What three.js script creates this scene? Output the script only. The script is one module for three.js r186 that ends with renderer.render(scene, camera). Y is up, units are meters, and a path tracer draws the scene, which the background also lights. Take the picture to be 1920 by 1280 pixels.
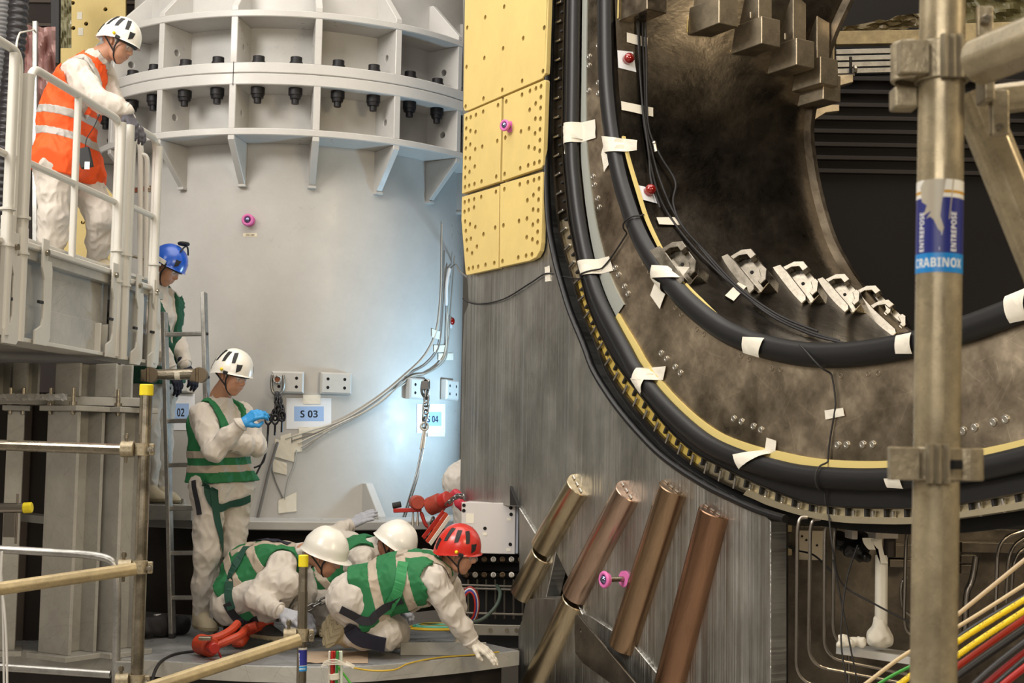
import * as THREE from 'three';
import { mergeGeometries, mergeVertices, toCreasedNormals } from 'three/addons/utils/BufferGeometryUtils.js';
import { RoundedBoxGeometry } from 'three/addons/geometries/RoundedBoxGeometry.js';
import { ImprovedNoise } from 'three/addons/math/ImprovedNoise.js';
import { RectAreaLightUniformsLib } from 'three/addons/lights/RectAreaLightUniformsLib.js';

// ---------- camera, light, exposure ----------
const scene = new THREE.Scene();
const F = 2667, PITCH = 4.47 * Math.PI / 180, ROLL = 0.98 * Math.PI / 180, EYE = 1.18;
const camera = new THREE.PerspectiveCamera(2 * Math.atan(640 / F) * 180 / Math.PI, 1.5, 0.1, 120);
camera.rotation.order = 'YXZ';
camera.position.set(0, EYE, 0); camera.rotation.set(PITCH, 0, ROLL);
camera.focus = 8.6; camera.userData.fStop = 14;
camera.updateMatrixWorld(true);
scene.background = new THREE.Color(0x0b0a0a);
const renderer = new THREE.WebGLRenderer({ antialias: true });
renderer.toneMapping = THREE.LinearToneMapping;
renderer.toneMappingExposure = 1.0;
renderer.shadowMap.enabled = true;
RectAreaLightUniformsLib.init();
const LIGHTS = [];   // [name, label, position, target, width, height, colour, luminance]
LIGHTS.push(['key', 'wide white floodlight panel hung high at the left of the hall', [-6.0, 6.2, -2.6], [-1.2, 1.8, -10.0], 4.2, 2.4, [1, 0.955, 0.89], 15]);
LIGHTS.push(['top', 'broad white fill panel added under the ceiling above the ring platform', [-0.4, 8.2, -6.0], [-0.4, 0, -6.2], 8, 7, [1, 0.94, 0.87], 2.6]);  // added fill, large and soft, to brighten the metal
LIGHTS.push(['warm', 'warm yellow floodlight panel at the right above the scaffold pole', [3.9, 3.6, -1.0], [1.8, 1.2, -7.0], 1.8, 1.3, [1, 0.80, 0.52], 19]);
LIGHTS.push(['front', 'white fill panel added behind the camera', [-1.6, 3.4, 3.2], [-0.6, 1.0, -9.0], 4.0, 2.4, [1, 0.93, 0.84], 4.5]);  // unseen fill panel, added to make the light more even
const SPOTS = [];    // blue-white work lamps: [position, target, power, cone degrees]
SPOTS.push([[0.38, 1.35, -10.35], [-1.0, 2.3, -10.7], 10, 96]);

// ---------- small tools ----------
const V = (x, y, z) => new THREE.Vector3(x, y, z);
const R2D = 180 / Math.PI, rad = d => d * Math.PI / 180;
let seed = 7; const rnd = () => { seed = (seed * 1664525 + 1013904223) >>> 0; return seed / 4294967296; };
const rr = (a, b) => a + (b - a) * rnd();
const lerp = (a, b, t) => a + (b - a) * t, clamp = (v, a = 0, b = 1) => Math.min(b, Math.max(a, v));
const sstep = (a, b, x) => { const t = clamp((x - a) / (b - a)); return t * t * (3 - 2 * t); };
const CM = camera.matrixWorld.elements, CR = V(CM[0], CM[1], CM[2]), CU = V(CM[4], CM[5], CM[6]), CF = V(-CM[8], -CM[9], -CM[10]), C0 = V(0, EYE, 0);
const ray = (px, py) => CF.clone().addScaledVector(CR, (px - 960) / F).addScaledVector(CU, (640 - py) / F);
const P = (px, py, d) => { const r = ray(px, py); return r.multiplyScalar(d / -r.z).add(C0); };       // a place at depth d
// the flat side of the steel sector: origin, along, outward
const WA = rad(59), WU = V(Math.cos(WA), 0, Math.sin(WA)), WN = V(-Math.sin(WA), 0, Math.cos(WA)), W0 = P(868, 640, 9.4).setY(0);
const wl = (px, py, off = 0) => { const r = ray(px, py); const k = (off - C0.clone().sub(W0).dot(WN)) / r.dot(WN); const p = r.multiplyScalar(k).add(C0).sub(W0); return new THREE.Vector2(p.dot(WU), p.y); };
const wp = (t, y, off = 0) => W0.clone().addScaledVector(WU, t).addScaledVector(WN, off).setY(y);
const wpx = (px, py, off = 0) => { const q = wl(px, py, off); return wp(q.x, q.y, off); };
// the grey column: axis and where a sight line meets radius R
const COL = V(-1.775, 0, -11.6), CB = 1.365, CRAD = 1.661;
const colHit = (px, py, R = CB) => { const r = ray(px, py), o = C0.clone().sub(COL); const a = r.x * r.x + r.z * r.z, b = o.x * r.x + o.z * r.z, c = o.x * o.x + o.z * o.z - R * R; const dd = b * b - a * c; const k = (-b - Math.sqrt(Math.max(0, dd))) / a; const p = r.multiplyScalar(k).add(C0); return { p, a: Math.atan2(p.x - COL.x, p.z - COL.z), y: p.y }; };
const colP = (a, y, R) => V(COL.x + R * Math.sin(a), y, COL.z + R * Math.cos(a));
// where a sight line meets a level
const flat = (px, py, y) => { const r = ray(px, py); return r.multiplyScalar((y - EYE) / r.y).add(C0); };

const used = {};
const numbered = n => { const k = used[n] = (used[n] ?? -1) + 1; return k ? n + '_' + String(k).padStart(3, '0') : n; };
function tag(o, label, category, group, kind) { o.userData.label = label; if (category) o.userData.category = category; if (group) o.userData.group = group; if (kind) o.userData.kind = kind; return o; }
function thing(name, label, category, pos, turn = 0, group, kind) {
  const o = new THREE.Group(); o.name = numbered(name); scene.add(o); if (pos) o.position.copy(pos); o.rotation.y = turn;
  return tag(o, label, category, group, kind);
}
function part(parent, name, geo, mat, label) {
  const m = new THREE.Mesh(Array.isArray(geo) ? merge(geo) : geo, mat); m.name = parent === scene ? numbered(name) : name; m.castShadow = m.receiveShadow = true;
  if (parent !== scene) { const kids = parent.children.filter(c => c.name.replace(/_\d{3}$/, '') === name).length; if (kids) m.name = name + '_' + String(kids).padStart(3, '0'); }
  if (label) m.userData.label = label; parent.add(m); return m;
}
function solo(name, geo, mat, label, category, group, kind) {       // a thing that is one mesh, its origin at its own base
  let g = Array.isArray(geo) ? merge(geo) : geo; g.computeBoundingBox(); const b = g.boundingBox; const c = V((b.min.x + b.max.x) / 2, b.min.y, (b.min.z + b.max.z) / 2);
  g.translate(-c.x, -c.y, -c.z); const m = part(scene, name, g, mat); m.position.copy(c); return tag(m, label, category, group, kind);
}
function merge(list) { const l = list.map(g => { const h = g.index ? g.toNonIndexed() : g; for (const k of Object.keys(h.attributes)) if (!['position', 'normal', 'uv'].includes(k)) h.deleteAttribute(k); if (!h.attributes.uv) h.setAttribute('uv', new THREE.BufferAttribute(new Float32Array(h.attributes.position.count * 2), 2)); if (!h.attributes.normal) h.computeVertexNormals(); return h; }); return l.length === 1 ? l[0] : mergeGeometries(l); }
function into(o, geos) { o.updateMatrixWorld(true); const m = o.matrixWorld.clone().invert(); for (const g of [].concat(geos)) g.applyMatrix4(m); return geos; }   // world geometry to the thing's own axes
function boxUV(g, s = 1) {      // uv in metres by facing
  g = g.index ? g.toNonIndexed() : g; const p = g.attributes.position, n = p.count, uv = new Float32Array(n * 2), a = V(), b = V(), c = V();
  for (let i = 0; i < n; i += 3) { a.fromBufferAttribute(p, i); b.fromBufferAttribute(p, i + 1).sub(a); c.fromBufferAttribute(p, i + 2).sub(a); b.cross(c); const x = Math.abs(b.x), y = Math.abs(b.y), z = Math.abs(b.z);
    for (let k = i; k < i + 3; k++) { const X = p.getX(k) * s, Y = p.getY(k) * s, Z = p.getZ(k) * s; const q = y >= x && y >= z ? [X, Z] : x >= z ? [Z, Y] : [X, Y]; uv[2 * k] = q[0]; uv[2 * k + 1] = q[1]; } }
  g.setAttribute('uv', new THREE.BufferAttribute(uv, 2)); return g;
}
const box = (w, h, d, x = 0, y = 0, z = 0, r = 0) => { const m = Math.min(w, h, d); const g = r === 0 && m > 0.004 ? new RoundedBoxGeometry(w, h, d, 1, Math.min(0.004, m * 0.2)) : r > 0 ? new RoundedBoxGeometry(w, h, d, 3, Math.min(r, m * 0.49)) : new THREE.BoxGeometry(w, h, d); return boxUV(g.translate(x, y, z)); };
const cyl = (r, h, x = 0, y = 0, z = 0, seg = 24, r2 = r) => new THREE.CylinderGeometry(r2, r, h, seg).translate(x, y, z);
const UP = V(0, 1, 0);
function along(g, a, b) { const d = b.clone().sub(a); const q = new THREE.Quaternion().setFromUnitVectors(UP, d.clone().normalize()); return g.applyQuaternion(q).translate((a.x + b.x) / 2, (a.y + b.y) / 2, (a.z + b.z) / 2); }
function rod(a, b, r, seg = 18, bev = 0.12) { const L = a.distanceTo(b), e = r * bev; return along(toCreasedNormals(new THREE.LatheGeometry([[0.0001, -L / 2], [r - e, -L / 2], [r, -L / 2 + e], [r, L / 2 - e], [r - e, L / 2], [0.0001, L / 2]].map(p => new THREE.Vector2(...p)), seg), 0.7), a, b); }
function pipe(a, b, r, w = 0.004, seg = 24) { const L = a.distanceTo(b); return along(toCreasedNormals(new THREE.LatheGeometry([[r - w, L / 2], [r - w, -L / 2], [r, -L / 2], [r, L / 2], [r - w, L / 2]].map(p => new THREE.Vector2(...p)), seg), 0.7), a, b); }
function bar(a, b, w, d, r = 0, side) {           // square bar; side: the direction that w follows
  const y = b.clone().sub(a), L = y.length(); y.normalize(); const s = (side || (Math.abs(y.y) > 0.9 ? V(1, 0, 0) : UP)).clone(); const x = s.sub(y.clone().multiplyScalar(s.dot(y))).normalize(), z = x.clone().cross(y);
  const g = box(w, L, d, 0, 0, 0, r); return g.applyMatrix4(new THREE.Matrix4().makeBasis(x, y, z).setPosition((a.x + b.x) / 2, (a.y + b.y) / 2, (a.z + b.z) / 2));
}
function wire(pts, r, n = 6, seg, closed = false, tens = 0.5) { const c = new THREE.CatmullRomCurve3(pts, closed, 'centripetal', tens); const g = new THREE.TubeGeometry(c, seg || Math.max(8, pts.length * 8), r, n, closed); if (closed) return g; return merge([g, ball(r, pts[0], n), ball(r, pts[pts.length - 1], n)]); }
const ball = (r, p, n = 10) => new THREE.SphereGeometry(r, n, Math.max(4, n >> 1)).translate(p.x, p.y, p.z);
function bent(pts, r, cr, seg = 14) {             // tube with straight runs and round corners
  const path = new THREE.CurvePath(); let prev = pts[0].clone();
  for (let i = 1; i < pts.length; i++) { if (i === pts.length - 1) { path.add(new THREE.LineCurve3(prev, pts[i])); break; }
    const a = pts[i].clone().add(pts[i - 1].clone().sub(pts[i]).setLength(Math.min(cr, pts[i].distanceTo(pts[i - 1]) * 0.49))), b = pts[i].clone().add(pts[i + 1].clone().sub(pts[i]).setLength(Math.min(cr, pts[i].distanceTo(pts[i + 1]) * 0.49)));
    path.add(new THREE.LineCurve3(prev, a)); path.add(new THREE.QuadraticBezierCurve3(a, pts[i], b)); prev = b; }
  const out = []; path.curves.forEach((c, i) => { const n = c.isLineCurve3 ? 1 : 7; for (let k = 0; k < n; k++) out.push(c.getPoint(k / n)); }); out.push(pts[pts.length - 1].clone());
  return sweepRound(out, r, seg);
}
function sweepRound(pts, r, seg) { const prof = []; for (let i = 0; i <= seg; i++) { const a = i / seg * Math.PI * 2; prof.push([Math.cos(a) * r, Math.sin(a) * r]); } return sweep(pts, prof, true); }
function sweep(pts, prof, caps, up0) {           // moves a closed profile along a polyline
  const n = pts.length, m = prof.length, pos = [], uv = [], idx = []; let up = up0 ? up0.clone() : null, len = 0;
  for (let i = 0; i < n; i++) {
    const t = (i ? pts[i].clone().sub(pts[i - 1]).normalize() : V()).add(i < n - 1 ? pts[i + 1].clone().sub(pts[i]).normalize() : V()).normalize();
    if (!up) up = Math.abs(t.y) < 0.9 ? V(0, 1, 0) : V(1, 0, 0);
    const x = up.clone().sub(t.clone().multiplyScalar(up.dot(t))).normalize(), z = t.clone().cross(x); if (!up0) up = x.clone();
    if (i) len += pts[i].distanceTo(pts[i - 1]); let pl = 0;
    for (let k = 0; k < m; k++) { const q = pts[i].clone().addScaledVector(x, prof[k][0]).addScaledVector(z, prof[k][1]); pos.push(q.x, q.y, q.z); if (k) pl += Math.hypot(prof[k][0] - prof[k - 1][0], prof[k][1] - prof[k - 1][1]); uv.push(pl, len); }
  }
  for (let i = 0; i < n - 1; i++) for (let k = 0; k < m - 1; k++) { const a = i * m + k, b = a + m; idx.push(a, b, a + 1, a + 1, b, b + 1); }
  if (caps) for (const i of [0, n - 1]) { const c = pos.length / 3; pos.push(pts[i].x, pts[i].y, pts[i].z); uv.push(0, 0); for (let k = 0; k < m - 1; k++) i ? idx.push(c, i * m + k + 1, i * m + k) : idx.push(c, k, k + 1); }
  const g = new THREE.BufferGeometry(); g.setAttribute('position', new THREE.Float32BufferAttribute(pos, 3)); g.setAttribute('uv', new THREE.Float32BufferAttribute(uv, 2)); g.setIndex(idx);
  return toCreasedNormals(g, 0.6);
}
function extr(pts, depth, holes = [], bevel = 0.002) {      // polygon [x,y] pushed along z from 0 to depth
  const s = pts instanceof THREE.Shape ? pts : new THREE.Shape(pts.map(p => p.isVector2 ? p : new THREE.Vector2(p[0], p[1]))); for (const h of holes) s.holes.push(h instanceof THREE.Path ? h : new THREE.Path(h.map(p => p.isVector2 ? p : new THREE.Vector2(p[0], p[1]))));
  const g = new THREE.ExtrudeGeometry(s, { depth: depth - 2 * bevel, bevelEnabled: bevel > 0, bevelThickness: bevel, bevelSize: bevel, bevelOffset: -bevel, bevelSegments: 1, curveSegments: 10 }); return g.translate(0, 0, bevel);
}
const hole = (x, y, r, n = 12, rx = r) => { const p = []; for (let i = 0; i < n; i++) p.push(new THREE.Vector2(x + rx * Math.cos(-i / n * 2 * Math.PI), y + r * Math.sin(-i / n * 2 * Math.PI))); return new THREE.Path(p); };
function smooth2(list, n) { return new THREE.SplineCurve(list).getSpacedPoints(n); }
const frameM = (x, y, z, o) => new THREE.Matrix4().makeBasis(x, y, z).setPosition(o.x, o.y, o.z);
const WTURN = -WA;                                // a thing turned by WTURN has x along the steel side and z out of it
// ---------- materials ----------
const PN = new ImprovedNoise();
function grid(n, r) { const a = new Float32Array(n * n); for (let i = 0; i < n * n; i++) a[i] = r(); return a; }
function vnoise(w, h, fx, fy, r = rnd) {          // tiling value noise, fx by fy cells
  const g = new Float32Array(fx * fy); for (let i = 0; i < g.length; i++) g[i] = r(); const o = new Float32Array(w * h);
  for (let y = 0; y < h; y++) { const v = y / h * fy, y0 = Math.floor(v), ty = v - y0, sy = ty * ty * (3 - 2 * ty), r0 = (y0 % fy) * fx, r1 = ((y0 + 1) % fy) * fx;
    for (let x = 0; x < w; x++) { const u = x / w * fx, x0 = Math.floor(u), tx = u - x0, sx = tx * tx * (3 - 2 * tx), a = x0 % fx, b = (x0 + 1) % fx; o[y * w + x] = lerp(lerp(g[r0 + a], g[r0 + b], sx), lerp(g[r1 + a], g[r1 + b], sx), sy); } }
  return o;
}
function layers(w, h, list) { const o = new Float32Array(w * h); for (const [fx, fy, amp] of list) { const v = vnoise(w, h, fx, fy); for (let i = 0; i < o.length; i++) o[i] += (v[i] - 0.5) * amp; } return o; }
function tex(w, h, f, srgb, rep = [1, 1]) { const d = new Uint8Array(w * h * 4); for (let i = 0; i < w * h; i++) { const c = f(i); for (let k = 0; k < 3; k++) d[4 * i + k] = clamp(Array.isArray(c) ? c[k] : c) * 255; d[4 * i + 3] = 255; } const t = new THREE.DataTexture(d, w, h); t.wrapS = t.wrapT = THREE.RepeatWrapping; t.magFilter = THREE.LinearFilter; t.minFilter = THREE.LinearMipmapLinearFilter; t.generateMipmaps = true; if (srgb) t.colorSpace = THREE.SRGBColorSpace; t.repeat.set(...rep); t.needsUpdate = true; return t; }
function canvasTex(w, h, draw) { const c = document.createElement('canvas'); c.width = w; c.height = h; const x = c.getContext('2d'); draw(x, w, h); const t = new THREE.CanvasTexture(c); t.colorSpace = THREE.SRGBColorSpace; t.magFilter = THREE.LinearFilter; return t; }
const N = 512;
const nStreak = layers(N, N, [[6, 1, 0.5], [18, 1, 0.45], [40, 2, 0.3], [110, 3, 0.15], [240, 5, 0.08]]);
const nStreakFine = layers(N, N, [[60, 2, 0.4], [160, 4, 0.5], [250, 8, 0.4]]);
const nBlot = layers(N, N, [[3, 3, 0.5], [7, 7, 0.45], [16, 16, 0.3], [40, 40, 0.2], [110, 110, 0.12]]);
const nFine = layers(N, N, [[60, 60, 0.3], [128, 128, 0.4], [250, 250, 0.4]]);
const nScr = (() => { const o = new Float32Array(N * N); for (let k = 0; k < 260; k++) { let x = rnd() * N, y = rnd() * N, a = rr(-0.9, 0.9) + (rnd() < 0.5 ? 1.4 : 0); const L = rr(10, 90), v = rr(0.2, 1); for (let s = 0; s < L; s++) { o[(Math.floor(y) & 511) * N + (Math.floor(x) & 511)] = v; x += Math.cos(a); y += Math.sin(a); a += rr(-0.03, 0.03); } } return o; })();
const T = {
  streak: tex(N, N, i => 0.5 + nStreak[i] * 0.8), fine: tex(N, N, i => 0.5 + nFine[i] * 0.7), blot: tex(N, N, i => 0.5 + nBlot[i] * 0.7),
  wallRough: tex(N, N, i => 0.66 + nStreakFine[i] * 0.22 + nBlot[i] * 0.3), blotRough: tex(N, N, i => 0.62 + nBlot[i] * 0.6 + nScr[i] * 0.08),
  wallCol: tex(N, N, i => { const v = 0.80 + nStreak[i] * 0.10 + nBlot[i] * 0.16; return [v, v, v * 0.99]; }, true),
  blotCol: tex(N, N, i => { const v = 0.74 + nBlot[i] * 0.42 + nScr[i] * 0.1; return [v, v * 0.975, v * 0.93]; }, true),
  paint: tex(N, N, i => { const v = 0.955 + nBlot[i] * 0.06 + nFine[i] * 0.02; return [v, v * 0.995, v * 0.985]; }, true),
  grime: tex(N, N, i => { const v = 0.92 + nBlot[i] * 0.2 - nScr[i] * 0.12; return [v, v * 0.99, v * 0.97]; }, true),
  galv: tex(N, N, i => { const v = 0.86 + nBlot[i] * 0.24 + nFine[i] * 0.08 - nScr[i] * 0.14; return [v, v * 0.985, v * 0.95]; }, true),
  floorc: tex(N, N, i => { const v = 0.84 + nBlot[i] * 0.38 + nFine[i] * 0.06 - nScr[i] * 0.2; return [v, v, v * 0.99]; }, true),
  cloth: tex(N, N, i => 0.5 + (Math.sin((i % N) * Math.PI / 2) * Math.sin(Math.floor(i / N) * Math.PI / 2)) * 0.2 + nFine[i] * 0.6),
};
const rep = (t, x, y = x) => { const c = t.clone(); c.repeat.set(x, y); c.needsUpdate = true; return c; };
const S = (c, rough = 0.6, metal = 0, o = {}) => new THREE.MeshStandardMaterial({ color: c, roughness: rough, metalness: metal, ...o });
const Ph = (c, rough, metal, o = {}) => new THREE.MeshPhysicalMaterial({ color: c, roughness: rough, metalness: metal, ...o });
const M = {
  grey: S(0xc2c1bf, 0.66, 0, { map: rep(T.paint, 0.6), roughnessMap: rep(T.blotRough, 0.7) }),
  greyGloss: Ph(0xbdbcb8, 0.5, 0, { map: rep(T.paint, 0.9), clearcoat: 0.35, clearcoatRoughness: 0.25 }),
  lift: Ph(0xcfcdc6, 0.42, 0, { map: rep(T.paint, 0.8), clearcoat: 0.3, clearcoatRoughness: 0.3 }),
  liftPanel: S(0xb4b4b2, 0.5, 0, { map: rep(T.grime, 0.7) }),
  frame: Ph(0xb0afaa, 0.45, 0, { map: rep(T.grime, 0.8), clearcoat: 0.5, clearcoatRoughness: 0.18, bumpMap: rep(T.fine, 2), bumpScale: 0.0004 }),
  black: S(0x1d1b1c, 0.62, 0), nut: S(0x17161a, 0.55, 0.2), hole: S(0x0b0a0a, 0.9), rubber: S(0x121214, 0.42, 0, { bumpMap: rep(T.fine, 4), bumpScale: 0.0003 }),
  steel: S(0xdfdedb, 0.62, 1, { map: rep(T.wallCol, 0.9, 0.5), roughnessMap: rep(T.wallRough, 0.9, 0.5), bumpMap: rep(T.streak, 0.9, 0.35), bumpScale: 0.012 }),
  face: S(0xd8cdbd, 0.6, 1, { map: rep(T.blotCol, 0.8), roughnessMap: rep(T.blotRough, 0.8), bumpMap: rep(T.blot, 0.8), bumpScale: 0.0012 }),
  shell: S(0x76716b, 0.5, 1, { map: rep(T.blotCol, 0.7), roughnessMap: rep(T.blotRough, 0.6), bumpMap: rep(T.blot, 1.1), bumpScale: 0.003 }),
  polish: S(0xe6dcc0, 0.36, 1, { bumpMap: rep(T.blot, 5), bumpScale: 0.0015 }), pin: S(0xcac6be, 0.3, 1), comb: S(0x6c665e, 0.4, 1, { map: rep(T.blotCol, 2) }),
  cleat: S(0xa5a098, 0.36, 1, { roughnessMap: rep(T.blotRough, 3), map: rep(T.galv, 2.4) }), darkCleat: S(0xd6cab6, 0.5, 1, { map: rep(T.galv, 2) }),
  board: S(0xe8cf86, 0.55, 0, { map: rep(T.paint, 0.7, 0.4) }), holeShade: S(0x20201f, 0.9),
  bronze: S(0xc9bca4, 0.27, 1, { map: rep(T.galv, 1.2) }), pink: S(0xcab0a2, 0.27, 1, { map: rep(T.galv, 1.2) }), copper: S(0xb29880, 0.27, 1, { map: rep(T.galv, 1.2) }), copper2: S(0xaa8670, 0.27, 1, { map: rep(T.galv, 1.2) }),
  galv: S(0xb7b0a2, 0.42, 0.9, { map: rep(T.galv, 3), roughnessMap: rep(T.blotRough, 4) }), poleBig: S(0xbdb094, 0.48, 0.35, { map: rep(T.galv, 5), roughnessMap: rep(T.blotRough, 7) }), alu: S(0xc3c4c6, 0.38, 0.85, { map: rep(T.galv, 2.5) }), clamp: S(0xc0b59e, 0.42, 0.6, { map: rep(T.galv, 9), bumpMap: rep(T.blot, 14), bumpScale: 0.0012 }), tube: S(0x9b948b, 0.3, 1), chain: S(0x9a9a98, 0.3, 1),
  cream: S(0xbfae88, 0.5, 0.2, { map: rep(T.galv, 3) }),
  tape: S(0xe2dccd, 0.75, 0, { bumpMap: rep(T.fine, 6), bumpScale: 0.0006 }), tapeY: S(0xd9c47c, 0.7), paper: S(0xdfe2e6, 0.8), film: Ph(0xa9aca4, 0.25, 0.2),
  red: S(0xa8251c, 0.45, 0), orange: S(0xc9482a, 0.5, 0, { map: rep(T.grime, 3) }), ruby: Ph(0x8c1410, 0.15, 0.2, { clearcoat: 1, clearcoatRoughness: 0.08 }), magenta: S(0xd76fae, 0.45), yellowCap: S(0xe6d21e, 0.5),
  floor: S(0xa3a5a8, 0.5, 0.1, { map: rep(T.floorc, 0.6), roughnessMap: rep(T.blotRough, 0.6) }), floorEdge: S(0xb9b9b6, 0.55, 0, { map: rep(T.grime, 0.6) }),
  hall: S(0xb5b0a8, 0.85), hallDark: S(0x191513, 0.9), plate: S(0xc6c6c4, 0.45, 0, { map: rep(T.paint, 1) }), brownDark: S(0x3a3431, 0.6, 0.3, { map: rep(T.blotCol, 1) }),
  panel: S(0x857f78, 0.5, 0.8, { map: rep(T.blotCol, 0.8), roughnessMap: rep(T.blotRough, 0.7) }), boxGrey: S(0xc9c4c2, 0.5),
  plastic: Ph(0xd9b3ae, 0.25, 0, { transmission: 0.55, thickness: 0, side: THREE.DoubleSide }), clear: Ph(0xffffff, 0.05, 0, { transmission: 1, thickness: 0, ior: 1.45 }),
};
// ---------- the hall ----------
{
  const s = (n, g, m) => tag(part(scene, n, g, m), undefined, undefined, undefined, 'structure');
  s('floor', box(20, 0.4, 25, 1, -3.2, -6.5), M.hall); s('ceiling', box(20, 0.4, 25, 1, 9.2, -6.5), M.hall);
  s('wall_left', box(0.4, 12, 25, -8.8, 3, -6.5), M.hall); s('wall_right', box(0.4, 12, 25, 10, 3, -6.5), M.hall);
  s('wall_back', box(20, 12, 0.4, 1, 3, -18), M.hall); s('wall_front', box(20, 12, 0.4, 1, 3, 5), M.hall);
  // ribbed sheet wall behind the vessel opening; its dark sheets are added to darken it
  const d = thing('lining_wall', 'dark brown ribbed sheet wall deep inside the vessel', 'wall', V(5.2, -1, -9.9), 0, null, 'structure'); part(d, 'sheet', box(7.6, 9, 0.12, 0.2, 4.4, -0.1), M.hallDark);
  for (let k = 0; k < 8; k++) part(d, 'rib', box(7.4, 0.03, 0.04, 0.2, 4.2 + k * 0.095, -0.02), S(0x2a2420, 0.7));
  const e = thing('lining_wall', 'added dark sheet wall at the right, keeping the inside of the vessel dark', 'wall', V(6.4, -1, -6.6), 0, null, 'structure'); part(e, 'sheet', box(0.12, 9, 6.4, 0, 4.4, 0), M.hallDark);  // unseen dark sheet, added to keep the vessel dark inside
}
for (const [k, label, pos, tgt, w, h, c, lum] of LIGHTS) {
  const o = thing('floodlight', label, 'light', V(...pos)); o.lookAt(V(...tgt));
  part(o, 'housing', box(w + 0.1, h + 0.1, 0.12, 0, 0, -0.08), M.liftPanel);
  part(o, 'diffuser', new THREE.PlaneGeometry(w, h).translate(0, 0, 0.0), S(0xffffff, 0.6, 0, { emissive: new THREE.Color(...c), emissiveIntensity: Math.min(lum * 0.25, 6) }));
  const l = new THREE.RectAreaLight(new THREE.Color(...c), lum, w, h); l.position.copy(V(...pos)); scene.add(l); l.lookAt(V(...tgt)); l.translateZ(-0.012); l.name = 'floodlight_glow';
}
for (const [pos, tgt, pow, cone] of SPOTS) {
  const p = V(...pos), t = V(...tgt), o = thing('work_lamp', 'small blue-white work lamp behind the edge of the steel side, aimed at the grey column', 'lamp', p); o.lookAt(t);
  part(o, 'lamp_head', cyl(0.05, 0.05, 0, 0, 0, 20, 0.06).rotateX(Math.PI / 2).translate(0, 0, -0.032), M.black);
  part(o, 'lens', new THREE.CircleGeometry(0.055, 20).translate(0, 0, -0.004), S(0xffffff, 0.5, 0, { emissive: new THREE.Color(0.62, 0.84, 1), emissiveIntensity: 8 }));
  part(o, 'stand', rod(V(0, -0.03, -0.04), V(0, -0.5, -0.1), 0.012), M.black);
  const l = new THREE.SpotLight(new THREE.Color(0.50, 0.78, 1), pow, 0, rad(cone), 0.9, 2); l.position.copy(p).add(t.clone().sub(p).setLength(0.012)); l.target.position.copy(t); l.castShadow = true; l.shadow.radius = 7; l.name = 'work_lamp_glow'; scene.add(l, l.target);
}
// ring platform the crew kneels on
{
  const edge = smooth2([[-130, 1196], [60, 1218], [211, 1232], [340, 1240], [480, 1247], [600, 1249], [700, 1246], [861, 1232], [971, 1218]].map(([x, y]) => { const q = flat(x, y, 0); return new THREE.Vector2(q.x, q.z); }), 60);
  const poly = [...edge, new THREE.Vector2(-0.16, -9.0), new THREE.Vector2(-0.62, -9.9), new THREE.Vector2(-1.0, -12.6), new THREE.Vector2(-4.4, -12.6), new THREE.Vector2(-4.4, -8.6)];
  const o = thing('ring_platform', 'round grey steel platform around the foot of the grey column, scuffed on top', 'platform', V(-1.2, 0, -9));
  const slab = (ps, y, h, grow) => { const c = new THREE.Vector2(-1.2, -9); return boxUV(extr(ps.map(p => { const d = p.clone().sub(c), k = 1 + grow / d.length(); return [d.x * k, -d.y * k]; }), h, [], 0.004).rotateX(-Math.PI / 2).translate(0, y - h, 0)); };
  part(o, 'deck', slab(poly, 0, 0.09, 0), M.floor);
  const rim = sweep(edge.map(p => V(p.x + 1.2, -0.046, p.y + 9)), [[-0.042, -0.02], [-0.042, 0.012], [0.042, 0.012], [0.042, -0.02], [-0.042, -0.02]], true); part(o, 'rim', rim, M.floorEdge);
  part(o, 'skirt', slab(poly, -0.091, 2.7, -0.10), M.brownDark);
}
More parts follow.
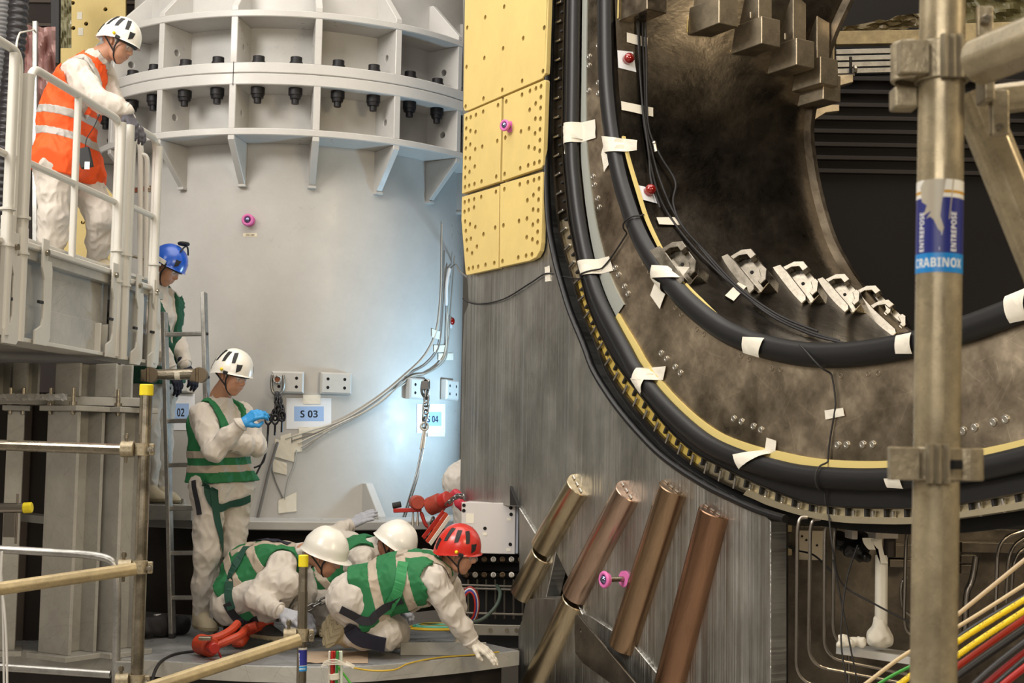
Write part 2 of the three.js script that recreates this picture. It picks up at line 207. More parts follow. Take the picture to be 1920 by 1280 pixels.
// ---------- the grey column ----------
{
  const o = thing('steel_column', 'huge light grey painted steel column with a bolted ribbed flange', 'column', V(COL.x, 0, COL.z));
  const DL = rad(20.94), PH = rad(12.39) - 2 * DL, lat = (pts, n = 120) => boxUV(toCreasedNormals(new THREE.LatheGeometry(pts.map(p => new THREE.Vector2(...p)), n), 0.5), 1);
  const hS = 2.663 + EYE, hT = 3.124 + EYE, hB = 2.266 + EYE, Rb = CB, Ro = CRAD, tf = 0.078, ts = 0.05;
  part(o, 'shell', lat([[Rb, 0], [Rb, 6.8]]), M.grey);
  const ring = (y0, y1, R = Ro) => lat([[Rb - 0.02, y0], [R - 0.006, y0], [R, y0 + 0.006], [R, y1 - 0.006], [R - 0.006, y1], [Rb - 0.02, y1]]);
  part(o, 'main_flange', ring(hS + 0.0015, hS + tf), M.grey); part(o, 'main_flange', ring(hS - tf - 0.006, hS - 0.0015), M.grey);
  part(o, 'flange_ring', ring(hT - ts, hT), M.grey); part(o, 'flange_ring', ring(hB - ts, hB), M.grey);
  const th = 0.05, D = Ro - Rb;
  const fil = 0.022, web = (y0, y1) => { const g = extr([[Rb - 0.02, y0], [Ro - 0.004, y0], [Ro - 0.004, y1], [Rb - 0.02, y1]], th, [], 0.004); return g.translate(0, 0, -th / 2).rotateY(-Math.PI / 2); };
  const webH = (y0, y1) => { const g = extr([[Rb - 0.02, y0], [Ro - 0.004, y0], [Ro - 0.004, y1], [Rb - 0.02, y1]], th, [hole(Rb + 0.15, (y0 + y1) / 2 - 0.02, 0.025, 16)], 0.004); return g.translate(0, 0, -th / 2).rotateY(-Math.PI / 2); };
  const gus = (y0, s) => { const q = [[Rb - 0.02, y0], [Ro - 0.004, y0], [Ro - 0.004, y0 - s * 0.03], [Rb + 0.03, y0 - s * 0.31], [Rb - 0.02, y0 - s * 0.31]]; if (s < 0) q.reverse(); return extr(q, th, [], 0.004).translate(0, 0, -th / 2).rotateY(-Math.PI / 2); };
  const fillet = (y, s, sx) => extr([[0, 0], [fil, 0], [fil * 0.3, -s * fil * 0.3], [0, -s * fil]].map(q => [q[0] * sx, q[1]])[sx * s > 0 ? 'reverse' : 'slice'](), 0.2, [], 0);
  const G = { up: webH(hS + tf, hT - ts), lo: webH(hB, hS - tf), gu: gus(hT, -1), gl: gus(hB - ts, 1) };
  G.up = boxUV(G.up); G.lo = boxUV(G.lo); G.gu = boxUV(G.gu); G.gl = boxUV(G.gl);
  const toe = box(0.062, 0.02, 0.05, 0, hB - ts - 0.315, Rb + 0.02);
  const nutG = merge([cyl(0.05, 0.05, 0, -0.025, 0, 28), cyl(0.042, 0.03, 0, -0.062, 0, 6, 0.047), cyl(0.026, 0.045, 0, -0.09, 0, 20, 0.028)]), capG = merge([cyl(0.048, 0.028, 0, 0.014, 0, 28), cyl(0.042, 0.04, 0, 0.045, 0, 24)]);
  const rd = (g, a, m, n) => { const p = part(o, n, g, m); p.rotation.y = a; return p; };
  for (let k = -3; k < 9; k++) {
    const a = PH + k * DL;
    rd(G.up, a, M.grey, 'rib'); rd(G.lo, a, M.grey, 'rib'); rd(G.gu, a, M.grey, 'gusset'); const gl = rd(G.gl, a, M.grey, 'gusset'); const t = part(gl, 'toe_weld', toe, M.grey);
    for (const f of [0.27, 0.74]) { const b = a + DL * f; for (const [g, y] of [[nutG, hS - tf - 0.006], [capG, hS + tf]]) { const p = part(o, 'bolt', g, M.nut); p.position.copy(colP(b, y, CRAD - 0.095)).sub(V(COL.x, 0, COL.z)); p.rotation.y = b; } }
  }
  part(o, 'base_ring', ring(0.63, 0.69, 1.92), M.grey);
  part(o, 'base_shell', lat([[1.5, 0], [1.5, 0.63]]), M.brownDark);
  const seamA = colHit(437, 150, CRAD).a; const sm = part(o, 'joint_mark', box(0.004, 0.17, 0.004, 0, hS - 0.004, CRAD + 0.001, -1), M.black); sm.rotation.y = seamA;
  // post with a slanted brace on the base ring
  for (const px of [713]) { const h = colHit(px, 966, 1.6), g = extr([[Rb - 0.02, 0], [Rb + 0.27, 0], [Rb + 0.27, 0.02], [Rb + 0.05, 0.25], [Rb - 0.02, 0.25]], 0.06, [], 0.004).translate(0, 0.69, -0.03).rotateY(-Math.PI / 2); rd(boxUV(g), h.a, M.grey, 'base_gusset'); }
}
// ---------- the steel sector side and its big rounded opening ----------
const trace = (s, n, off = 0) => smooth2(s.map(p => wl(p[0], p[1], off)), n);
const LN = 150;
const cA = trace([[1036, -170], [1031, 0], [1026, 197], [1024, 300], [1027, 412], [1036.6, 480], [1047, 525], [1064, 581], [1092, 650], [1108.7, 696], [1138, 744], [1165, 781], [1198.7, 820], [1245, 865], [1314, 910], [1356, 933], [1420, 962], [1500, 984], [1600, 998], [1720, 1002], [1850, 990], [1960, 970], [2080, 935]], LN);
const cB = trace([[1042, -170], [1036, 0], [1031, 197], [1031, 300], [1040, 412], [1052, 469], [1069.5, 525], [1085, 581], [1110, 640], [1134, 696], [1172, 752], [1221, 809], [1263, 848], [1303, 879], [1353, 907], [1415, 934], [1443, 946], [1506, 965], [1570, 975.7], [1633, 979], [1709, 979], [1791, 969], [1854, 960], [1920, 949], [2000, 930], [2080, 908]], LN);
const cC = trace([[1064, -170], [1058, 0], [1054, 197], [1054, 281], [1059.7, 356], [1066, 412], [1077, 469], [1089, 525], [1104.6, 581], [1136, 650], [1165, 696], [1210, 752], [1258, 809], [1303, 848], [1362, 879], [1420, 907], [1506, 940], [1560, 948], [1630, 951], [1709, 951], [1791, 944], [1854, 933], [1920, 920], [2000, 902], [2080, 880]], LN);
const cD2 = trace([[1074, -170], [1070, 0], [1068, 140], [1067, 281], [1072, 356], [1079, 412], [1090, 469], [1104, 525], [1124, 581], [1163, 660], [1184, 700], [1224, 751], [1272, 800], [1322, 842], [1386, 876], [1475, 905], [1551, 914], [1640, 917], [1730, 913], [1791, 906], [1848, 897], [1920, 880], [2000, 858], [2080, 832]], LN);
const cD = trace([[1091, -170], [1088, 0], [1086.5, 140], [1085, 281], [1090.6, 356], [1097.6, 412], [1107.5, 469], [1121.5, 525], [1144, 581], [1189, 660], [1206, 690], [1246, 742], [1294, 790], [1344, 826], [1400, 848], [1443, 858.6], [1506, 873], [1570, 880], [1652, 882], [1740, 876], [1848, 858.6], [1920, 843], [2000, 822], [2080, 796]], LN);
const cE = trace([[1129, -170], [1125, 0], [1123, 140], [1130, 225], [1139, 290], [1149.7, 356], [1168, 412], [1192, 469], [1223, 514], [1251, 545], [1282, 581], [1340, 623], [1376, 644], [1418, 661.5], [1490, 678], [1563, 680], [1636, 672], [1708, 660], [1796, 640], [1860, 620], [1920, 597], [2000, 562], [2080, 520]], LN);
const cF = trace([[1141, -170], [1145, 0], [1151, 140], [1158, 225], [1170, 290], [1189, 356], [1207, 412], [1234, 469], [1256, 505], [1283, 537], [1309, 563], [1345, 596], [1382, 618], [1447, 637], [1512, 648], [1563, 651], [1636, 647], [1708, 632.5], [1796, 603], [1860, 578], [1920, 553], [2000, 512], [2080, 462]], LN);
const mid = (a, b, f) => a.map((p, i) => p.clone().lerp(b[i], f));
// a band between two traced lines, z0 to z1 along the outward direction (local axes: along, up, out)
function band(a, b, z0, z1, i0 = 0, i1 = a.length - 1, front = true) {
  const pos = [], uv = [], idx = [], n = i1 - i0 + 1; let L = 0;
  const row = (q, z, u) => { const s = pos.length / 3; let l = 0; for (let i = i0; i <= i1; i++) { pos.push(q[i].x, q[i].y, z); if (i > i0) l += q[i].distanceTo(q[i - 1]); uv.push(u, l); } return s; };
  const quad = (s, t, flip) => { for (let i = 0; i < n - 1; i++) flip ? idx.push(s + i, t + i, s + i + 1, s + i + 1, t + i, t + i + 1) : idx.push(s + i, s + i + 1, t + i, s + i + 1, t + i + 1, t + i); };
  const w = a[i0].distanceTo(b[i0]);
  const a1 = row(a, z1, 0), b1 = row(b, z1, w), a2 = row(a, z1, 0), a0 = row(a, z0, 0.05), b2 = row(b, z1, w), b0 = row(b, z0, w + 0.05), a3 = row(a, z0, 0), b3 = row(b, z0, w);
  if (front) quad(a1, b1); quad(a2, a0, true); quad(b2, b0); quad(a3, b3, true);
  const g = new THREE.BufferGeometry(); g.setAttribute('position', new THREE.Float32BufferAttribute(pos, 3)); g.setAttribute('uv', new THREE.Float32BufferAttribute(uv, 2)); g.setIndex(idx); return toCreasedNormals(g, 0.5);
}
function bead(c, rx, ry, z, i0 = 0, i1 = c.length - 1, n = 12) {   // round seal following a traced line
  const pts = []; for (let i = i0; i <= i1; i++) pts.push(V(c[i].x, c[i].y, z)); const prof = []; for (let k = 0; k <= n; k++) { const a = k / n * Math.PI * 2; prof.push([Math.sin(a) * ry, Math.cos(a) * rx]); } return sweep(pts, prof, true, V(0, 0, 1));
}
const wallThing = (name, label, cat, group, kind) => thing(name, label, cat, W0.clone(), WTURN, group, kind);
const L2 = a => a.map(p => Array.isArray(p) ? wl(p[0], p[1], p[2] || 0) : p);
const sector = wallThing('vessel_sector', 'huge vacuum vessel sector of streaky brushed stainless steel with a rounded opening', 'vessel sector');
const sub = name => { const g = new THREE.Group(); const k = sector.children.filter(c => c.name.replace(/_\d{3}$/, '') === name).length; g.name = k ? name + '_' + String(k).padStart(3, '0') : name; sector.add(g); return g; };
{
  const o = sector;
  const left = L2([[868, -170], [867, 300], [866, 418], [874, 516], [877, 533], [878, 570], [870, 590], [867, 660], [865, 760], [862, 942], [976, 949], [976, 1075], [985, 1088], [992, 1108], [990, 1130], [985, 1153], [975, 1176], [974, 1500], [1445, 1500], [1445, 978]]);
  const iEnd = cA.findIndex(p => p.x > wl(1443, 978).x - 0.001), ring = cA.slice(0, iEnd).reverse();
  const gap = L2([[1042, 1034], [1076, 1106], [1060, 1116], [1040, 1119], [1024, 1118], [1032, 1084], [1039, 1052]]);
  part(o, 'side_plate', extr([...left, ...ring], 0.10, [gap], 0.003).translate(0, 0, -0.10), M.steel);
  part(o, 'gap_dark_sheet', box(0.9, 0.7, 0.02, wl(1045, 1080).x, wl(1045, 1080).y, -0.3), M.hole);  // black sheet added behind the gap so that it looks dark
  // lower cover sheet, slightly proud, with its slanted upper edge
  part(o, 'cover_sheet', extr(L2([[976, 1180], [983, 1160], [991, 1122], [1024, 1121], [1042, 1122], [1062, 1119], [1078, 1112], [1096, 1150], [1110, 1154], [1190, 1206], [1260, 1290], [1260, 1500], [974, 1500]]), 0.016, [], 0.003), M.steel, 'lower cover sheet with a slanted edge');
  part(o, 'cover_sheet', extr(L2([[977, 951], [1014, 1010], [1040, 1030], [1010, 1092], [996, 1106], [989, 1092], [977, 1074]]), 0.014, [], 0.003), M.steel, 'small rounded sheet beside the first tube');
  part(o, 'edge_seal', bead(mid(cA, cB, 0.30), 0.019, 0.022, 0.008, 0, iEnd + 2, 10), M.rubber, 'thin black rubber edge');
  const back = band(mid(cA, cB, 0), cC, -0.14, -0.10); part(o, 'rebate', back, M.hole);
}
// channel with pins between the two black seals
{
  const o = sub('pin_channel');
  const nearI = (x, y) => { const q = wl(x, y); let b = 0, bd_ = 1e9; mid(cB, cC, 0.5).forEach((p, i) => { const e = p.distanceTo(q); if (e < bd_) { bd_ = e; b = i; } }); return b; };
  const cut = [0, nearI(1052, 405), nearI(1082, 528), nearI(1300, 862), LN]; const glintFloor = S(0xd9bd62, 0.4, 0.35, { bumpMap: rep(T.blot, 5), bumpScale: 0.001 });  // the yellow floor colour paints in the warm lamp reflection
  [[M.comb, 'brown bare floor of the upper run'], [M.polish, 'silver floor of the channel'], [glintFloor, 'floor of the lower left run with the warm lamp reflection painted pale yellow'], [M.polish, 'silver floor of the bottom run']].forEach(([m, l], k) => part(o, 'channel_floor', band(mid(cB, cC, 0.12), mid(cB, cC, 0.95), -0.055, -0.035, cut[k], cut[k + 1]), m, l));
  const kR = nearI(1400, 925); part(o, 'outer_rail', band(cB, mid(cB, cC, 0.18), -0.075, -0.015, 0, kR), M.comb); part(o, 'outer_rail', band(mid(cB, cC, -0.1), mid(cB, cC, 0.36), -0.075, -0.005, kR, LN), M.polish, 'polished rail of the bottom run');
  part(o, 'inner_rail', band(mid(cB, cC, 0.9), mid(cB, cC, 0.99), -0.075, -0.005), M.comb);
  // pins along the arc: each one a short round stud, alternating rows; the lower run carries square cross webs
  const m1 = mid(cB, cC, 0.36), m2 = mid(cB, cC, 0.74); const cum = [0]; for (let i = 1; i < m1.length; i++) cum.push(cum[i - 1] + m1[i].distanceTo(m1[i - 1]));
  const at = (c, s) => { let i = 1; while (i < cum.length - 1 && cum[i] < s) i++; const f = (s - cum[i - 1]) / (cum[i] - cum[i - 1]); return [c[i - 1].clone().lerp(c[i], f), c[i].clone().sub(c[i - 1]).normalize()]; };
  const pinG = rod(V(-0.030, 0, 0), V(0.026, 0, 0), 0.0085, 8), slotG = box(0.06, 0.014, 0.02);
  const L = cum[cum.length - 1]; let k = 0;
  for (let s = 0.1; s < L - 0.1; s += 0.118, k++) {
    const [q, t] = at(m1, s), [q2, t2] = at(m2, s + 0.059); const y = q.y; if (q.y > 4.2 || q.x > 5.2) continue;
    const p = part(o, 'pin', pinG, M.pin); p.position.set(q.x, q.y, -0.02); p.rotation.z = Math.atan2(t.y, t.x) + Math.PI / 2;
    const w = part(o, 'cross_web', slotG, M.black); w.position.set(q2.x, q2.y, -0.024); w.rotation.z = Math.atan2(t2.y, t2.x) + Math.PI / 2;
  }
}
{
  const o = wallThing('outer_seal', 'wide black rubber seal that follows the outer edge of the vessel opening', 'seal');
  part(o, 'flat_strip', band(cC, mid(cC, cD2, 0.95), -0.06, -0.012), S(0x0d0c0e, 0.5));
  part(o, 'round_bead', bead(mid(cD2, cD, 0.52), 0.05, 0.038, 0.012), M.rubber);
}
{
  const o = sub('opening_flange');
  part(o, 'face_plate', boxUV(band(mid(cD2, cD, 0.4), mid(cE, cF, 0.6), -0.12, -0.02)), M.face);
  part(o, 'plastic_film', band(mid(cD, cE, 0.02), mid(cD, cE, 0.26), -0.022, -0.012, 10, 64), M.film, 'crinkled clear film strip');
  part(o, 'masking_tape', band(mid(cD, cE, -0.02), mid(cD, cE, 0.085), -0.022, -0.010, 64, LN), M.tapeY, 'pale yellow tape strip');
  // bolt heads in pairs
  const bg = merge([cyl(0.019, 0.008, 0, 0, 0, 18, 0.017), new THREE.TorusGeometry(0.011, 0.0025, 6, 14).rotateX(Math.PI / 2).translate(0, 0.004, 0)]).rotateX(Math.PI / 2);
  const pts = [[1105, 106], [1104.5, 123], [1104, 170], [1112, 331], [1114.5, 347], [1120.7, 372], [1123.7, 388.6], [1154, 502], [1160, 515], [1171, 537], [1177.5, 550.6], [1240, 662], [1250, 672.5], [1266, 688], [1276, 699], [1376, 784.6], [1390.5, 790], [1413, 799], [1427, 805.6], [1571, 834], [1588, 833.5], [1618, 833], [1636.5, 833], [1806, 807.5], [1828, 801], [1863, 791], [1885.6, 785.5], [1122, 85], [1122, 155], [1122, 175]];
  for (const [x, y] of pts) { const q = wl(x, y, -0.02), b = part(o, 'bolt', bg, M.pin); b.position.set(q.x, q.y, -0.018); }
  for (const [x, y] of [[1207, 495], [1217, 510], [1266, 577], [1277, 590], [1307, 617], [1320, 627], [1390, 667], [1405, 674], [1447, 690], [1464, 693], [1577, 704], [1628, 701], [1647, 700]]) { const q = wl(x, y, -0.02), b = part(o, 'plugged_hole', new THREE.TorusGeometry(0.011, 0.0022, 6, 16), M.face); b.position.set(q.x, q.y, -0.019); }
}
{
  const o = wallThing('inner_seal', 'round black rubber seal that follows the inner edge of the vessel opening', 'seal');
  part(o, 'seal_body', bead(mid(cE, cF, 0.5), 0.058, 0.042, 0.0), M.rubber);
  part(o, 'foam_edge', band(mid(cE, cF, 0.98), mid(cE, cF, 1.08), -0.03, -0.012, 40, LN), M.tapeY, 'pale yellow foam edge');
}
// inner shell of the vessel: from the opening's edge to its far rim
const LT = 1.25;
const cG = (() => { const far = [[1640, -170], [1600, -60], [1545, 60], [1512, 170], [1500, 240], [1506, 310], [1520, 380], [1541, 450], [1566, 500], [1600, 552], [1645, 602], [1692, 640], [1740, 668], [1800, 690], [1870, 700], [1950, 695], [2040, 672], [2140, 630]].map(p => wl(p[0], p[1], -LT)); return smooth2(far, LN); })();
const fr = (c, i) => { const k = Math.min(c.length - 2, Math.max(0, Math.floor(i))); return c[k].clone().lerp(c[k + 1], i - k); };
const innerPt = (i, f) => { const a = fr(cF, i), b = fr(cG, i); const e = f * f * (3 - 2 * f); return V(lerp(a.x, b.x, lerp(f, e, 0.3)), lerp(a.y, b.y, lerp(f, e, 0.3)), -0.03 - LT * f); };
// where a sight line meets the inner shell
const shellHit = (() => { const NF = 40, grid = []; return (px, py) => { let best = 1e9, bi = 0, bf = 0; for (let i = 0; i < LN; i += 1) for (let k = 0; k <= NF; k++) { const q = innerPt(i, k / NF), e = wl(px, py, q.z); const d = (e.x - q.x) ** 2 + (e.y - q.y) ** 2; if (d < best) { best = d; bi = i; bf = k / NF; } } let si = 1, sf = 1 / NF; for (let r = 0; r < 9; r++) { let ci = bi, cf = bf; for (let a = -2; a <= 2; a++) for (let b = -2; b <= 2; b++) { const i = clamp(bi + a * si * 0.5, 0, LN), f = clamp(bf + b * sf * 0.5), q = innerPt(i, f), e = wl(px, py, q.z), d = (e.x - q.x) ** 2 + (e.y - q.y) ** 2; if (d < best) { best = d; ci = i; cf = f; } } bi = ci; bf = cf; si *= 0.55; sf *= 0.55; } return { i: bi, f: bf, q: innerPt(bi, bf), err: Math.sqrt(best) }; }; })();
{
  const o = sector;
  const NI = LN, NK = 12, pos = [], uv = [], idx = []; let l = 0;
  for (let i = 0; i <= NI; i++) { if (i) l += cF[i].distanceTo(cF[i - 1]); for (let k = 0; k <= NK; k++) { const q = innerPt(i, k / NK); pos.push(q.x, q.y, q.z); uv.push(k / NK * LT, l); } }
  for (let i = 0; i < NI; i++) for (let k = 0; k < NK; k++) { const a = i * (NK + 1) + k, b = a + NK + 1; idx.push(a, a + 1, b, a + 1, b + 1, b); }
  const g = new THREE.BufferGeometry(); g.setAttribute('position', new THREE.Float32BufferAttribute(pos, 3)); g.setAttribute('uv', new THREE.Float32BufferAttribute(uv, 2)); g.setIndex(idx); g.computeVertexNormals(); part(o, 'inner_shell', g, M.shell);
  // thickness of the far rim
  const out = cG.map((p, i) => { const t = cG[Math.min(i + 1, LN)].clone().sub(cG[Math.max(i - 1, 0)]).normalize(); return p.clone().add(new THREE.Vector2(t.y, -t.x).multiplyScalar(-0.06)); });
  part(o, 'far_rim', band(cG, out, -0.06 - LT, -0.03 - LT), M.face);
}
// ---------- yellow boards screwed to the steel side ----------
{
  const c1 = ([x, y]) => [x / 3.556 + 860, y / 3.556], c2 = ([x, y]) => [x / 3.556 + 860, y / 3.556 + 300];
  const pairs = s => s.trim().split(' ').map(q => q.split(',').map(Number));
  const B = [
    ['large plain yellow board at the top of the steel side', [[874, -150], [1031, -150], [1028, 0], [1024, 120], [1023, 137], [1016, 147], [878, 207], [871, 208], [868.5, 200], [870, 100]], pairs('303,45 177,116 57,185 570,185 430,255 296,323 171,387 52,447 562,475 423,540 290,600 165,657 46,710 590,-60 440,-20').map(c1)],
    ['upper left small yellow board with dark screw holes', [[870, 213.7], [940, 184], [936.8, 340], [866, 363], [868, 290]], pairs('262,702 163,745 115,767 80,782 51,792 50,857 78,873 112,880 49,923 77,964 257,940 157,978 48,990 110,995 46,1054 75,1056 44,1118 107,1111 72,1147 43,1184 250,1178 42,1248 70,1238 105,1227 152,1210').map(c1)],
    ['upper right small yellow board carrying the magenta survey target', [[944.4, 182], [1021, 149.5], [1023, 152], [1017.5, 309], [1015, 314], [940.7, 339]], pairs('317,677 422,632 475,607 515,590 549,576 548,648 513,690 473,732 546,720 545,792 511,792 469,857 415,877 542,863 509,890 311,918 541,935 467,981 506,990 540,1006 538,1079 504,1090 463,1103 410,1122 306,1160').map(c1)],
    ['lower left small yellow board with a slightly bent left edge', [[866, 369], [936, 348.4], [933.7, 502.5], [875, 515.7], [873, 513], [865, 412]], pairs('248,213 150,247 103,262 68,272 40,282 39,345 67,333 102,317 43,410 75,429 111,447 48,473 165,495 243,451 52,536 81,525 57,600 121,578 89,622 67,726 95,718 130,711 179,699 237,687').map(c2)],
    ['lower right small yellow board with a rounded lower right corner', [[938, 345], [1017.5, 322], [1016, 400], [1014.5, 455], [1012, 470], [1005, 482], [993, 488.5], [936.5, 501]], pairs('304,195 407,163 461,148 502,134 536,123 535,193 498,234 458,269 532,265 496,331 530,336 455,391 402,407 528,408 494,432 298,436 526,479 453,515 491,530 525,550 488,629 449,638 397,650 292,674').map(c2)]];
  for (const [label, out, holes] of B) {
    const q = out.map(p => wl(p[0], p[1], 0.04)), c = new THREE.Vector2(); q.forEach(p => c.addScaledVector(p, 1 / q.length)); const y0 = Math.min(...q.map(p => p.y));
    const o = thing('yellow_board', label, 'board', wp(c.x, y0, 0.004), WTURN, 'yellow boards on the steel side'); const loc = p => [p.x - c.x, p.y - y0];
    const hs = holes.map(p => wl(p[0], p[1], 0.04)).map(p => hole(...loc(p), 0.0185, 12, 0.018));
    part(o, 'board_sheet', extr(q.map(loc), 0.032, hs, 0.002).translate(0, 0, 0.004), M.board);
    part(o, 'hole_shade_sheet', extr(q.map(p => [(p.x - c.x) * 0.985, (p.y - y0) * 0.985 + 0.006]), 0.004, [], 0), M.holeShade);  // black sheet added so that the screw holes look dark
  }
}
// ---------- bronze tubes half sunk in the steel side ----------
{
  const Tn = [ // top centre, bottom centre, radius, material, label
    [[1090, 908], [1022, 1024], 0.088, M.bronze, 'pale bronze upper tube, leftmost'], [[1023, 1036], [982, 1112], 0.086, M.bronze, 'pale bronze lower tube ending at the dark gap'],
    [[1183, 920], [1081, 1114], 0.088, M.pink, 'rosy upper tube'], [[1081, 1124], [992, 1310], 0.086, M.bronze, 'pale lower tube continuing the rosy tube'],
    [[1268, 913], [1172, 1212], 0.092, M.copper, 'brown copper tube'], [[1345, 957], [1246, 1340], 0.094, M.copper2, 'dark copper tube, rightmost']];
  for (const [a, b, r, m, label] of Tn) {
    const p = wl(...a), q = wl(...b), g = rod(V(p.x, p.y, 0), V(q.x, q.y, 0), r, 40, 0.05); const t = part(sector, 'tube_sleeve', g, m, label);
    const d = q.clone().sub(p).normalize();
    if (a[1] < 1000) { const n = new THREE.Vector2(-d.y, d.x), e = p.clone().addScaledVector(d, -0.004); for (const s of [-0.05, 0.0, 0.05]) part(t, 'end_clip', rod(V(e.x + n.x * (s - 0.014), e.y + n.y * (s - 0.014), 0.03), V(e.x + n.x * (s + 0.014), e.y + n.y * (s + 0.014), 0.03), 0.006, 8), M.pin); }
  }
  const br = L2([[1106, 1152], [1112, 1150], [1124, 1166], [1150, 1195], [1230, 1290], [1190, 1290], [1120, 1240], [1107, 1222], [1105, 1185]]); part(sector, 'bracket', extr(br, 0.012, [hole(wl(1117, 1180).x, wl(1117, 1180).y, 0.012, 12)], 0.002).translate(0, 0, 0.09), M.panel, 'thin angled bracket with one hole');
}
part(sector, 'gap_shade', extr(L2([[961, 911], [976, 948], [961, 947]]), 0.02, [], 0.002), M.black, 'added black piece standing for the shaded gap at the lower corner of the side plate');  // black piece put in for the shade of an open gap
// ---------- cleats and guide blocks on the inner shell ----------
const shellFrame = (px, py) => { const h = shellHit(px, py), i = Math.min(LN - 1, Math.max(1, h.i)), f = h.f; const T0 = innerPt(i + 1, f).sub(innerPt(i - 1, f)).normalize(), D0 = innerPt(i, Math.min(1, f + 0.03)).sub(innerPt(i, Math.max(0, f - 0.03))).normalize(); const Nn = T0.clone().cross(D0).normalize(); return { q: h.q, T: T0, D: Nn.clone().cross(T0), N: Nn, ...h }; };
{
  const mx = q => q.map(([x, y]) => [-x, y]).reverse();
  const prof = extr(mx([[-0.19, -0.08], [-0.19, 0.03], [-0.165, 0.10], [-0.12, 0.145], [0.10, 0.145], [0.16, 0.10], [0.185, 0.02], [0.185, -0.08]]), 0.16, [], 0.005);
  const lipA = extr(mx([[-0.195, -0.02], [-0.17, 0.10], [-0.12, 0.155], [-0.05, 0.155], [-0.05, 0.105], [-0.105, 0.105], [-0.14, 0.06], [-0.15, -0.02]]), 0.06, [], 0.004).translate(0, 0, -0.06), lipB = extr(mx([[0.06, 0.145], [0.10, 0.15], [0.165, 0.10], [0.17, 0.05], [0.135, 0.05], [0.12, 0.085], [0.06, 0.105]]), 0.05, [], 0.004).translate(0, 0, -0.05);
  const foot = extr(mx([[-0.24, -0.10], [-0.21, -0.02], [-0.12, -0.012], [0.16, -0.012], [0.19, -0.03], [0.2, -0.10]]), 0.085, [], 0.006).translate(0, 0.03, -0.075), hl = cyl(0.013, 0.006, 0, 0, 0, 14).rotateX(Math.PI / 2).translate(0.0, 0.055, -0.001);
  const G = [boxUV(prof), boxUV(lipA), boxUV(foot), hl, boxUV(lipB)];
  for (const [x, y, s] of [[1268, 505, 1], [1398, 520, 1.04], [1494, 540, 1], [1573, 560, 0.95], [1632, 580, 0.95], [1664, 597, 0.95]]) {
    const f = shellFrame(x, y), c = sub('cleat'); const X = f.T.clone().negate(), Y = f.N.clone().multiplyScalar(0.83).addScaledVector(f.D, 0.56), Z = X.clone().cross(Y).normalize(); Y.copy(Z).cross(X); c.applyMatrix4(new THREE.Matrix4().makeBasis(X, Y, Z).setPosition(f.q)); c.scale.setScalar(s * 0.76);
    part(c, 'block', G[0], M.cleat); part(c, 'lip', G[1], M.cleat); part(c, 'lip', G[4], M.cleat); part(c, 'foot', G[2], M.cleat); part(c, 'hole', G[3], M.hole);
  }
  // guide blocks hanging on the upper wall of the shell
  for (const [x, y, w, k] of [[1183, 42, 0.15, 0], [1312, 68, 0.16, 1], [1392, 104, 0.15, 1], [1458, 142, 0.14, 1], [1502, 175, 0.14, 1], [1530, 205, 0.12, 1]]) {
    const f = shellFrame(x, y), c = sub('guide_block'); const Dn = V(0, 0, -1), Nn = V(1, 0, 0), Y = V(0, 1, 0); c.applyMatrix4(new THREE.Matrix4().makeBasis(Dn, Y, Nn.clone().multiplyScalar(-1)).setPosition(f.q.x + 0.0, f.q.y, f.q.z));
    part(c, 'block', box(0.14, 0.16, w + 0.16, 0, 0.08, -w / 2 - 0.02, 0.006), k ? M.darkCleat : M.face);
    part(c, 'rail', box(0.10, 1.7, w + 0.10, 0, 1.0, -w / 2, 0.004), M.darkCleat);
    part(c, 'edge_strip', box(0.004, 1.85, 0.008, -0.077, 0.94, 0.02), M.tapeY, 'thin yellow edge strip'); part(c, 'tape_tag', box(0.05, 0.035, 0.003, -0.03, 0.20, -w + 0.02), M.tape, 'small white tape tag');
  }
}
// ---------- tape over the seals and on the steel ----------
const nearLine = (c, q) => { let b = 1e9; for (let i = 1; i < c.length; i++) { const a = c[i - 1], d = c[i].clone().sub(a), k = clamp(q.clone().sub(a).dot(d) / d.lengthSq()); b = Math.min(b, a.clone().addScaledVector(d, k).distanceTo(q)); } return b; };
const lineIn = mid(cE, cF, 0.5), lineOut = mid(cD2, cD, 0.52), lineC = mid(cC, cD2, 0.5), lineP = mid(cB, cC, 0.5);
const relief = q => { const a = nearLine(lineIn, q), b = nearLine(lineOut, q), c = nearLine(lineP, q); let z = -0.02; if (nearLine(cA, q) > 0.02 && q.x < cA[0].x + 0.05) z = 0; if (a < 0.07) z = Math.max(z, 0.046 * Math.sqrt(Math.max(0, 1 - (a / 0.07) ** 2)) - 0.004); if (b < 0.062) z = Math.max(z, 0.052 * Math.sqrt(Math.max(0, 1 - (b / 0.062) ** 2)) ); if (nearLine(lineC, q) < 0.04) z = Math.max(z, -0.008); return z; };
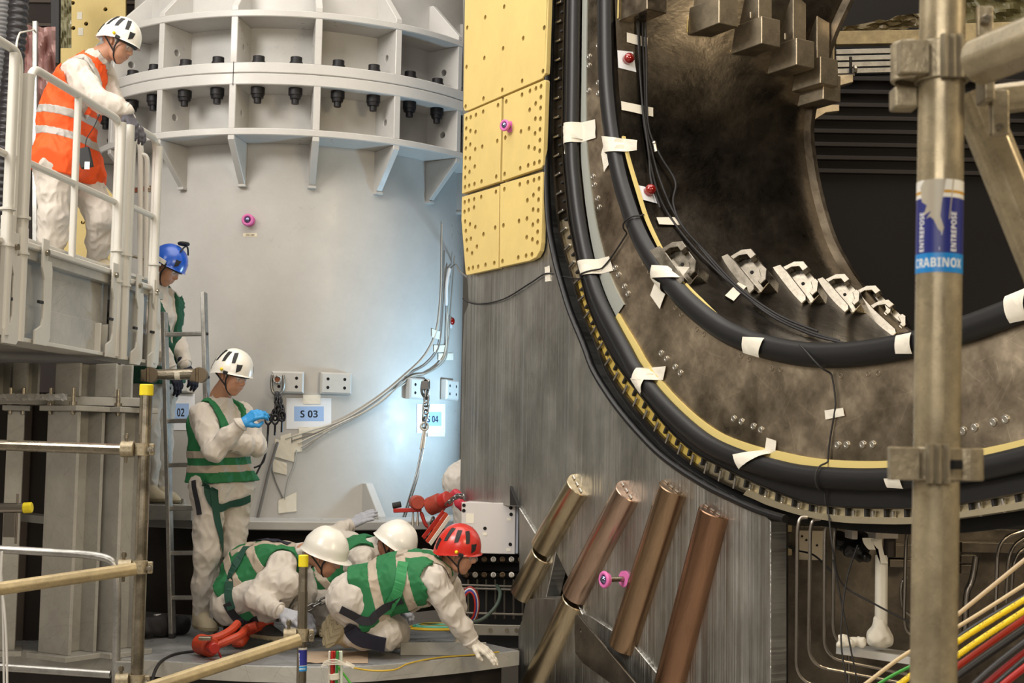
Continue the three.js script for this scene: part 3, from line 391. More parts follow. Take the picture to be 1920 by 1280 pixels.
function sheet(f, nu, nv, th) {                    // a thin crumpled sheet; f(u,v) gives the outer side and the way out
  const pos = [], uv = [], idx = [], m = (nu + 1) * (nv + 1);
  for (const s of [0, 1]) for (let j = 0; j <= nv; j++) for (let i = 0; i <= nu; i++) { const [p, n] = f(i / nu, j / nv); pos.push(p.x - n.x * th * s, p.y - n.y * th * s, p.z - n.z * th * s); uv.push(i / nu * 0.1, j / nv * 0.1); }
  const q = (a, b, c, d) => idx.push(a, b, c, a, c, d);
  for (let j = 0; j < nv; j++) for (let i = 0; i < nu; i++) { const a = j * (nu + 1) + i; q(a, a + 1, a + nu + 2, a + nu + 1); q(m + a, m + a + nu + 1, m + a + nu + 2, m + a + 1); }
  for (let i = 0; i < nu; i++) { const a = i, b = nv * (nu + 1) + i; q(a, m + a, m + a + 1, a + 1); q(b, b + 1, m + b + 1, m + b); }
  for (let j = 0; j < nv; j++) { const a = j * (nu + 1), b = a + nu; q(a, a + nu + 1, m + a + nu + 1, m + a); q(b, m + b, m + b + nu + 1, b + nu + 1); }
  const g = new THREE.BufferGeometry(); g.setAttribute('position', new THREE.Float32BufferAttribute(pos, 3)); g.setAttribute('uv', new THREE.Float32BufferAttribute(uv, 2)); g.setIndex(idx); return toCreasedNormals(g, 0.35);
}
const bil = (q, u, v) => [0, 1].map(k => lerp(lerp(q[0][k], q[1][k], u), lerp(q[3][k], q[2][k], u), v));
const crease = (x, y, k) => PN.noise(x * 14 + k, y * 14, k * 3.7) * 0.006 + PN.noise(x * 40, y * 40 + k, k) * 0.002;
let tk = 0;
function wallTape(label, quad, o = {}) { tk++; const k = tk; const q = quad.map(p => { const w = wl(p[0], p[1], o.z ?? 0); return [w.x, w.y]; });
  const g = sheet((u, v) => { const [x, y] = bil(q, u, v); const z = relief(new THREE.Vector2(x, y)) + 0.009 + Math.abs(crease(x, y, k)) + (o.lift || 0) * v * v; return [wp(x, y, z), WN]; }, 14, 10, 0.0012);
  return solo('tape_piece', g, o.mat || M.tape, label, 'tape', o.group || 'white tape over the seals'); }
wallTape('white tape across the outer seal level with the magenta target', [[1056, 237], [1113, 223], [1114, 258], [1062, 274]]);
wallTape('white tape end hanging below the tape on the outer seal', [[1058, 262], [1068, 262], [1066, 290], [1059, 288]]);
wallTape('white tape folded over the inner seal at the upper left', [[1133, 256], [1192, 262], [1191, 281], [1124, 290]]);
wallTape('short white tape end sticking out under the upper inner seal tape', [[1125, 290], [1139, 284], [1140, 306], [1130, 322]]);
wallTape('large white tape on the outer seal where the black cable crosses', [[1093, 492], [1139, 480], [1147, 507], [1096, 520]]);
wallTape('white tape over the inner seal beside the first cleat', [[1236, 498], [1290, 500], [1276, 520], [1230, 522]]);
wallTape('white tape tail hanging off the inner seal below the first cleat', [[1228, 520], [1252, 532], [1234, 579], [1216, 553]]);
wallTape('white tape over the outer seal at the lower left bend', [[1206, 690], [1246, 686], [1240, 712], [1200, 712]]);
wallTape('white tape tail below the lower left bend of the outer seal', [[1198, 710], [1222, 708], [1218, 735], [1210, 741]]);
wallTape('white tape around the inner seal at the bottom, left of the cable', [[1407, 632], [1445, 634], [1434, 671], [1404, 662]]);
wallTape('white tape over the outer seal at the bottom, bent upward', [[1391, 852], [1446, 838], [1450, 844], [1400, 880]]);
wallTape('white tape tab standing up from the bottom outer seal', [[1434, 820], [1452, 826], [1451, 846], [1431, 842]]);
wallTape('white tape around the inner seal just left of the scaffold pole', [[1693, 630], [1722, 624], [1722, 664], [1694, 664]]);
wallTape('white tape under the outer seal beside the lower pole clamp', [[1676, 897], [1706, 897], [1708, 916], [1680, 914]]);
wallTape('white tape on the inner seal at the right edge of the picture', [[1893, 556], [1935, 540], [1935, 600], [1905, 607]]);
wallTape('small white tape holding the black cable on the steel side', [[1024, 501], [1033, 498], [1035, 527], [1025, 528]], { group: 'cable tapes' });
wallTape('small white tape holding the cable on the curved steel face', [[1543, 769], [1577, 764], [1580, 779], [1545, 786]], { group: 'cable tapes' });
const shellW = (px, py, ins = 0.006) => { const f = shellFrame(px, py); const q = f.q.clone().addScaledVector(f.N, ins); return { p: wp(q.x, q.y, q.z), n: V().addScaledVector(WU, f.N.x).addScaledVector(UP, f.N.y).addScaledVector(WN, f.N.z) }; };
function shellTape(name, label, quad, mat, cat, group) { tk++; const k = tk; const c = quad.map(p => shellW(p[0], p[1], 0.012)); const g = sheet((u, v) => { const p = V(), n = c[0].n; p.addScaledVector(c[0].p, (1 - u) * (1 - v)).addScaledVector(c[1].p, u * (1 - v)).addScaledVector(c[2].p, u * v).addScaledVector(c[3].p, (1 - u) * v); return [p.addScaledVector(n, crease(p.x + p.z, p.y, k) * 0.6), n]; }, 8, 6, 0.0012); return solo(name, g, mat, label, cat, group); }
shellTape('tape_piece', 'white tape over the cables near the top of the inner shell', [[1174, 62], [1213, 72], [1212, 90], [1174, 80]], M.tape, 'tape', 'cable tapes');
shellTape('tape_piece', 'white tape over the cables below the upper red target', [[1163, 191], [1223, 203], [1223, 220], [1163, 208]], M.tape, 'tape', 'cable tapes');
shellTape('tape_piece', 'white tape over the cables above the first cleat', [[1229, 410], [1264, 409], [1273, 424], [1234, 423]], M.tape, 'tape', 'cable tapes');
shellTape('tape_piece', 'white tape over the cable bundle below the second cleat', [[1383, 532], [1398, 540], [1374, 568], [1358, 557]], M.tape, 'tape', 'cable tapes');
// red survey targets on white cards
for (const [label, quad, cx, cy] of [['ruby survey reflector on a white card, the upper one on the inner shell', [[1155, 96], [1186, 98], [1192, 136], [1156, 129]], 1175, 113], ['ruby survey reflector on a white card, above the first cleat', [[1193, 350], [1222, 355], [1232, 383], [1201, 377]], 1214, 362]]) {
  const c = quad.map(p => shellW(p[0], p[1], 0.008)), f = shellW(cx, cy, 0.012); const o = thing('survey_target', label, 'reflector', f.p.clone(), 0, 'ruby reflectors');
  const g = sheet((u, v) => { const p = V(); p.addScaledVector(c[0].p, (1 - u) * (1 - v)).addScaledVector(c[1].p, u * (1 - v)).addScaledVector(c[2].p, u * v).addScaledVector(c[3].p, (1 - u) * v); return [p, f.n]; }, 2, 2, 0.001); into(o, g); part(o, 'white_card', g, M.paper);
  const q = new THREE.Quaternion().setFromUnitVectors(UP, f.n); const holder = merge([cyl(0.03, 0.02, 0, 0.01, 0, 20), new THREE.SphereGeometry(0.031, 18, 12).translate(0, 0.024, 0)]).applyQuaternion(q); part(o, 'ruby_ball', holder, M.ruby);
}
// magenta targets
function magenta(label, p, n, s = 1, stem = 0.05) { const o = thing('survey_target', label, 'reflector', p, 0, 'magenta survey targets'); const q = new THREE.Quaternion().setFromUnitVectors(UP, n); o.quaternion.copy(q); o.scale.setScalar(s);
  part(o, 'base_disc', cyl(0.042, 0.012, 0, 0.006, 0, 24), M.magenta); part(o, 'stem', cyl(0.014, stem, 0, stem / 2 + 0.01, 0, 14), M.galv); part(o, 'cup', merge([new THREE.TorusGeometry(0.034, 0.011, 10, 24).rotateX(Math.PI / 2).translate(0, stem + 0.02, 0), cyl(0.034, 0.02, 0, stem + 0.008, 0, 24)]), M.magenta); part(o, 'prism', new THREE.SphereGeometry(0.024, 16, 10).translate(0, stem + 0.018, 0), Ph(0x8a8fb0, 0.1, 1)); return o; }
magenta('magenta survey target on the upper right small yellow board', wpx(958, 238, 0.036), WN.clone().applyAxisAngle(UP, 0.3), 0.85);
magenta('magenta survey target standing off the steel beside the brown copper tube', wpx(1172, 1085, 0.0), WN.clone(), 1.05, 0.11);
{ const h = colHit(468, 414, CB + 0.002); magenta('magenta survey target on the front of the grey column', h.p, V(Math.sin(h.a), 0, Math.cos(h.a)), 1.0, 0.03); }
// ---------- scaffold pole in front, with its clamps and tubes ----------
{
  const a = P(1778.4, -820, 1.515), b = P(1731.3, 2680, 1.515), r = 0.02415; const o = thing('scaffold_pole', 'thick scuffed steel scaffold pole close in front with a torn blue sticker', 'scaffold pole', b.clone());
  part(o, 'tube', into(o, boxUVcyl(a, b, r)), M.poleBig);
  const ax = a.clone().sub(b).normalize(), at = py => { const y = P(1760, py, 1.515).y, k = (a.y - y) / (a.y - b.y); return a.clone().lerp(b, k); };
  const t0 = at(343), t1 = at(515), H = t0.distanceTo(t1);
  const t = canvasTex(1024, 820, (x, w, h) => { x.fillStyle = '#cfc8bd'; x.fillRect(0, 0, w, h); x.fillStyle = '#e9e6dc'; x.fillRect(0, 0, w, 160); x.fillStyle = '#c9962f'; x.fillRect(0, 96, w, 26); x.fillStyle = '#232b78'; x.fillRect(0, 160, w, 490); x.fillStyle = '#1a86d0'; x.fillRect(0, 650, w, 170);
    x.fillStyle = '#eeeee8'; x.font = 'bold 104px sans-serif'; x.textAlign = 'left'; x.textBaseline = 'middle';
    for (const cx of [215, 625]) { x.save(); x.translate(cx, 640); x.rotate(-Math.PI / 2); x.scale(0.62, 1); x.fillText('ENTREPOSE', 0, 0); x.restore(); }
    x.save(); x.font = 'bold 112px sans-serif'; x.translate(84, 735); x.scale(1.18, 1); x.textAlign = 'left'; x.fillText('CRABINOX', 0, 0); x.restore();
    // torn patches where the steel shows
    x.fillStyle = '#b3aa97'; x.beginPath(); for (const [i, [u, v]] of [[250, 0], [520, 0], [470, 210], [455, 330], [500, 430], [480, 480], [430, 440], [380, 360], [330, 330], [280, 350], [350, 280], [240, 320], [290, 230], [210, 190], [180, 60]].entries()) i ? x.lineTo(u, v) : x.moveTo(u, v); x.fill(); x.beginPath(); for (const [i, [u, v]] of [[600, 0], [625, 0], [590, 200], [570, 360], [558, 350], [580, 180]].entries()) i ? x.lineTo(u, v) : x.moveTo(u, v); x.fill();
    x.fillStyle = 'rgba(240,240,235,0.8)'; x.fillRect(470, 470, 10, 26); x.fillRect(445, 600, 8, 30); });
  const th = rad(212), g = new THREE.CylinderGeometry(r + 0.00035, r + 0.00035, H, 40, 1, true, -th / 2 - 0.06, th); along(g, t1, t0);
  part(o, 'sticker', into(o, g), S(0xffffff, 0.35, 0, { map: t }), 'torn blue and white sticker');
}
function boxUVcyl(a, b, r) { const L = a.distanceTo(b); const g = new THREE.CylinderGeometry(r, r, L, 48, 24, true); const uv = g.attributes.uv; for (let i = 0; i < uv.count; i++) uv.setXY(i, uv.getX(i) * 2 * Math.PI * r, uv.getY(i) * L); return along(g, a, b); }
{
  const ext = (pts, h, holes) => extr(pts, h, holes, 0.0012).rotateX(-Math.PI / 2);
  const band = h => { const n = 40, out = [], inn = []; for (let i = 0; i < n; i++) { const a = i / n * Math.PI * 2; out.push([Math.cos(a) * 0.0285, Math.sin(a) * 0.0285]); inn.push(new THREE.Vector2(Math.cos(-a) * 0.0246, Math.sin(-a) * 0.0246)); } return ext(out, h, [new THREE.Path(inn)]); };
  const jaw = (cx, cz, R, a0, a1, h, w = 0.0045) => { const p = [], n = 20; for (let i = 0; i <= n; i++) { const a = rad(lerp(a0, a1, i / n)); p.push([cx + Math.cos(a) * R, cz + Math.sin(a) * R]); } for (let i = n; i >= 0; i--) { const a = rad(lerp(a0, a1, i / n)); p.push([cx + Math.cos(a) * (R - w), cz + Math.sin(a) * (R - w)]); } return ext(p, h); };
  // lower clamp: band, ribs on the front, a jaw on each side
  const c = P(1751, 900, 1.515); const o = thing('pole_clamp', 'worn steel scaffold clamp around the lower part of the front pole', 'clamp', c); const h = 0.0345;
  part(o, 'band', band(h), M.clamp); part(o, 'jaw', merge([jaw(0.035, 0.004, 0.0185, -140, 100, h), jaw(0.036, 0.006, 0.0175, -150, 110, h * 0.3)]), M.clamp); part(o, 'jaw', merge([ext([[-0.052, -0.030], [-0.052, -0.010], [-0.024, 0.014], [-0.024, -0.030]], h), ext([[-0.054, -0.031], [-0.054, -0.026], [-0.030, -0.026], [-0.030, -0.031]], h)]), M.clamp);
  part(o, 'rib', merge([-0.013, -0.004, 0.005].map(x => rod(V(x, -0.003, 0.0285), V(x, h + 0.004, 0.0285), 0.004, 10))), M.clamp);
  part(o, 'slot', ext([[0.006, -0.0305], [0.012, -0.033], [0.020, -0.0315], [0.022, -0.0285], [0.006, -0.0285]], 0.010).translate(0, 0.012, 0.0), M.hole);
  // upper clamp, taking the cross tube
  const u = P(1766, 155, 1.515), q = thing('pole_clamp', 'worn steel scaffold clamp at the top of the front pole, holding the cross tube', 'clamp', u); const k = 0.042;
  part(q, 'band', band(k), M.clamp); part(q, 'jaw', merge([jaw(-0.034, 0.0, 0.021, 20, 270, k), ext([[-0.052, -0.028], [-0.052, -0.004], [-0.022, 0.014], [-0.022, -0.028]], 0.036).translate(0, 0.003, 0)]), M.clamp); part(q, 'jaw', merge([box(0.026, 0.024, 0.026, -0.036, -0.014, -0.02, 0.003)]), M.clamp);
  part(q, 'rib', merge([-0.006, 0.003, 0.011].map(x => rod(V(x, -0.002, 0.029), V(x, k + 0.003, 0.029), 0.0042, 10))), M.clamp);
  part(q, 'side_bracket', merge([box(0.012, 0.075, 0.03, 0.043, 0.012, 0.012, 0.003), box(0.03, 0.012, 0.02, 0.032, 0.022, 0.01, 0.002), box(0.018, 0.034, 0.006, 0.047, 0.068, 0.0, 0.002), box(0.02, 0.05, 0.012, 0.058, -0.035, 0.01, 0.003)]), M.clamp); part(q, 'bolt', rod(V(0.045, 0.068, -0.004), V(0.045, 0.068, 0.012), 0.0055, 6), M.galv); part(q, 'bolt', rod(V(0.056, -0.052, 0.0), V(0.056, -0.052, 0.022), 0.004, 12), M.galv);
  // cross tube running out of the picture towards the right, and the brace behind
  const s = solo('scaffold_tube', boxUVcyl2(P(1838, 115, 1.42), P(2600, -185, 1.0), 0.0242), M.poleBig, 'short thick tube leaving the upper clamp towards the right', 'scaffold tube', 'front scaffold tubes');
  solo('scaffold_tube', boxUVcyl2(P(1822, 175, 1.62), P(2390, 1580, 1.62), 0.0242), M.poleBig, 'slanted brace tube behind the front pole at the right', 'scaffold tube', 'front scaffold tubes');
  solo('scaffold_tube', boxUVcyl2(P(1838, 190, 1.75), P(2700, 88, 1.75), 0.019), M.poleBig, 'level tube behind the upper clamp at the right', 'scaffold tube', 'front scaffold tubes');
}
function boxUVcyl2(a, b, r) { const g = pipe(a, b, r, 0.0032, 40); return boxUV(g); }
// ---------- the painted work platform at the left and its guard rails ----------
// its long side lies in one upright plane; x along it (away from the camera), y up, z out of it
const LA = V(-2.50, 0, -6.9), LB = V(-2.24, 0, -9.15), LUx = LB.clone().sub(LA).normalize(), LNz = LUx.clone().cross(UP).normalize();
if (LNz.x < 0) LNz.negate();
const LTURN = Math.atan2(-LUx.z, LUx.x);
const lq = (px, py, off = 0) => { const r = ray(px, py); const k = (off - C0.clone().sub(LA).dot(LNz)) / r.dot(LNz); const p = r.multiplyScalar(k).add(C0); return V(p.clone().sub(LA).dot(LUx), p.y, off); };
const lw = q => LA.clone().addScaledVector(LUx, q.x).addScaledVector(LNz, q.z).setY(q.y);
{
  const o = thing('work_platform', 'raised white-grey painted work platform with a deep side beam', 'work platform', LA.clone(), LTURN);
  const near = -1.7, end = lq(303, 600).x + 0.02, yT = 2.17, yB = lq(238, 672).y, yM = lq(200, 604).y, w = 2.0;
  part(o, 'deck', box(end - near, 0.05, w, (end + near) / 2, yT - 0.025, -w / 2 + 0.0), M.frame);
  part(o, 'side_beam', box(end - near, yM - yB, 0.10, (end + near) / 2, (yM + yB) / 2, -0.09), M.liftPanel); part(o, 'bottom_flange', box(end - near, 0.022, 0.20, (end + near) / 2, yB + 0.0, -0.08), M.lift); part(o, 'bottom_plate', box(end - near, 0.02, w, (end + near) / 2, yB + 0.014, -w / 2 - 0.1), M.frame);
  for (const [x0, x1, lab] of [[-20, 22, 'toe board panel of the nearest bay'], [66, 219, 'toe board panel of the middle bay'], [252, 292, 'toe board panel of the far bay']]) { const a = lq(x0, 560).x, b = lq(x1, 560).x; part(o, 'toe_board', box(b - a, yT + 0.06 - yM + 0.02, 0.045, (a + b) / 2, (yT + 0.06 + yM) / 2, -0.075, 0.012), M.liftPanel, lab); part(o, 'toe_lip', box(b - a + 0.03, 0.018, 0.07, (a + b) / 2, yT + 0.06, -0.075), M.lift); }
  for (const px of [3, 13, 30, 190, 203, 212, 219, 262, 283, 290]) { const x = lq(px, 650).x; part(o, 'stiffener', box(0.014, yM - yB - 0.02, 0.05, x, (yM + yB) / 2, -0.03), M.lift); }
  for (const x of [near + 0.3, 0.4, 1.2, 1.95]) part(o, 'cross_beam', box(0.12, 0.3, w - 0.1, x, yB + 0.16, -w / 2 - 0.1), M.frame);
}
// sockets and uprights that stand on the side beam
const railR = 0.022;
function socket(px, y0, y1, r, label) { const a = lq(px[0], y0, 0.02), b = lq(px[1], y1, 0.02); b.x = a.x + (b.x - a.x) * 0.5; const base = lw(V(a.x, b.y, 0.02)); const o = thing('guard_rail_post', label, 'post', base, LTURN, null); const h = a.y - b.y; part(o, 'tube', pipe(V(0, 0, 0), V(0, h, 0), r, 0.004, 20), M.lift); part(o, 'sleeve', pipe(V(0, 0, 0), V(0, Math.min(0.62, h * 0.42), 0), r + 0.005, 0.004, 20), M.lift); for (const f of [0.62, 0.44]) part(o, 'collar', pipe(V(0, f - 0.006, 0), V(0, f + 0.006, 0), r + 0.013, 0.012, 20), M.lift); return o; }
socket([53, 48], 140, 643, 0.031, 'thick white post at the near end of the middle guard rail');
socket([28, 26], 100, 632, 0.026, 'thick white post at the far end of the nearest guard rail');
socket([243, 238], 235, 676, 0.031, 'thick white post between the middle and the far guard rail');
socket([229, 222], 230, 670, 0.026, 'white post at the far end of the middle guard rail, under the gloved hands');
socket([298, 291], 275, 682, 0.026, 'white post at the far end of the farthest guard rail');
function panel(label, xs, ys, hooks) {             // xs: near, far pixel columns; ys: [top, mid, bottom] rows at both
  const A = ys.map(y => lq(xs[0], y[0])), B = ys.map(y => lq(xs[1], y[1])); const o = thing('guard_rail', label, 'guard rail', lw(V(A[0].x, A[2].y, 0)), LTURN); const o0 = V(A[0].x, A[2].y, 0); const L = p => p.clone().sub(o0);
  const far = V(B[0].x, (A[0].y + B[0].y) / 2, 0), topN = V(A[0].x, far.y, 0); const yb = (A[2].y + B[2].y) / 2, ym = (A[1].y + B[1].y) / 2;
  part(o, 'hoop', bent([V(A[0].x, yb, 0), topN, far, V(B[0].x, yb, 0)].map(L), railR, 0.09), M.lift);
  part(o, 'middle_rail', rod(L(V(A[0].x, ym, 0)), L(V(B[0].x, ym, 0)), railR * 0.82), M.lift); part(o, 'bottom_rail', rod(L(V(A[0].x, yb, 0)), L(V(B[0].x, yb, 0)), railR * 0.9), M.lift);
  const n = Math.max(1, Math.round((B[0].x - A[0].x) / 0.6)); for (let k = 1; k < n; k++) { const x = lerp(A[0].x, B[0].x, k / n); part(o, 'upright', rod(L(V(x, yb, 0)), L(V(x, far.y, 0)), railR * 0.9), M.lift); }
  for (const hx of hooks) { const q = lq(hx, 540, 0.03); const c = L(V(q.x, 0, 0.03)); c.y = yb - o0.y; const s = extr([[-0.035, 0.05], [0.035, 0.05], [0.035, -0.02], [0.02, -0.06], [0.07, -0.06], [0.085, -0.10], [0.085, -0.46], [0.05, -0.5], [-0.09, -0.5], [-0.09, -0.43], [-0.02, -0.40], [-0.005, -0.36], [-0.005, -0.16], [-0.035, -0.10]], 0.012, [], 0.002); part(o, 'hook_plate', s.translate(c.x, c.y, c.z), M.lift); part(o, 'hook_pin', merge([cyl(0.016, 0.03, 0, 0, 0, 16).rotateX(Math.PI / 2).translate(c.x, c.y - 0.02, c.z + 0.012)]), M.galv); part(o, 'latch', merge([box(0.05, 0.016, 0.016, c.x - 0.04, c.y - 0.28, c.z + 0.01)]), M.black); }
  return o;
}
panel('nearest white guard rail at the left edge of the picture', [-60, 36], [[20, 117], [255, 302], [425, 468]], [22]);
panel('middle white guard rail the man in the orange vest leans on', [58, 224], [[128, 222], [305, 384], [460, 517]], [80, 212]);
panel('farthest white guard rail, nearest to the grey column', [250, 293], [[228, 268], [385, 412], [528, 545]], [258, 290]);
// gate tubes behind the far rail
{
  const o = thing('gate_frame', 'narrow white tube gate behind the far guard rail', 'gate', P(262, 560, 9.3)); const b = o.position.clone(); const Q = (x, y, d = 9.3) => P(x, y, d).sub(b);
  part(o, 'hoop', bent([Q(255, 262), Q(264, 270), Q(263, 560)], 0.02, 0.06), M.lift); part(o, 'hoop', bent([Q(262, 290), Q(276, 292), Q(274, 565)], 0.018, 0.05), M.lift); part(o, 'tube', rod(Q(290, 380), Q(287, 560), 0.02), M.lift); part(o, 'latch', merge([bar(Q(252, 357), Q(285, 352), 0.035, 0.012), box(0.03, 0.03, 0.03, ...Q(279, 356).toArray())]), M.galv);
  part(o, 'chain_hook', merge([rod(Q(248, 480), Q(290, 490), 0.01), new THREE.TorusGeometry(0.025, 0.007, 8, 16).translate(...Q(274, 488).toArray())]), M.galv);
}
// ---------- steel frame under the platform ----------
function hbeam(w, d, h, t) { const f = t, q = [[-w / 2, -d / 2], [w / 2, -d / 2], [w / 2, -d / 2 + f], [t * 0.4, -d / 2 + f], [t * 0.4, d / 2 - f], [w / 2, d / 2 - f], [w / 2, d / 2], [-w / 2, d / 2], [-w / 2, d / 2 - f], [-t * 0.4, d / 2 - f], [-t * 0.4, -d / 2 + f], [-w / 2, -d / 2 + f]]; return boxUV(extr(q, h, [], 0.003).rotateX(-Math.PI / 2)); }
const yFl = flat(100, 760, 0).y; 
for (const [label, px, d, turn, w, dd, y1] of [['narrow grey steel column at the far left of the frame', 26, 8.15, 0.3, 0.09, 0.16, 1.40], ['broad grey steel column in the middle of the frame', 139, 8.05, -0.55, 0.24, 0.2, 1.40], ['grey steel column at the right of the frame, beside the tall pole', 228, 8.2, -0.6, 0.20, 0.20, 1.40]]) {
  const p = P(px, 900, d).setY(0); const o = thing('steel_column', label, 'column', p, turn, null); part(o, 'profile', hbeam(w, dd, y1 - 0.06, 0.022).translate(0, 0.03, 0), M.frame); part(o, 'base_plate', box(w + 0.08, 0.03, dd + 0.1, 0, 0.015, 0), M.frame); part(o, 'head_plate', box(w + 0.06, 0.03, dd + 0.08, 0, y1 - 0.015, 0), M.frame); for (const s of [-1, 1]) part(o, 'bolt', merge([rod(V(s * w * 0.38, y1 - 0.05, dd / 2 + 0.01), V(s * w * 0.38, y1 + 0.10, dd / 2 + 0.01), 0.012, 10), cyl(0.022, 0.02, s * w * 0.38, y1 + 0.012, dd / 2 + 0.01, 6)]), M.galv);
}
solo('steel_beam', boxUV(bar(P(-60, 748, 8.1).setY(1.43), P(268, 748, 8.2).setY(1.43), 0.05, 0.24)), M.frame, 'flat grey steel beam lying across the heads of the frame columns', 'beam');
for (const [label, px, w] of [['short grey stub column under the platform, far left', -6, 0.12], ['short grey stub column under the platform, second from the left', 50, 0.10], ['wide short grey stub column under the platform, third from the left', 148, 0.17], ['short grey stub column under the platform, nearest the tall pole', 215, 0.14]]) { const p = P(px, 700, 8.15).setY(1.456); const o = thing('stub_column', label, 'column', p, -0.5); part(o, 'profile', hbeam(w * 1.1, w, 0.19, 0.016), M.frame); }
solo('steel_beam', boxUV(bar(P(40, 968, 8.35), P(104, 975, 8.35), 0.045, 0.16)), M.frame, 'short grey steel shelf between the left frame columns', 'beam');
solo('foil_wrap', sheet((u, v) => { const p = P(lerp(-30, 126, u), lerp(738, 750, v), 7.93 - v * 0.06); return [p.add(V(0, PN.noise(u * 30, v * 9, 2) * 0.012, 0)), V(0, 0.4, 0.9)]; }, 40, 4, 0.002), Ph(0xe8e8e8, 0.15, 0.6), 'crumpled shiny clear wrap along the beam at the left', 'wrap');
// ---------- aluminium scaffold in front at the left ----------
const sTube = (label, a, b, r, m, group) => solo('scaffold_tube', boxUV(pipe(a, b, r, 0.004, 28)), m, label, 'scaffold tube', group);
function capPole(label, top, bot, r, holes, m = M.galv) { const o = thing('scaffold_pole', label, 'scaffold pole', bot.clone()); const t = top.clone().sub(bot); part(o, 'tube', boxUV(pipe(V(), t, r, 0.004, 28)), m); const c = t.clone().normalize(); part(o, 'cap', rod(t.clone().addScaledVector(c, -0.042), t.clone().addScaledVector(c, 0.004), r + 0.0025, 24), M.yellowCap, 'yellow plastic cap'); for (const f of holes) part(o, 'hole', cyl(0.006, 0.004, 0, 0, 0, 12).rotateX(Math.PI / 2).translate(t.x * f, t.y * f, r), M.hole); return o; }
capPole('upright scaffold pole with a yellow cap beside the steel frame', P(275, 722, 5.6), P(236, 1880, 5.6), 0.0245, [0.047, 0.09, 0.137, 0.257, 0.325, 0.45]);
{ const o = capPole('short scaffold post with yellow cap and blue label before the kneeling crew', P(569, 1042, 5.6), P(556, 1800, 5.6), 0.0172, [0.14]); const b = o.position.clone(); const a = P(566.5, 1213, 5.6).sub(b), c = P(566, 1257, 5.6).sub(b); part(o, 'lower_sleeve', pipe(V(), P(568, 1108, 5.6).sub(b), 0.0190, 0.003, 28), M.galv);
  const t = canvasTex(128, 256, (x, w, h) => { x.fillStyle = '#d8d4cc'; x.fillRect(0, 0, w, h); x.fillStyle = '#2a2f86'; x.fillRect(0, 24, w, 170); x.fillStyle = '#1f86c8'; x.fillRect(0, 200, w, 56); x.fillStyle = '#e8e8e8'; x.font = 'bold 30px sans-serif'; x.save(); x.translate(44, 186); x.rotate(-Math.PI / 2); x.scale(0.8, 1); x.fillText('ENTREPOSE', 0, 0); x.restore(); x.font = 'bold 25px sans-serif'; x.scale(0.62, 1); x.fillText('CRABINOX', 26, 238); });
  const th = rad(180), g = new THREE.CylinderGeometry(0.0194, 0.0194, a.distanceTo(c), 24, 1, true, -th / 2 + 0.15, th); part(o, 'sticker', along(g, c, a), S(0xffffff, 0.4, 0, { map: t }), 'blue label'); }
sTube('level scaffold tube ending at the clamp on the tall left pole', P(-30, 833, 5.75), P(243, 843, 5.6), 0.0215, M.galv, 'left scaffold tubes');
sTube('cream scaffold tube rising towards the middle clamp of the tall left pole', P(-40, 1109, 5.2), P(254, 1066, 5.45), 0.0245, M.cream, 'left scaffold tubes');
sTube('cream scaffold tube rising from the bottom edge to the short capped post', P(268, 1294, 5.25), P(562, 1199, 5.5), 0.0245, M.cream, 'left scaffold tubes');
sTube('thin level scaffold tube at the bottom left corner', P(-30, 1248, 5.9), P(207, 1264, 5.9), 0.0165, M.alu, 'left scaffold tubes');
{ const Q = (x, y) => P(x, y, 5.95); const o = thing('guard_loop', 'bent aluminium guard loop with a rounded corner beside the tall left pole', 'guard rail', Q(200, 1290)); part(o, 'tube', into(o, bent([Q(-40, 1027), Q(196, 1041), Q(221, 1062), Q(206, 1880)], 0.0168, 0.13, 18)), M.alu); part(o, 'joining_plate', into(o, boxUV(box(0.075, 0.05, 0.006).translate(...P(234, 1252, 5.88).toArray()))), M.alu); }
{ const o = thing('scaffold_tube', 'dark short scaffold tube with a yellow end at the left edge', 'scaffold tube', P(20, 960, 6.9)); const b = o.position.clone(); part(o, 'tube', pipe(P(-60, 952, 6.9).sub(b), P(44, 952, 6.9).sub(b), 0.024, 0.004, 24), M.tube); part(o, 'cap', rod(P(44, 952, 6.9).sub(b), P(60, 951, 6.9).sub(b), 0.026, 24), M.yellowCap, 'yellow plastic cap'); part(o, 'bracket', merge([box(0.06, 0.12, 0.03, 0.0, -0.06, 0.0), rod(V(0.03, 0.09, 0), V(0.03, -0.15, 0), 0.006, 8)]), M.tube); }
function coupler(label, p, r1, turn, s = 1) {      // right-angle scaffold coupler
  const o = thing('tube_clamp', label, 'clamp', p, turn); o.scale.setScalar(s); const ring = (ax, off) => { const g = pipe(V(0, -0.024, 0), V(0, 0.024, 0), r1 + 0.0075, 0.0072, 24); if (ax === 'x') g.rotateZ(Math.PI / 2); return g.translate(...off); };
  part(o, 'upright_jaw', merge([ring('y', [0, 0, 0]), box(0.02, 0.046, 0.02, r1 + 0.016, 0, 0.012), box(0.018, 0.05, 0.024, -r1 - 0.016, 0, 0.01)]), M.clamp); part(o, 'cross_jaw', merge([ring('x', [-r1 - 0.03, 0, 0.01]), box(0.03, 0.05, 0.05, -r1 - 0.02, 0, 0)]), M.clamp); part(o, 'bolt', merge([rod(V(r1 + 0.016, 0, -0.01), V(r1 + 0.016, 0, 0.045), 0.007, 10), cyl(0.013, 0.014, 0, 0, 0, 6).rotateX(Math.PI / 2).translate(r1 + 0.016, 0, 0.034)]), M.galv); part(o, 'bolt', merge([rod(V(-r1 - 0.035, -0.055, 0.014), V(-r1 - 0.035, 0.06, 0.014), 0.007, 10), cyl(0.012, 0.014, -r1 - 0.035, 0.048, 0.014, 6)]), M.galv); return o; }
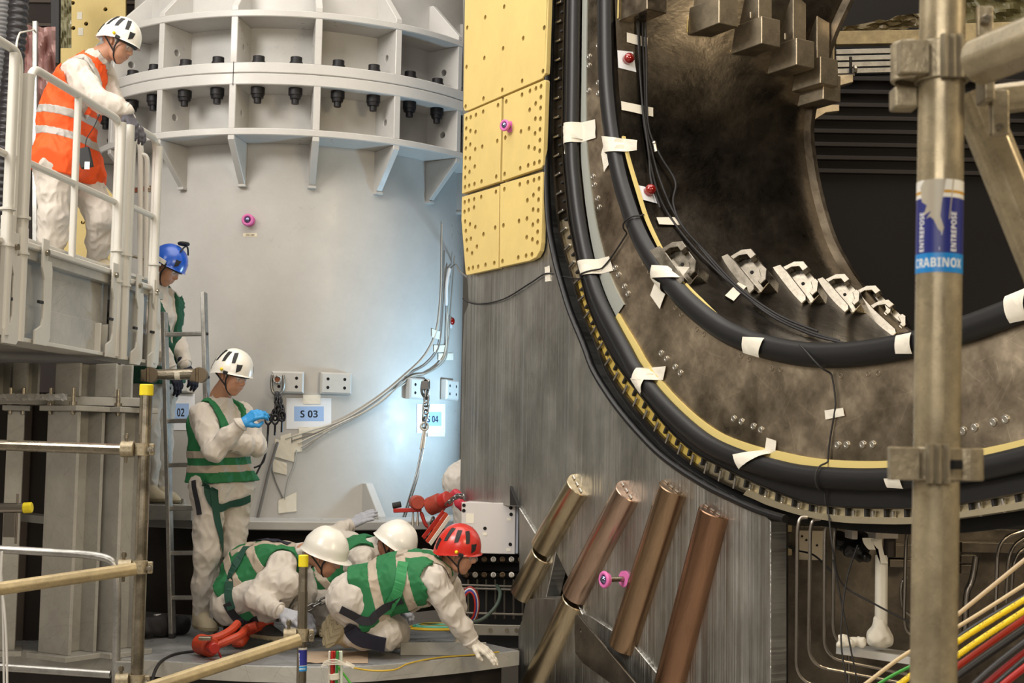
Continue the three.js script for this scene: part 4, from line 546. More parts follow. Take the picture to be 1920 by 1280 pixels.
coupler('steel clamp joining the upper level tube to the tall left pole', P(267, 842, 5.6), 0.0245, 0); coupler('steel clamp joining the cream tube to the tall left pole', P(262, 1063, 5.55), 0.0245, 0.15); coupler('steel clamp at the bottom of the tall left pole', P(257, 1276, 5.6), 0.0245, 0.1); coupler('steel clamp joining the cream tube to the short capped post', P(567, 1190, 5.6), 0.0185, 0.15);
// ---------- ladder ----------
{
  const dl = 9.0, tl = P(308, 585, dl + 0.04), tr = P(382, 548, dl), bl = P(323, 1192, dl - 0.06), br = P(400, 1196, dl - 0.14); const o = thing('ladder', 'aluminium ladder leaning beside the standing man in the green vest', 'ladder', bl.clone().lerp(br, 0.5).setY(0)); const b = o.position.clone(); const q = p => p.clone().sub(b);
  const sd = tr.clone().sub(tl).setY(0).normalize(); for (const [a, c] of [[tl, bl], [tr, br]]) { const k = c.clone(); const f = (0.012 - k.y) / (a.y - k.y); k.addScaledVector(a.clone().sub(k), f); part(o, 'side_rail', boxUV(bar(q(a), q(k), 0.027, 0.062, 0.004, sd)), M.alu); part(o, 'rail_foot', box(0.036, 0.03, 0.07, ...q(k).add(V(0, 0.003, 0)).toArray(), 0.004), M.black); }
  for (const y of [628, 711, 793, 876, 957, 1040, 1122]) { const l = clamp((y - 585) / 607), r = clamp((y - 548) / 648); const a = q(tl.clone().lerp(bl, l)), c = q(tr.clone().lerp(br, r)); part(o, 'rung', boxUV(bar(a, c, 0.028, 0.028, 0.006)), M.alu); part(o, 'rung_end', ball(0.011, c.clone().addScaledVector(sd, 0.014).add(V(0, 0, 0.0)), 10), M.black); }
}
// pipe stub with couplers behind the ladder
{ const o = thing('scaffold_tube', 'worn short scaffold tube with rusty couplers behind the ladder head', 'scaffold tube', P(340, 702, 8.55)); const b = o.position.clone(); part(o, 'tube', pipe(P(292, 702, 8.55).sub(b), P(383, 700, 8.55).sub(b), 0.031, 0.005, 24), M.galv); for (const x of [283, 375]) part(o, 'coupler', merge([cyl(0.046, 0.06, 0, 0, 0, 18).rotateX(Math.PI / 2).translate(...P(x, 703, 8.53).sub(b).toArray()), box(0.05, 0.07, 0.05, ...P(x - 10, 704, 8.55).sub(b).toArray()), rod(P(x - 6, 690, 8.5).sub(b), P(x - 6, 716, 8.5).sub(b), 0.009, 8)]), S(0x8a7d6c, 0.5, 0.8, { map: rep(T.galv, 8) })); part(o, 'tape_band', pipe(P(329, 702, 8.55).sub(b), P(339, 702, 8.55).sub(b), 0.0322, 0.002, 24), M.tape); }
// ---------- people: bodies and clothes as one skin over smooth-joined tapered bones ----------
function netMesh(f, lo, hi, cell, uvs = 1) {
  const B = 4, n = [0, 1, 2].map(k => Math.ceil((hi.getComponent(k) - lo.getComponent(k)) / cell / B) * B + 1), [nx, ny, nz] = n, val = new Float32Array(nx * ny * nz).fill(NaN), act = [];
  const half = cell * B * 0.5, reach = half * 1.7321 * 1.25 + cell * 0.5;
  for (let k = 0; k < nz - 1; k += B) for (let j = 0; j < ny - 1; j += B) for (let i = 0; i < nx - 1; i += B) {
    if (Math.abs(f(lo.x + i * cell + half, lo.y + j * cell + half, lo.z + k * cell + half)) > reach) continue; act.push([i, j, k]);
    for (let c = 0; c <= B; c++) for (let b = 0; b <= B; b++) for (let a = 0; a <= B; a++) { const id = ((k + c) * ny + j + b) * nx + i + a; if (val[id] !== val[id]) val[id] = f(lo.x + (i + a) * cell, lo.y + (j + b) * cell, lo.z + (k + c) * cell); }
  }
  const vid = new Map(), pos = [], idx = [], ed = [[0, 1], [2, 3], [4, 5], [6, 7], [0, 2], [1, 3], [4, 6], [5, 7], [0, 4], [1, 5], [2, 6], [3, 7]], off = [0, 1, nx, nx + 1, nx * ny, nx * ny + 1, nx * ny + nx, nx * ny + nx + 1], v = new Float32Array(8);
  for (const [i0, j0, k0] of act) for (let c = 0; c < B; c++) for (let b = 0; b < B; b++) for (let a = 0; a < B; a++) {
    const i = i0 + a, j = j0 + b, k = k0 + c, id = (k * ny + j) * nx + i; let m = 0; for (let q = 0; q < 8; q++) { v[q] = val[id + off[q]]; if (v[q] < 0) m |= 1 << q; } if (m === 0 || m === 255) continue;
    let x = 0, y = 0, z = 0, w = 0; for (const [p, q] of ed) if ((v[p] < 0) !== (v[q] < 0)) { const t = v[p] / (v[p] - v[q]); x += (p & 1) + ((q & 1) - (p & 1)) * t; y += (p >> 1 & 1) + ((q >> 1 & 1) - (p >> 1 & 1)) * t; z += (p >> 2) + ((q >> 2) - (p >> 2)) * t; w++; }
    vid.set(id, pos.length / 3); pos.push(lo.x + (i + x / w) * cell, lo.y + (j + y / w) * cell, lo.z + (k + z / w) * cell);
  }
  const dn = [1, nx, nx * ny];
  for (const id of vid.keys()) for (let d = 0; d < 3; d++) { const s = val[id] < 0, e = val[id + dn[d]] < 0; if (s === e) continue; const u = dn[(d + 1) % 3], w = dn[(d + 2) % 3]; const A = vid.get(id), Bv = vid.get(id - u), C = vid.get(id - u - w), D = vid.get(id - w); if (Bv === undefined || C === undefined || D === undefined) continue; s ? idx.push(A, Bv, C, A, C, D) : idx.push(A, C, Bv, A, D, C); }
  const nor = new Float32Array(pos.length), uv = new Float32Array(pos.length / 3 * 2), h = cell * 0.6;
  for (let p = 0; p < pos.length; p += 3) { const [x, y, z] = [pos[p], pos[p + 1], pos[p + 2]]; let a = f(x + h, y, z) - f(x - h, y, z), b = f(x, y + h, z) - f(x, y - h, z), c = f(x, y, z + h) - f(x, y, z - h); const l = Math.hypot(a, b, c) || 1; nor[p] = a / l; nor[p + 1] = b / l; nor[p + 2] = c / l; uv[p / 3 * 2] = (x + z * 0.8) * uvs; uv[p / 3 * 2 + 1] = (y + z * 0.45) * uvs; }
  const g = new THREE.BufferGeometry(); g.setAttribute('position', new THREE.Float32BufferAttribute(pos, 3)); g.setAttribute('normal', new THREE.BufferAttribute(nor, 3)); g.setAttribute('uv', new THREE.BufferAttribute(uv, 2)); g.setIndex(idx); return g;
}
const bone = (a, b, ra, rb = ra) => [a.x, a.y, a.z, b.x - a.x, b.y - a.y, b.z - a.z, ra, rb, 1 / Math.max(1e-9, a.distanceToSquared(b))];
const bd = (o, x, y, z) => { const px = x - o[0], py = y - o[1], pz = z - o[2]; let t = (px * o[3] + py * o[4] + pz * o[5]) * o[8]; t = t < 0 ? 0 : t > 1 ? 1 : t; const a = px - o[3] * t, b = py - o[4] * t, c = pz - o[5] * t; return Math.sqrt(a * a + b * b + c * c) - o[6] - (o[7] - o[6]) * t; };
const smin = (a, b, k) => { const h = Math.max(k - Math.abs(a - b), 0) / k; return Math.min(a, b) - h * h * k * 0.25; };
const smax = (a, b, k) => -smin(-a, -b, k);
const field = (bones, k) => (x, y, z) => { let d = 1e3; for (const o of bones) { const e = bd(o, x, y, z); if (e < d + k) d = d > 500 ? e : smin(d, e, k); } return d; };
const span = (bones, pad) => { const lo = V(1e9, 1e9, 1e9), hi = V(-1e9, -1e9, -1e9); for (const o of bones) for (const t of [0, 1]) { const r = Math.max(o[6], o[7]) + pad; const p = V(o[0] + o[3] * t, o[1] + o[4] * t, o[2] + o[5] * t); lo.min(p.clone().addScalar(-r)); hi.max(p.addScalar(r)); } return [lo, hi]; };
const mk = (c, r = 0.78, o = {}) => S(c, r, 0, { bumpMap: rep(T.cloth, 6), bumpScale: 0.0006, ...o });
const PM = {
  cover: mk(0xcbc3b9), coverGrey: mk(0xc3bdb4), green: mk(0x1e7040, 0.7), greenDark: mk(0x14503a, 0.75), band: mk(0xb3a594, 0.55), orange: mk(0xf2591a, 0.7), silver: mk(0xb4b0aa, 0.45), navy: mk(0x1b1b2c, 0.8), strap: mk(0x22222a, 0.7), strapG: mk(0x2f8a52, 0.65), strapDG: mk(0x1d4a3c, 0.7), glove: mk(0xa9abb4, 0.75), gloveDark: mk(0x55535a, 0.8), gloveW: mk(0xd4cdbf, 0.85), gloveBlue: S(0x2b8fd0, 0.45),
  skin: S(0xb8876c, 0.55), skinDark: S(0x8a5a44, 0.55), skinPale: S(0xc49a82, 0.55), hair: S(0x2a211d, 0.8), hairGrey: S(0x8b8178, 0.8), eye: S(0xdedad4, 0.3), cap: mk(0xe4dcd6, 0.8), boot: mk(0xb6a98f, 0.75), sole: S(0x8d8166, 0.8), bootDark: mk(0x2b2724, 0.7), lens: Ph(0xffffff, 0.05, 0, { transmission: 0.92, thickness: 0, ior: 1.45 }),
  hWhite: Ph(0xece8de, 0.35, 0, { clearcoat: 0.6, clearcoatRoughness: 0.2 }), hRed: Ph(0xc9261a, 0.35, 0, { clearcoat: 0.6, clearcoatRoughness: 0.2 }), hBlue: Ph(0x1757c4, 0.35, 0, { clearcoat: 0.6, clearcoatRoughness: 0.2 }), dark: S(0x1a1a1c, 0.6), yellow: S(0xf0cf1c, 0.5), cream: S(0xd8d2c4, 0.5), steel: M.pin,
};
const folds = (x, y, z, s) => { const n = PN.noise(x * 9 + s, y * 7, z * 9), m = PN.noise(x * 22, y * 15 + s, z * 22); return (1 - Math.abs(n) * 2.2) * 0.011 + (1 - Math.abs(m) * 2.4) * 0.005 - 0.008; };
// helmet in head axes: x to the person's left, y up, z forward
function helmet(o, col, kind) {
  const W = 0.128, L = kind === 'work' ? 0.152 : 0.145, Hh = kind === 'work' ? 0.138 : 0.132, nu = 48, nv = 16, pos = [], idx = [];
  const rim = a => { const c = Math.cos(a); return kind === 'work' ? -0.018 - 0.02 * (1 - c) * 0.5 : -0.012 - 0.055 * sstep(-0.2, 1, -c) - 0.018 * (1 - Math.abs(c)); };
  const fl = (a, e) => { const c = Math.max(0, Math.cos(a)); return kind === 'work' ? 0.008 + 0.034 * Math.pow(c, 3) : 0.002 + 0.012 * Math.pow(c, 2); };
  const pt = (i, v, inner) => { const a = i / nu * Math.PI * 2; const y0 = rim(a), k = inner ? 0.93 : 1; const e = v <= 0.86 ? v / 0.86 : 1; const ph = e * Math.PI / 2; let r = Math.pow(Math.sin(ph), 0.92), y = y0 + (Hh - y0) * Math.cos(ph); const q = v > 0.86 ? (v - 0.86) / 0.14 : 0; let x = Math.sin(a) * W * r, z = Math.cos(a) * L * r; const f = q * fl(a); x += Math.sin(a) * f; z += Math.cos(a) * f; y -= q * 0.012 * (kind === 'work' ? 1 : 0.6); 
    if (kind === 'work') { const rg = Math.exp(-((x / 0.022) ** 4)) * 0.006 * (1 - q) * Math.min(1, r * 3); y += rg; const b = Math.exp(-(((e - 0.78) / 0.06) ** 2)) * 0.004; x += Math.sin(a) * b; z += Math.cos(a) * b; } else { const rg = Math.exp(-(((Math.abs(x) - 0.055) / 0.012) ** 2)) * 0.004; y += rg * (1 - q); }
    return [x * k, y * (inner ? 0.95 : 1) + (inner ? 0.0015 : 0), z * k]; };
  for (const inner of [0, 1]) for (let j = 0; j <= nv; j++) for (let i = 0; i <= nu; i++) pos.push(...pt(i, j / nv, inner));
  const row = nu + 1, m = row * (nv + 1); for (let j = 0; j < nv; j++) for (let i = 0; i < nu; i++) { const a = j * row + i; idx.push(a, a + row, a + 1, a + 1, a + row, a + row + 1); idx.push(m + a, m + a + 1, m + a + row, m + a + 1, m + a + row + 1, m + a + row); } for (let i = 0; i < nu; i++) { const a = nv * row + i; idx.push(a, m + a, a + 1, a + 1, m + a, m + a + 1); }
  const g = new THREE.BufferGeometry(); g.setAttribute('position', new THREE.Float32BufferAttribute(pos, 3)); g.setAttribute('uv', new THREE.Float32BufferAttribute(new Float32Array(pos.length / 3 * 2), 2)); g.setIndex(idx); 
  const h = new THREE.Group(); h.name = 'helmet'; o.add(h); part(h, 'shell', toCreasedNormals(g, 0.7), col);
  const on = (a, v, d = 0) => { const p = V(...pt(a / 360 * nu, v)); const n = V(p.x / W / W, (p.y + 0.02) / Hh / Hh, p.z / L / L).normalize(); return [p.addScaledVector(n, d), n]; };
  const patch = (nm, pts, m, d = 0.0022) => { const gg = sheet((u, w) => { const [a, v] = bil(pts, u, w); return on(a, v, d); }, 4, 4, 0.006); return part(h, nm, gg, m); };
  if (kind !== 'work') {
    for (const s of [1, -1]) { if (kind !== 'plain') for (const a of [60, 92, 124]) patch('vent', [[s * (a - 10), 0.30], [s * (a + 9), 0.32], [s * (a + 4), 0.62], [s * (a - 6), 0.60]], PM.dark); patch('vent', [[s * 30, 0.62], [s * 48, 0.62], [s * 46, 0.82], [s * 34, 0.76]], PM.dark); patch('vent', [[s * 140, 0.60], [s * 156, 0.60], [s * 152, 0.78], [s * 142, 0.80]], PM.dark);
      const [c, n] = on(s * 72, 0.86, 0.004); part(h, 'clip', merge([box(0.03, 0.022, 0.02).applyQuaternion(new THREE.Quaternion().setFromUnitVectors(V(0, 0, 1), n)).translate(c.x, c.y, c.z)]), PM.dark); const [c2, n2] = on(s * 84, 0.80, 0.01); part(h, 'button', ball(0.011, c2, 12), PM.yellow); }
    part(h, 'liner', new THREE.TorusGeometry(0.1, 0.014, 8, 32).rotateX(Math.PI / 2).scale(1.06, 1, 1.22).translate(0, -0.022, -0.004), PM.dark);
  } else { part(h, 'crease', wire([on(-10, 0.5, 0.0)[0], on(-6, 0.25, 0.001)[0], V(-0.004, Hh + 0.004, 0), on(186, 0.25, 0.001)[0], on(190, 0.5, 0)[0]], 0.0022, 6), PM.cream); part(h, 'liner', new THREE.TorusGeometry(0.1, 0.010, 8, 32).rotateX(Math.PI / 2).scale(1.06, 1, 1.24).translate(0, -0.026, 0.0), PM.dark); }
  return h;
}
const headBones = (() => { const b = (ax, ay, az, bx, by, bz, ra, rb) => bone(V(ax, ay, az), V(bx, by, bz), ra, rb); return [b(0, 0.03, -0.03, 0, 0.035, 0.012, 0.078, 0.07), b(0, -0.03, 0.01, 0, -0.02, 0.03, 0.058, 0.055), b(-0.028, -0.065, 0.03, 0.028, -0.065, 0.03, 0.034), b(0, -0.088, 0.055, 0, -0.07, 0.058, 0.024), b(-0.03, 0.026, 0.068, 0.03, 0.026, 0.068, 0.017), b(0.042, -0.02, 0.056, 0.03, -0.04, 0.06, 0.022, 0.02), b(-0.042, -0.02, 0.056, -0.03, -0.04, 0.06, 0.022, 0.02)]; })();
const headFine = (() => { const b = (ax, ay, az, bx, by, bz, ra, rb) => bone(V(ax, ay, az), V(bx, by, bz), ra, rb); return [b(0, 0.014, 0.086, 0, -0.022, 0.104, 0.008, 0.012), b(-0.012, -0.028, 0.092, 0.012, -0.028, 0.092, 0.0085), b(-0.018, -0.051, 0.083, 0.018, -0.051, 0.083, 0.0062), b(-0.015, -0.062, 0.081, 0.015, -0.062, 0.081, 0.0068)]; })();
const ears = [1, -1].map(s => [bone(V(s * 0.077, 0.018, -0.012), V(s * 0.074, -0.022, -0.004), 0.012, 0.008), bone(V(s * 0.083, 0.022, -0.02), V(s * 0.083, 0.0, -0.024), 0.006)]).flat();
const hf = field(headBones, 0.035), ff = field(headFine, 0.012), ef = field(ears, 0.008);
const headSDF = (x, y, z) => { let d = hf(x, y, z); for (const s of [1, -1]) { const e = Math.hypot(x - s * 0.031, (y - 0.004) * 1.25, z - 0.094) - 0.016; d = smax(d, -e, 0.012); } d = smin(d, ff(x, y, z), 0.012); const m = Math.hypot(x * 0.4, (y + 0.0565) * 3, z - 0.092) - 0.006; d = smax(d, -m, 0.004); return smin(d, ef(x, y, z), 0.008); };
// hand in its own axes: y along the fingers from the wrist, z out of the back of the hand, x towards the thumb
function handBones(curl, spread = 1, fist = 0) {
  const out = [], base = [[0.030, 0.088], [0.010, 0.094], [-0.011, 0.090], [-0.030, 0.080]], len = [[0.040, 0.026, 0.020], [0.044, 0.029, 0.021], [0.041, 0.027, 0.020], [0.032, 0.021, 0.017]];
  for (let i = 0; i < 4; i++) { out.push(bone(V(base[i][0] * 0.62, 0.012, 0), V(base[i][0], base[i][1], 0.002), 0.0165, 0.0125)); let p = V(base[i][0], base[i][1], 0.002), a = 0.15 * curl * (1 + 0.12 * i); const sx = (base[i][0]) * 2.2 * spread; for (let k = 0; k < 3; k++) { a += curl * (k === 0 ? 0.45 : 0.62); const q = p.clone().add(V(sx * len[i][k] * (1 - curl * 0.5), Math.cos(a) * len[i][k], -Math.sin(a) * len[i][k])); out.push(bone(p, q, 0.0105 - k * 0.0008, 0.0098 - k * 0.0008)); p = q; } }
  const t1 = V(0.046, 0.045, -0.012), t2 = V(0.058, 0.075, -0.022 - 0.016 * curl), t3 = V(0.052 - 0.012 * curl, 0.100, -0.030 - 0.02 * curl); out.push(bone(V(0.018, 0.012, -0.004), t1, 0.018, 0.0145), bone(t1, t2, 0.0135, 0.0115), bone(t2, t3, 0.0112, 0.0095)); out.push(bone(V(0, -0.05, 0), V(0, 0.01, 0), 0.031, 0.028)); return out;
}
function frameFrom(y, z) { const Y = y.clone().normalize(), X = Y.clone().cross(z).normalize(), Z = X.clone().cross(Y); return [X, Y, Z]; }
function place(g, axes, o, mirror) { const m = new THREE.Matrix4().makeBasis(mirror ? axes[0].clone().negate() : axes[0], axes[1], axes[2]).setPosition(o.x, o.y, o.z); g.applyMatrix4(m); if (mirror) { const i = g.index.array; for (let k = 0; k < i.length; k += 3) { const t = i[k]; i[k] = i[k + 1]; i[k + 1] = t; } } return g; }
const handCache = {};
function handGeo(curl) { const k = curl.toFixed(2); if (!handCache[k]) { const b = handBones(curl); const [lo, hi] = span(b, 0.012); handCache[k] = netMesh(field(b, 0.010), lo, hi, 0.0035, 1); } return handCache[k].clone(); }
const headGeo = netMesh(headSDF, V(-0.105, -0.125, -0.125), V(0.105, 0.125, 0.125), 0.0035);
function strapOn(f, pts, w, off, th = 0.003) {    // a flat strap laid on a surface
  const c = new THREE.CatmullRomCurve3(pts, false, 'centripetal'), n = Math.max(10, Math.round(c.getLength() / 0.02)), P_ = c.getSpacedPoints(n), Nn = [];
  const gr = p => { const h = 0.012; return V(f(p.x + h, p.y, p.z) - f(p.x - h, p.y, p.z), f(p.x, p.y + h, p.z) - f(p.x, p.y - h, p.z), f(p.x, p.y, p.z + h) - f(p.x, p.y, p.z - h)).normalize(); };
  for (const p of P_) { for (let k = 0; k < 4; k++) { const g = gr(p); p.addScaledVector(g, off - f(p.x, p.y, p.z)); } Nn.push(gr(p)); }
  for (let k = 0; k < 2; k++) for (let i = 1; i < n; i++) P_[i].lerp(P_[i - 1].clone().add(P_[i + 1]).multiplyScalar(0.5), 0.5);
  return sheet((u, v) => { const i = Math.min(n, Math.round(u * n)); const t = P_[Math.min(n, i + 1)].clone().sub(P_[Math.max(0, i - 1)]).normalize(), s = Nn[i].clone().cross(t).normalize(); return [P_[i].clone().addScaledVector(s, (v - 0.5) * w).addScaledVector(Nn[i], th), Nn[i]]; }, n, 1, th);
}
function person(label, o) {                        // joints are places in the world; everything is then moved to the person's own base
  const J = o.J, B = o.bulk ?? 1, mid3 = (a, b, k = 0.5) => a.clone().lerp(b, k); const hipC = mid3(J.hipL, J.hipR), shC = mid3(J.shL, J.shR), up = shC.clone().sub(hipC).normalize(), lat = J.shL.clone().sub(J.shR); const fwd = lat.clone().cross(up).normalize();
  const md = J.mid || mid3(hipC, shC, 0.5), latS = lat.clone().multiplyScalar(0.5), latH = J.hipL.clone().sub(J.hipR).multiplyScalar(0.5), chest = mid3(md, shC, 0.55);
  const tor = e => { const b = []; b.push(bone(J.shL, J.shR, 0.062 * B + e)); for (const s of [1, -1]) { const c = chest.clone().addScaledVector(latS, s * 0.42), w = md.clone().addScaledVector(latS, s * 0.28), h = hipC.clone().addScaledVector(latH, s * 0.5); b.push(bone(mid3(c, s > 0 ? J.shL : J.shR, 0.3), c, 0.09 * B + e, 0.115 * B + e), bone(c, w, 0.115 * B + e, 0.112 * B + e), bone(w, h, 0.112 * B + e, 0.118 * B + e)); } b.push(bone(J.hipL, J.hipR, (o.hip ?? 0.105) * B + e)); b.push(bone(shC, mid3(shC, J.neck, 0.7), 0.07 * B + e, 0.055 + e)); if (!e) b.push(bone(mid3(shC, J.neck, 0.6), mid3(J.neck, J.head, 0.28), 0.062, 0.062)); return b; };
  const arm = (s, e) => { const sh = J['sh' + s], el = J['el' + s], wr = J['wr' + s]; return [bone(sh, mid3(sh, el, 0.5), 0.074 * B + e, 0.068 * B + e), bone(mid3(sh, el, 0.5), el, 0.068 * B + e, 0.062 * B + e), bone(el, mid3(el, wr, 0.55), 0.062 * B + e, 0.056 * B + e), bone(mid3(el, wr, 0.55), wr, 0.056 * B + e, 0.044 * B + e)]; };
  const leg = (s, e) => { const h = J['hip' + s], k = J['kn' + s], a = J['an' + s]; return [bone(h, k, 0.108 * B + e, 0.082 * B + e), bone(k, mid3(k, a, 0.5), 0.082 * B + e, 0.076 * B + e), bone(mid3(k, a, 0.5), k.clone().lerp(a, 0.94), 0.076 * B + e, 0.058 * B + e)]; };
  const torso = tor(0), armsB = [...arm('L', 0), ...arm('R', 0)], legsB = [...leg('L', 0), ...leg('R', 0)], all = [...torso, ...armsB, ...legsB];
  const fT = field(torso, 0.07), fA = field(armsB, 0.03), fAL = field(arm('L', 0), 0.03), fAR = field(arm('R', 0), 0.03), fLL = field(leg('L', 0), 0.03), fLR = field(leg('R', 0), 0.03);
  const clothBase = (x, y, z) => { let d = smin(fT(x, y, z), Math.min(fLL(x, y, z), fLR(x, y, z)), 0.07); return smin(smin(d, fAL(x, y, z), 0.035), fAR(x, y, z), 0.035); };
  const sd = o.seed || 1, cloth = (x, y, z) => { const d = clothBase(x, y, z); return d > 0.06 || d < -0.06 ? d : d - folds(x, y, z, sd * 3.1); };
  const floorY = o.base ?? Math.min(J.anL.y, J.anR.y) - 0.08; const origin = V(hipC.x, floorY, hipC.z);
  // skin: the whole figure, slimmer than its clothes, with neck, head and hands
  const thin = all.map(b => { const c = b.slice(); c[6] *= 0.72; c[7] *= 0.72; return c; }); thin.push(bone(mid3(shC, J.neck, 0.3), J.neck, 0.055, 0.052), bone(J.neck, J.head.clone().addScaledVector(o.up, -0.03).addScaledVector(o.fwd, -0.01), 0.052, 0.054));
  const ha = frameFrom(o.up, o.fwd.clone().cross(o.up).cross(o.up).negate()); const hx = o.up.clone().normalize(), hz = o.fwd.clone().sub(hx.clone().multiplyScalar(o.fwd.dot(hx))).normalize(), hy = hx, hX = hy.clone().cross(hz); const HA = [hX, hy, hz], hs = 1.0;
  const [lo, hi] = span(thin, 0.03); const skinG = netMesh(field(thin, 0.04), lo, hi, 0.014); const parts = [skinG, place(headGeo.clone(), HA, J.head)];
  const gloves = [], H = o.hands || {};
  for (const s of ['L', 'R']) { const h = H[s]; if (!h) continue; const wr = J['wr' + s], d = h.dir.clone().normalize(), ax = frameFrom(d, h.back); /* x: towards the thumb */ const mir = h.mirror; const g = place(handGeo(h.curl ?? 0.6), ax, wr.clone().addScaledVector(d, 0.02), mir); if (h.skin) parts.push(g); else gloves.push([g, h.mat]); }
  const body = part(scene, 'person', merge(parts).translate(-origin.x, -origin.y, -origin.z), o.skin || PM.skin); body.position.copy(origin); tag(body, label, 'person', o.group);
  const mv = g => g.translate(-origin.x, -origin.y, -origin.z), W = m => m;
  { const [a, b] = span(all, 0.04); const nk = J.neck, nd = J.head.clone().sub(nk).normalize(), nkb = bone(nk.clone().addScaledVector(nd, 0.052), nk.clone().addScaledVector(nd, 0.15), 0.060, 0.1); part(body, 'coverall', mv(netMesh((x, y, z) => smax(cloth(x, y, z), -bd(nkb, x, y, z), 0.01), a, b, o.cell || 0.0105)), o.cover || PM.cover); }
  for (const [g, m] of gloves) part(body, 'glove', mv(g), m || PM.glove);
  for (const s of ['L', 'R']) { const h = H[s]; if (!h || h.nocuff) continue; const wr = J['wr' + s], d = wr.clone().sub(J['el' + s]).normalize(); part(body, 'cuff', mv(along(new THREE.TorusGeometry(0.043, 0.009, 8, 24).rotateX(Math.PI / 2), wr.clone().addScaledVector(d, -0.008), wr.clone().addScaledVector(d, 0.012))), h.cuff || o.cover || PM.cover); }
  // vest with its bands
  const tv = [...tor(0.026), bone(J.hipL, mid3(J.hipL, J.knL, 0.3), 0.118 * B + 0.026, 0.105 * B + 0.03), bone(J.hipR, mid3(J.hipR, J.knR, 0.3), 0.118 * B + 0.026, 0.105 * B + 0.03)], fV0 = field(tv, 0.07), fArm = field([...arm('L', -0.004).slice(0, 2), ...arm('R', -0.004).slice(0, 2)].map(b => b), 0.02);
  const ul = shC.distanceTo(hipC); const TC = p => { const x = p[0] - hipC.x, y = p[1] - hipC.y, z = p[2] - hipC.z; return [x * up.x + y * up.y + z * up.z, 0]; }; const latN = lat.clone().normalize();
  const vest = (x, y, z) => { const dx = x - hipC.x, dy = y - hipC.y, dz = z - hipC.z, v = dx * up.x + dy * up.y + dz * up.z, u = dx * latN.x + dy * latN.y + dz * latN.z, w = dx * fwd.x + dy * fwd.y + dz * fwd.z; let d = fV0(x, y, z); if (d < 0.05) d -= folds(x, y, z, sd * 5 + 2) * 0.9; d = smax(d, (o.vest.bottom ?? -0.05) - v, 0.006); d = smax(d, -(fArm(x, y, z) - 0.020), 0.01); d = smax(d, Math.abs(u) - (o.vest.half ?? 0.20), 0.008); const nx = x - J.neck.x, ny = y - J.neck.y, nz = z - J.neck.z; d = smax(d, 0.088 - Math.hypot(nx, ny, nz), 0.008); const V_ = Math.abs(u) - 0.012 - (v - ul * 0.45) * 0.26; if (w > 0.02) d = smax(d, -smax(V_, ul * 0.45 - v, 0.01), 0.006); if (o.vest.open && w > 0) d = smax(d, 0.02 + o.vest.open * (ul - v) * 0.1 - Math.abs(u), 0.005); return d; };
  if (o.vest) {
    const [a, b] = span(tv, 0.02); const vg = part(body, 'vest', mv(netMesh(vest, a, b, 0.009)), o.vest.mat); const band = (cond, m, nm = 'reflective_band') => part(body, nm, mv(netMesh((x, y, z) => Math.max(vest(x, y, z) - 0.0035, cond(x, y, z)), a, b, 0.008)), m);
    const vv = (x, y, z) => (x - hipC.x) * up.x + (y - hipC.y) * up.y + (z - hipC.z) * up.z, uu = (x, y, z) => (x - hipC.x) * latN.x + (y - hipC.y) * latN.y + (z - hipC.z) * latN.z;
    for (const [c, h] of o.vest.rows || []) band((x, y, z) => Math.abs(vv(x, y, z) - c - (o.vest.tilt || 0) * uu(x, y, z)) - h, o.vest.band);
    if (o.vest.cols) band((x, y, z) => Math.max(Math.abs(Math.abs(uu(x, y, z)) - o.vest.cols[0]) - o.vest.cols[1], o.vest.cols[2] - vv(x, y, z)), o.vest.band);
  }
  for (const [pts, w, m, nm] of o.straps || []) part(body, nm || 'harness_strap', mv(strapOn(o.vest ? (x, y, z) => Math.min(clothBase(x, y, z), vest(x, y, z)) : clothBase, pts, w, 0.008)), m || PM.strap);
  // boots
  for (const s of ['L', 'R']) { if (o.noBoots) break; const a = J['an' + s], t = J['toe' + s]; const k = a.clone().lerp(t, -0.12), dn = (o.footDown && o.footDown[s]) || V(0, -1, 0); const heel = k.clone().addScaledVector(dn, 0.05), ball_ = a.clone().lerp(t, 0.72).addScaledVector(dn, 0.05), tip = t.clone().addScaledVector(dn, 0.048); const bb = [bone(a.clone().addScaledVector(dn, -0.06), heel, 0.064, 0.05), bone(heel, ball_, 0.046, 0.044), bone(ball_, tip, 0.046, 0.036), bone(a.clone().addScaledVector(dn, 0.0), ball_, 0.05, 0.04)]; const f0 = field(bb, 0.03); const lim = heel.clone().addScaledVector(dn, 0.026); const sole = (x, y, z) => (x - lim.x) * dn.x + (y - lim.y) * dn.y + (z - lim.z) * dn.z; const [c, d] = span(bb, 0.03);
    part(body, 'boot', mv(netMesh((x, y, z) => smax(f0(x, y, z), sole(x, y, z) + 0.0, 0.006), c, d, 0.006)), o.boot || PM.boot); const hz_ = t.clone().sub(a).normalize(), sx = hz_.clone().cross(dn).normalize();
    const tread = (x, y, z) => { const q = (x - a.x) * hz_.x + (y - a.y) * hz_.y + (z - a.z) * hz_.z, r = (x - a.x) * sx.x + (y - a.y) * sx.y + (z - a.z) * sx.z; return (Math.abs(((q + Math.abs(r) * 0.6) / 0.034 % 1 + 1) % 1 - 0.5) < 0.17 ? 0.006 : 0); };
    part(body, 'sole', mv(netMesh((x, y, z) => Math.max(f0(x, y, z) - 0.004, sole(x, y, z) - 0.014 + tread(x, y, z), -sole(x, y, z) - 0.012), c, d, 0.0045)), o.sole || PM.sole); }
  // head things
  const hd = new THREE.Group(); hd.name = 'headwear'; const q = new THREE.Matrix4().makeBasis(...HA).setPosition(J.head.x - origin.x, J.head.y - origin.y, J.head.z - origin.z);
  const hp = (nm, g, m) => part(body, nm, g.applyMatrix4(q), m);
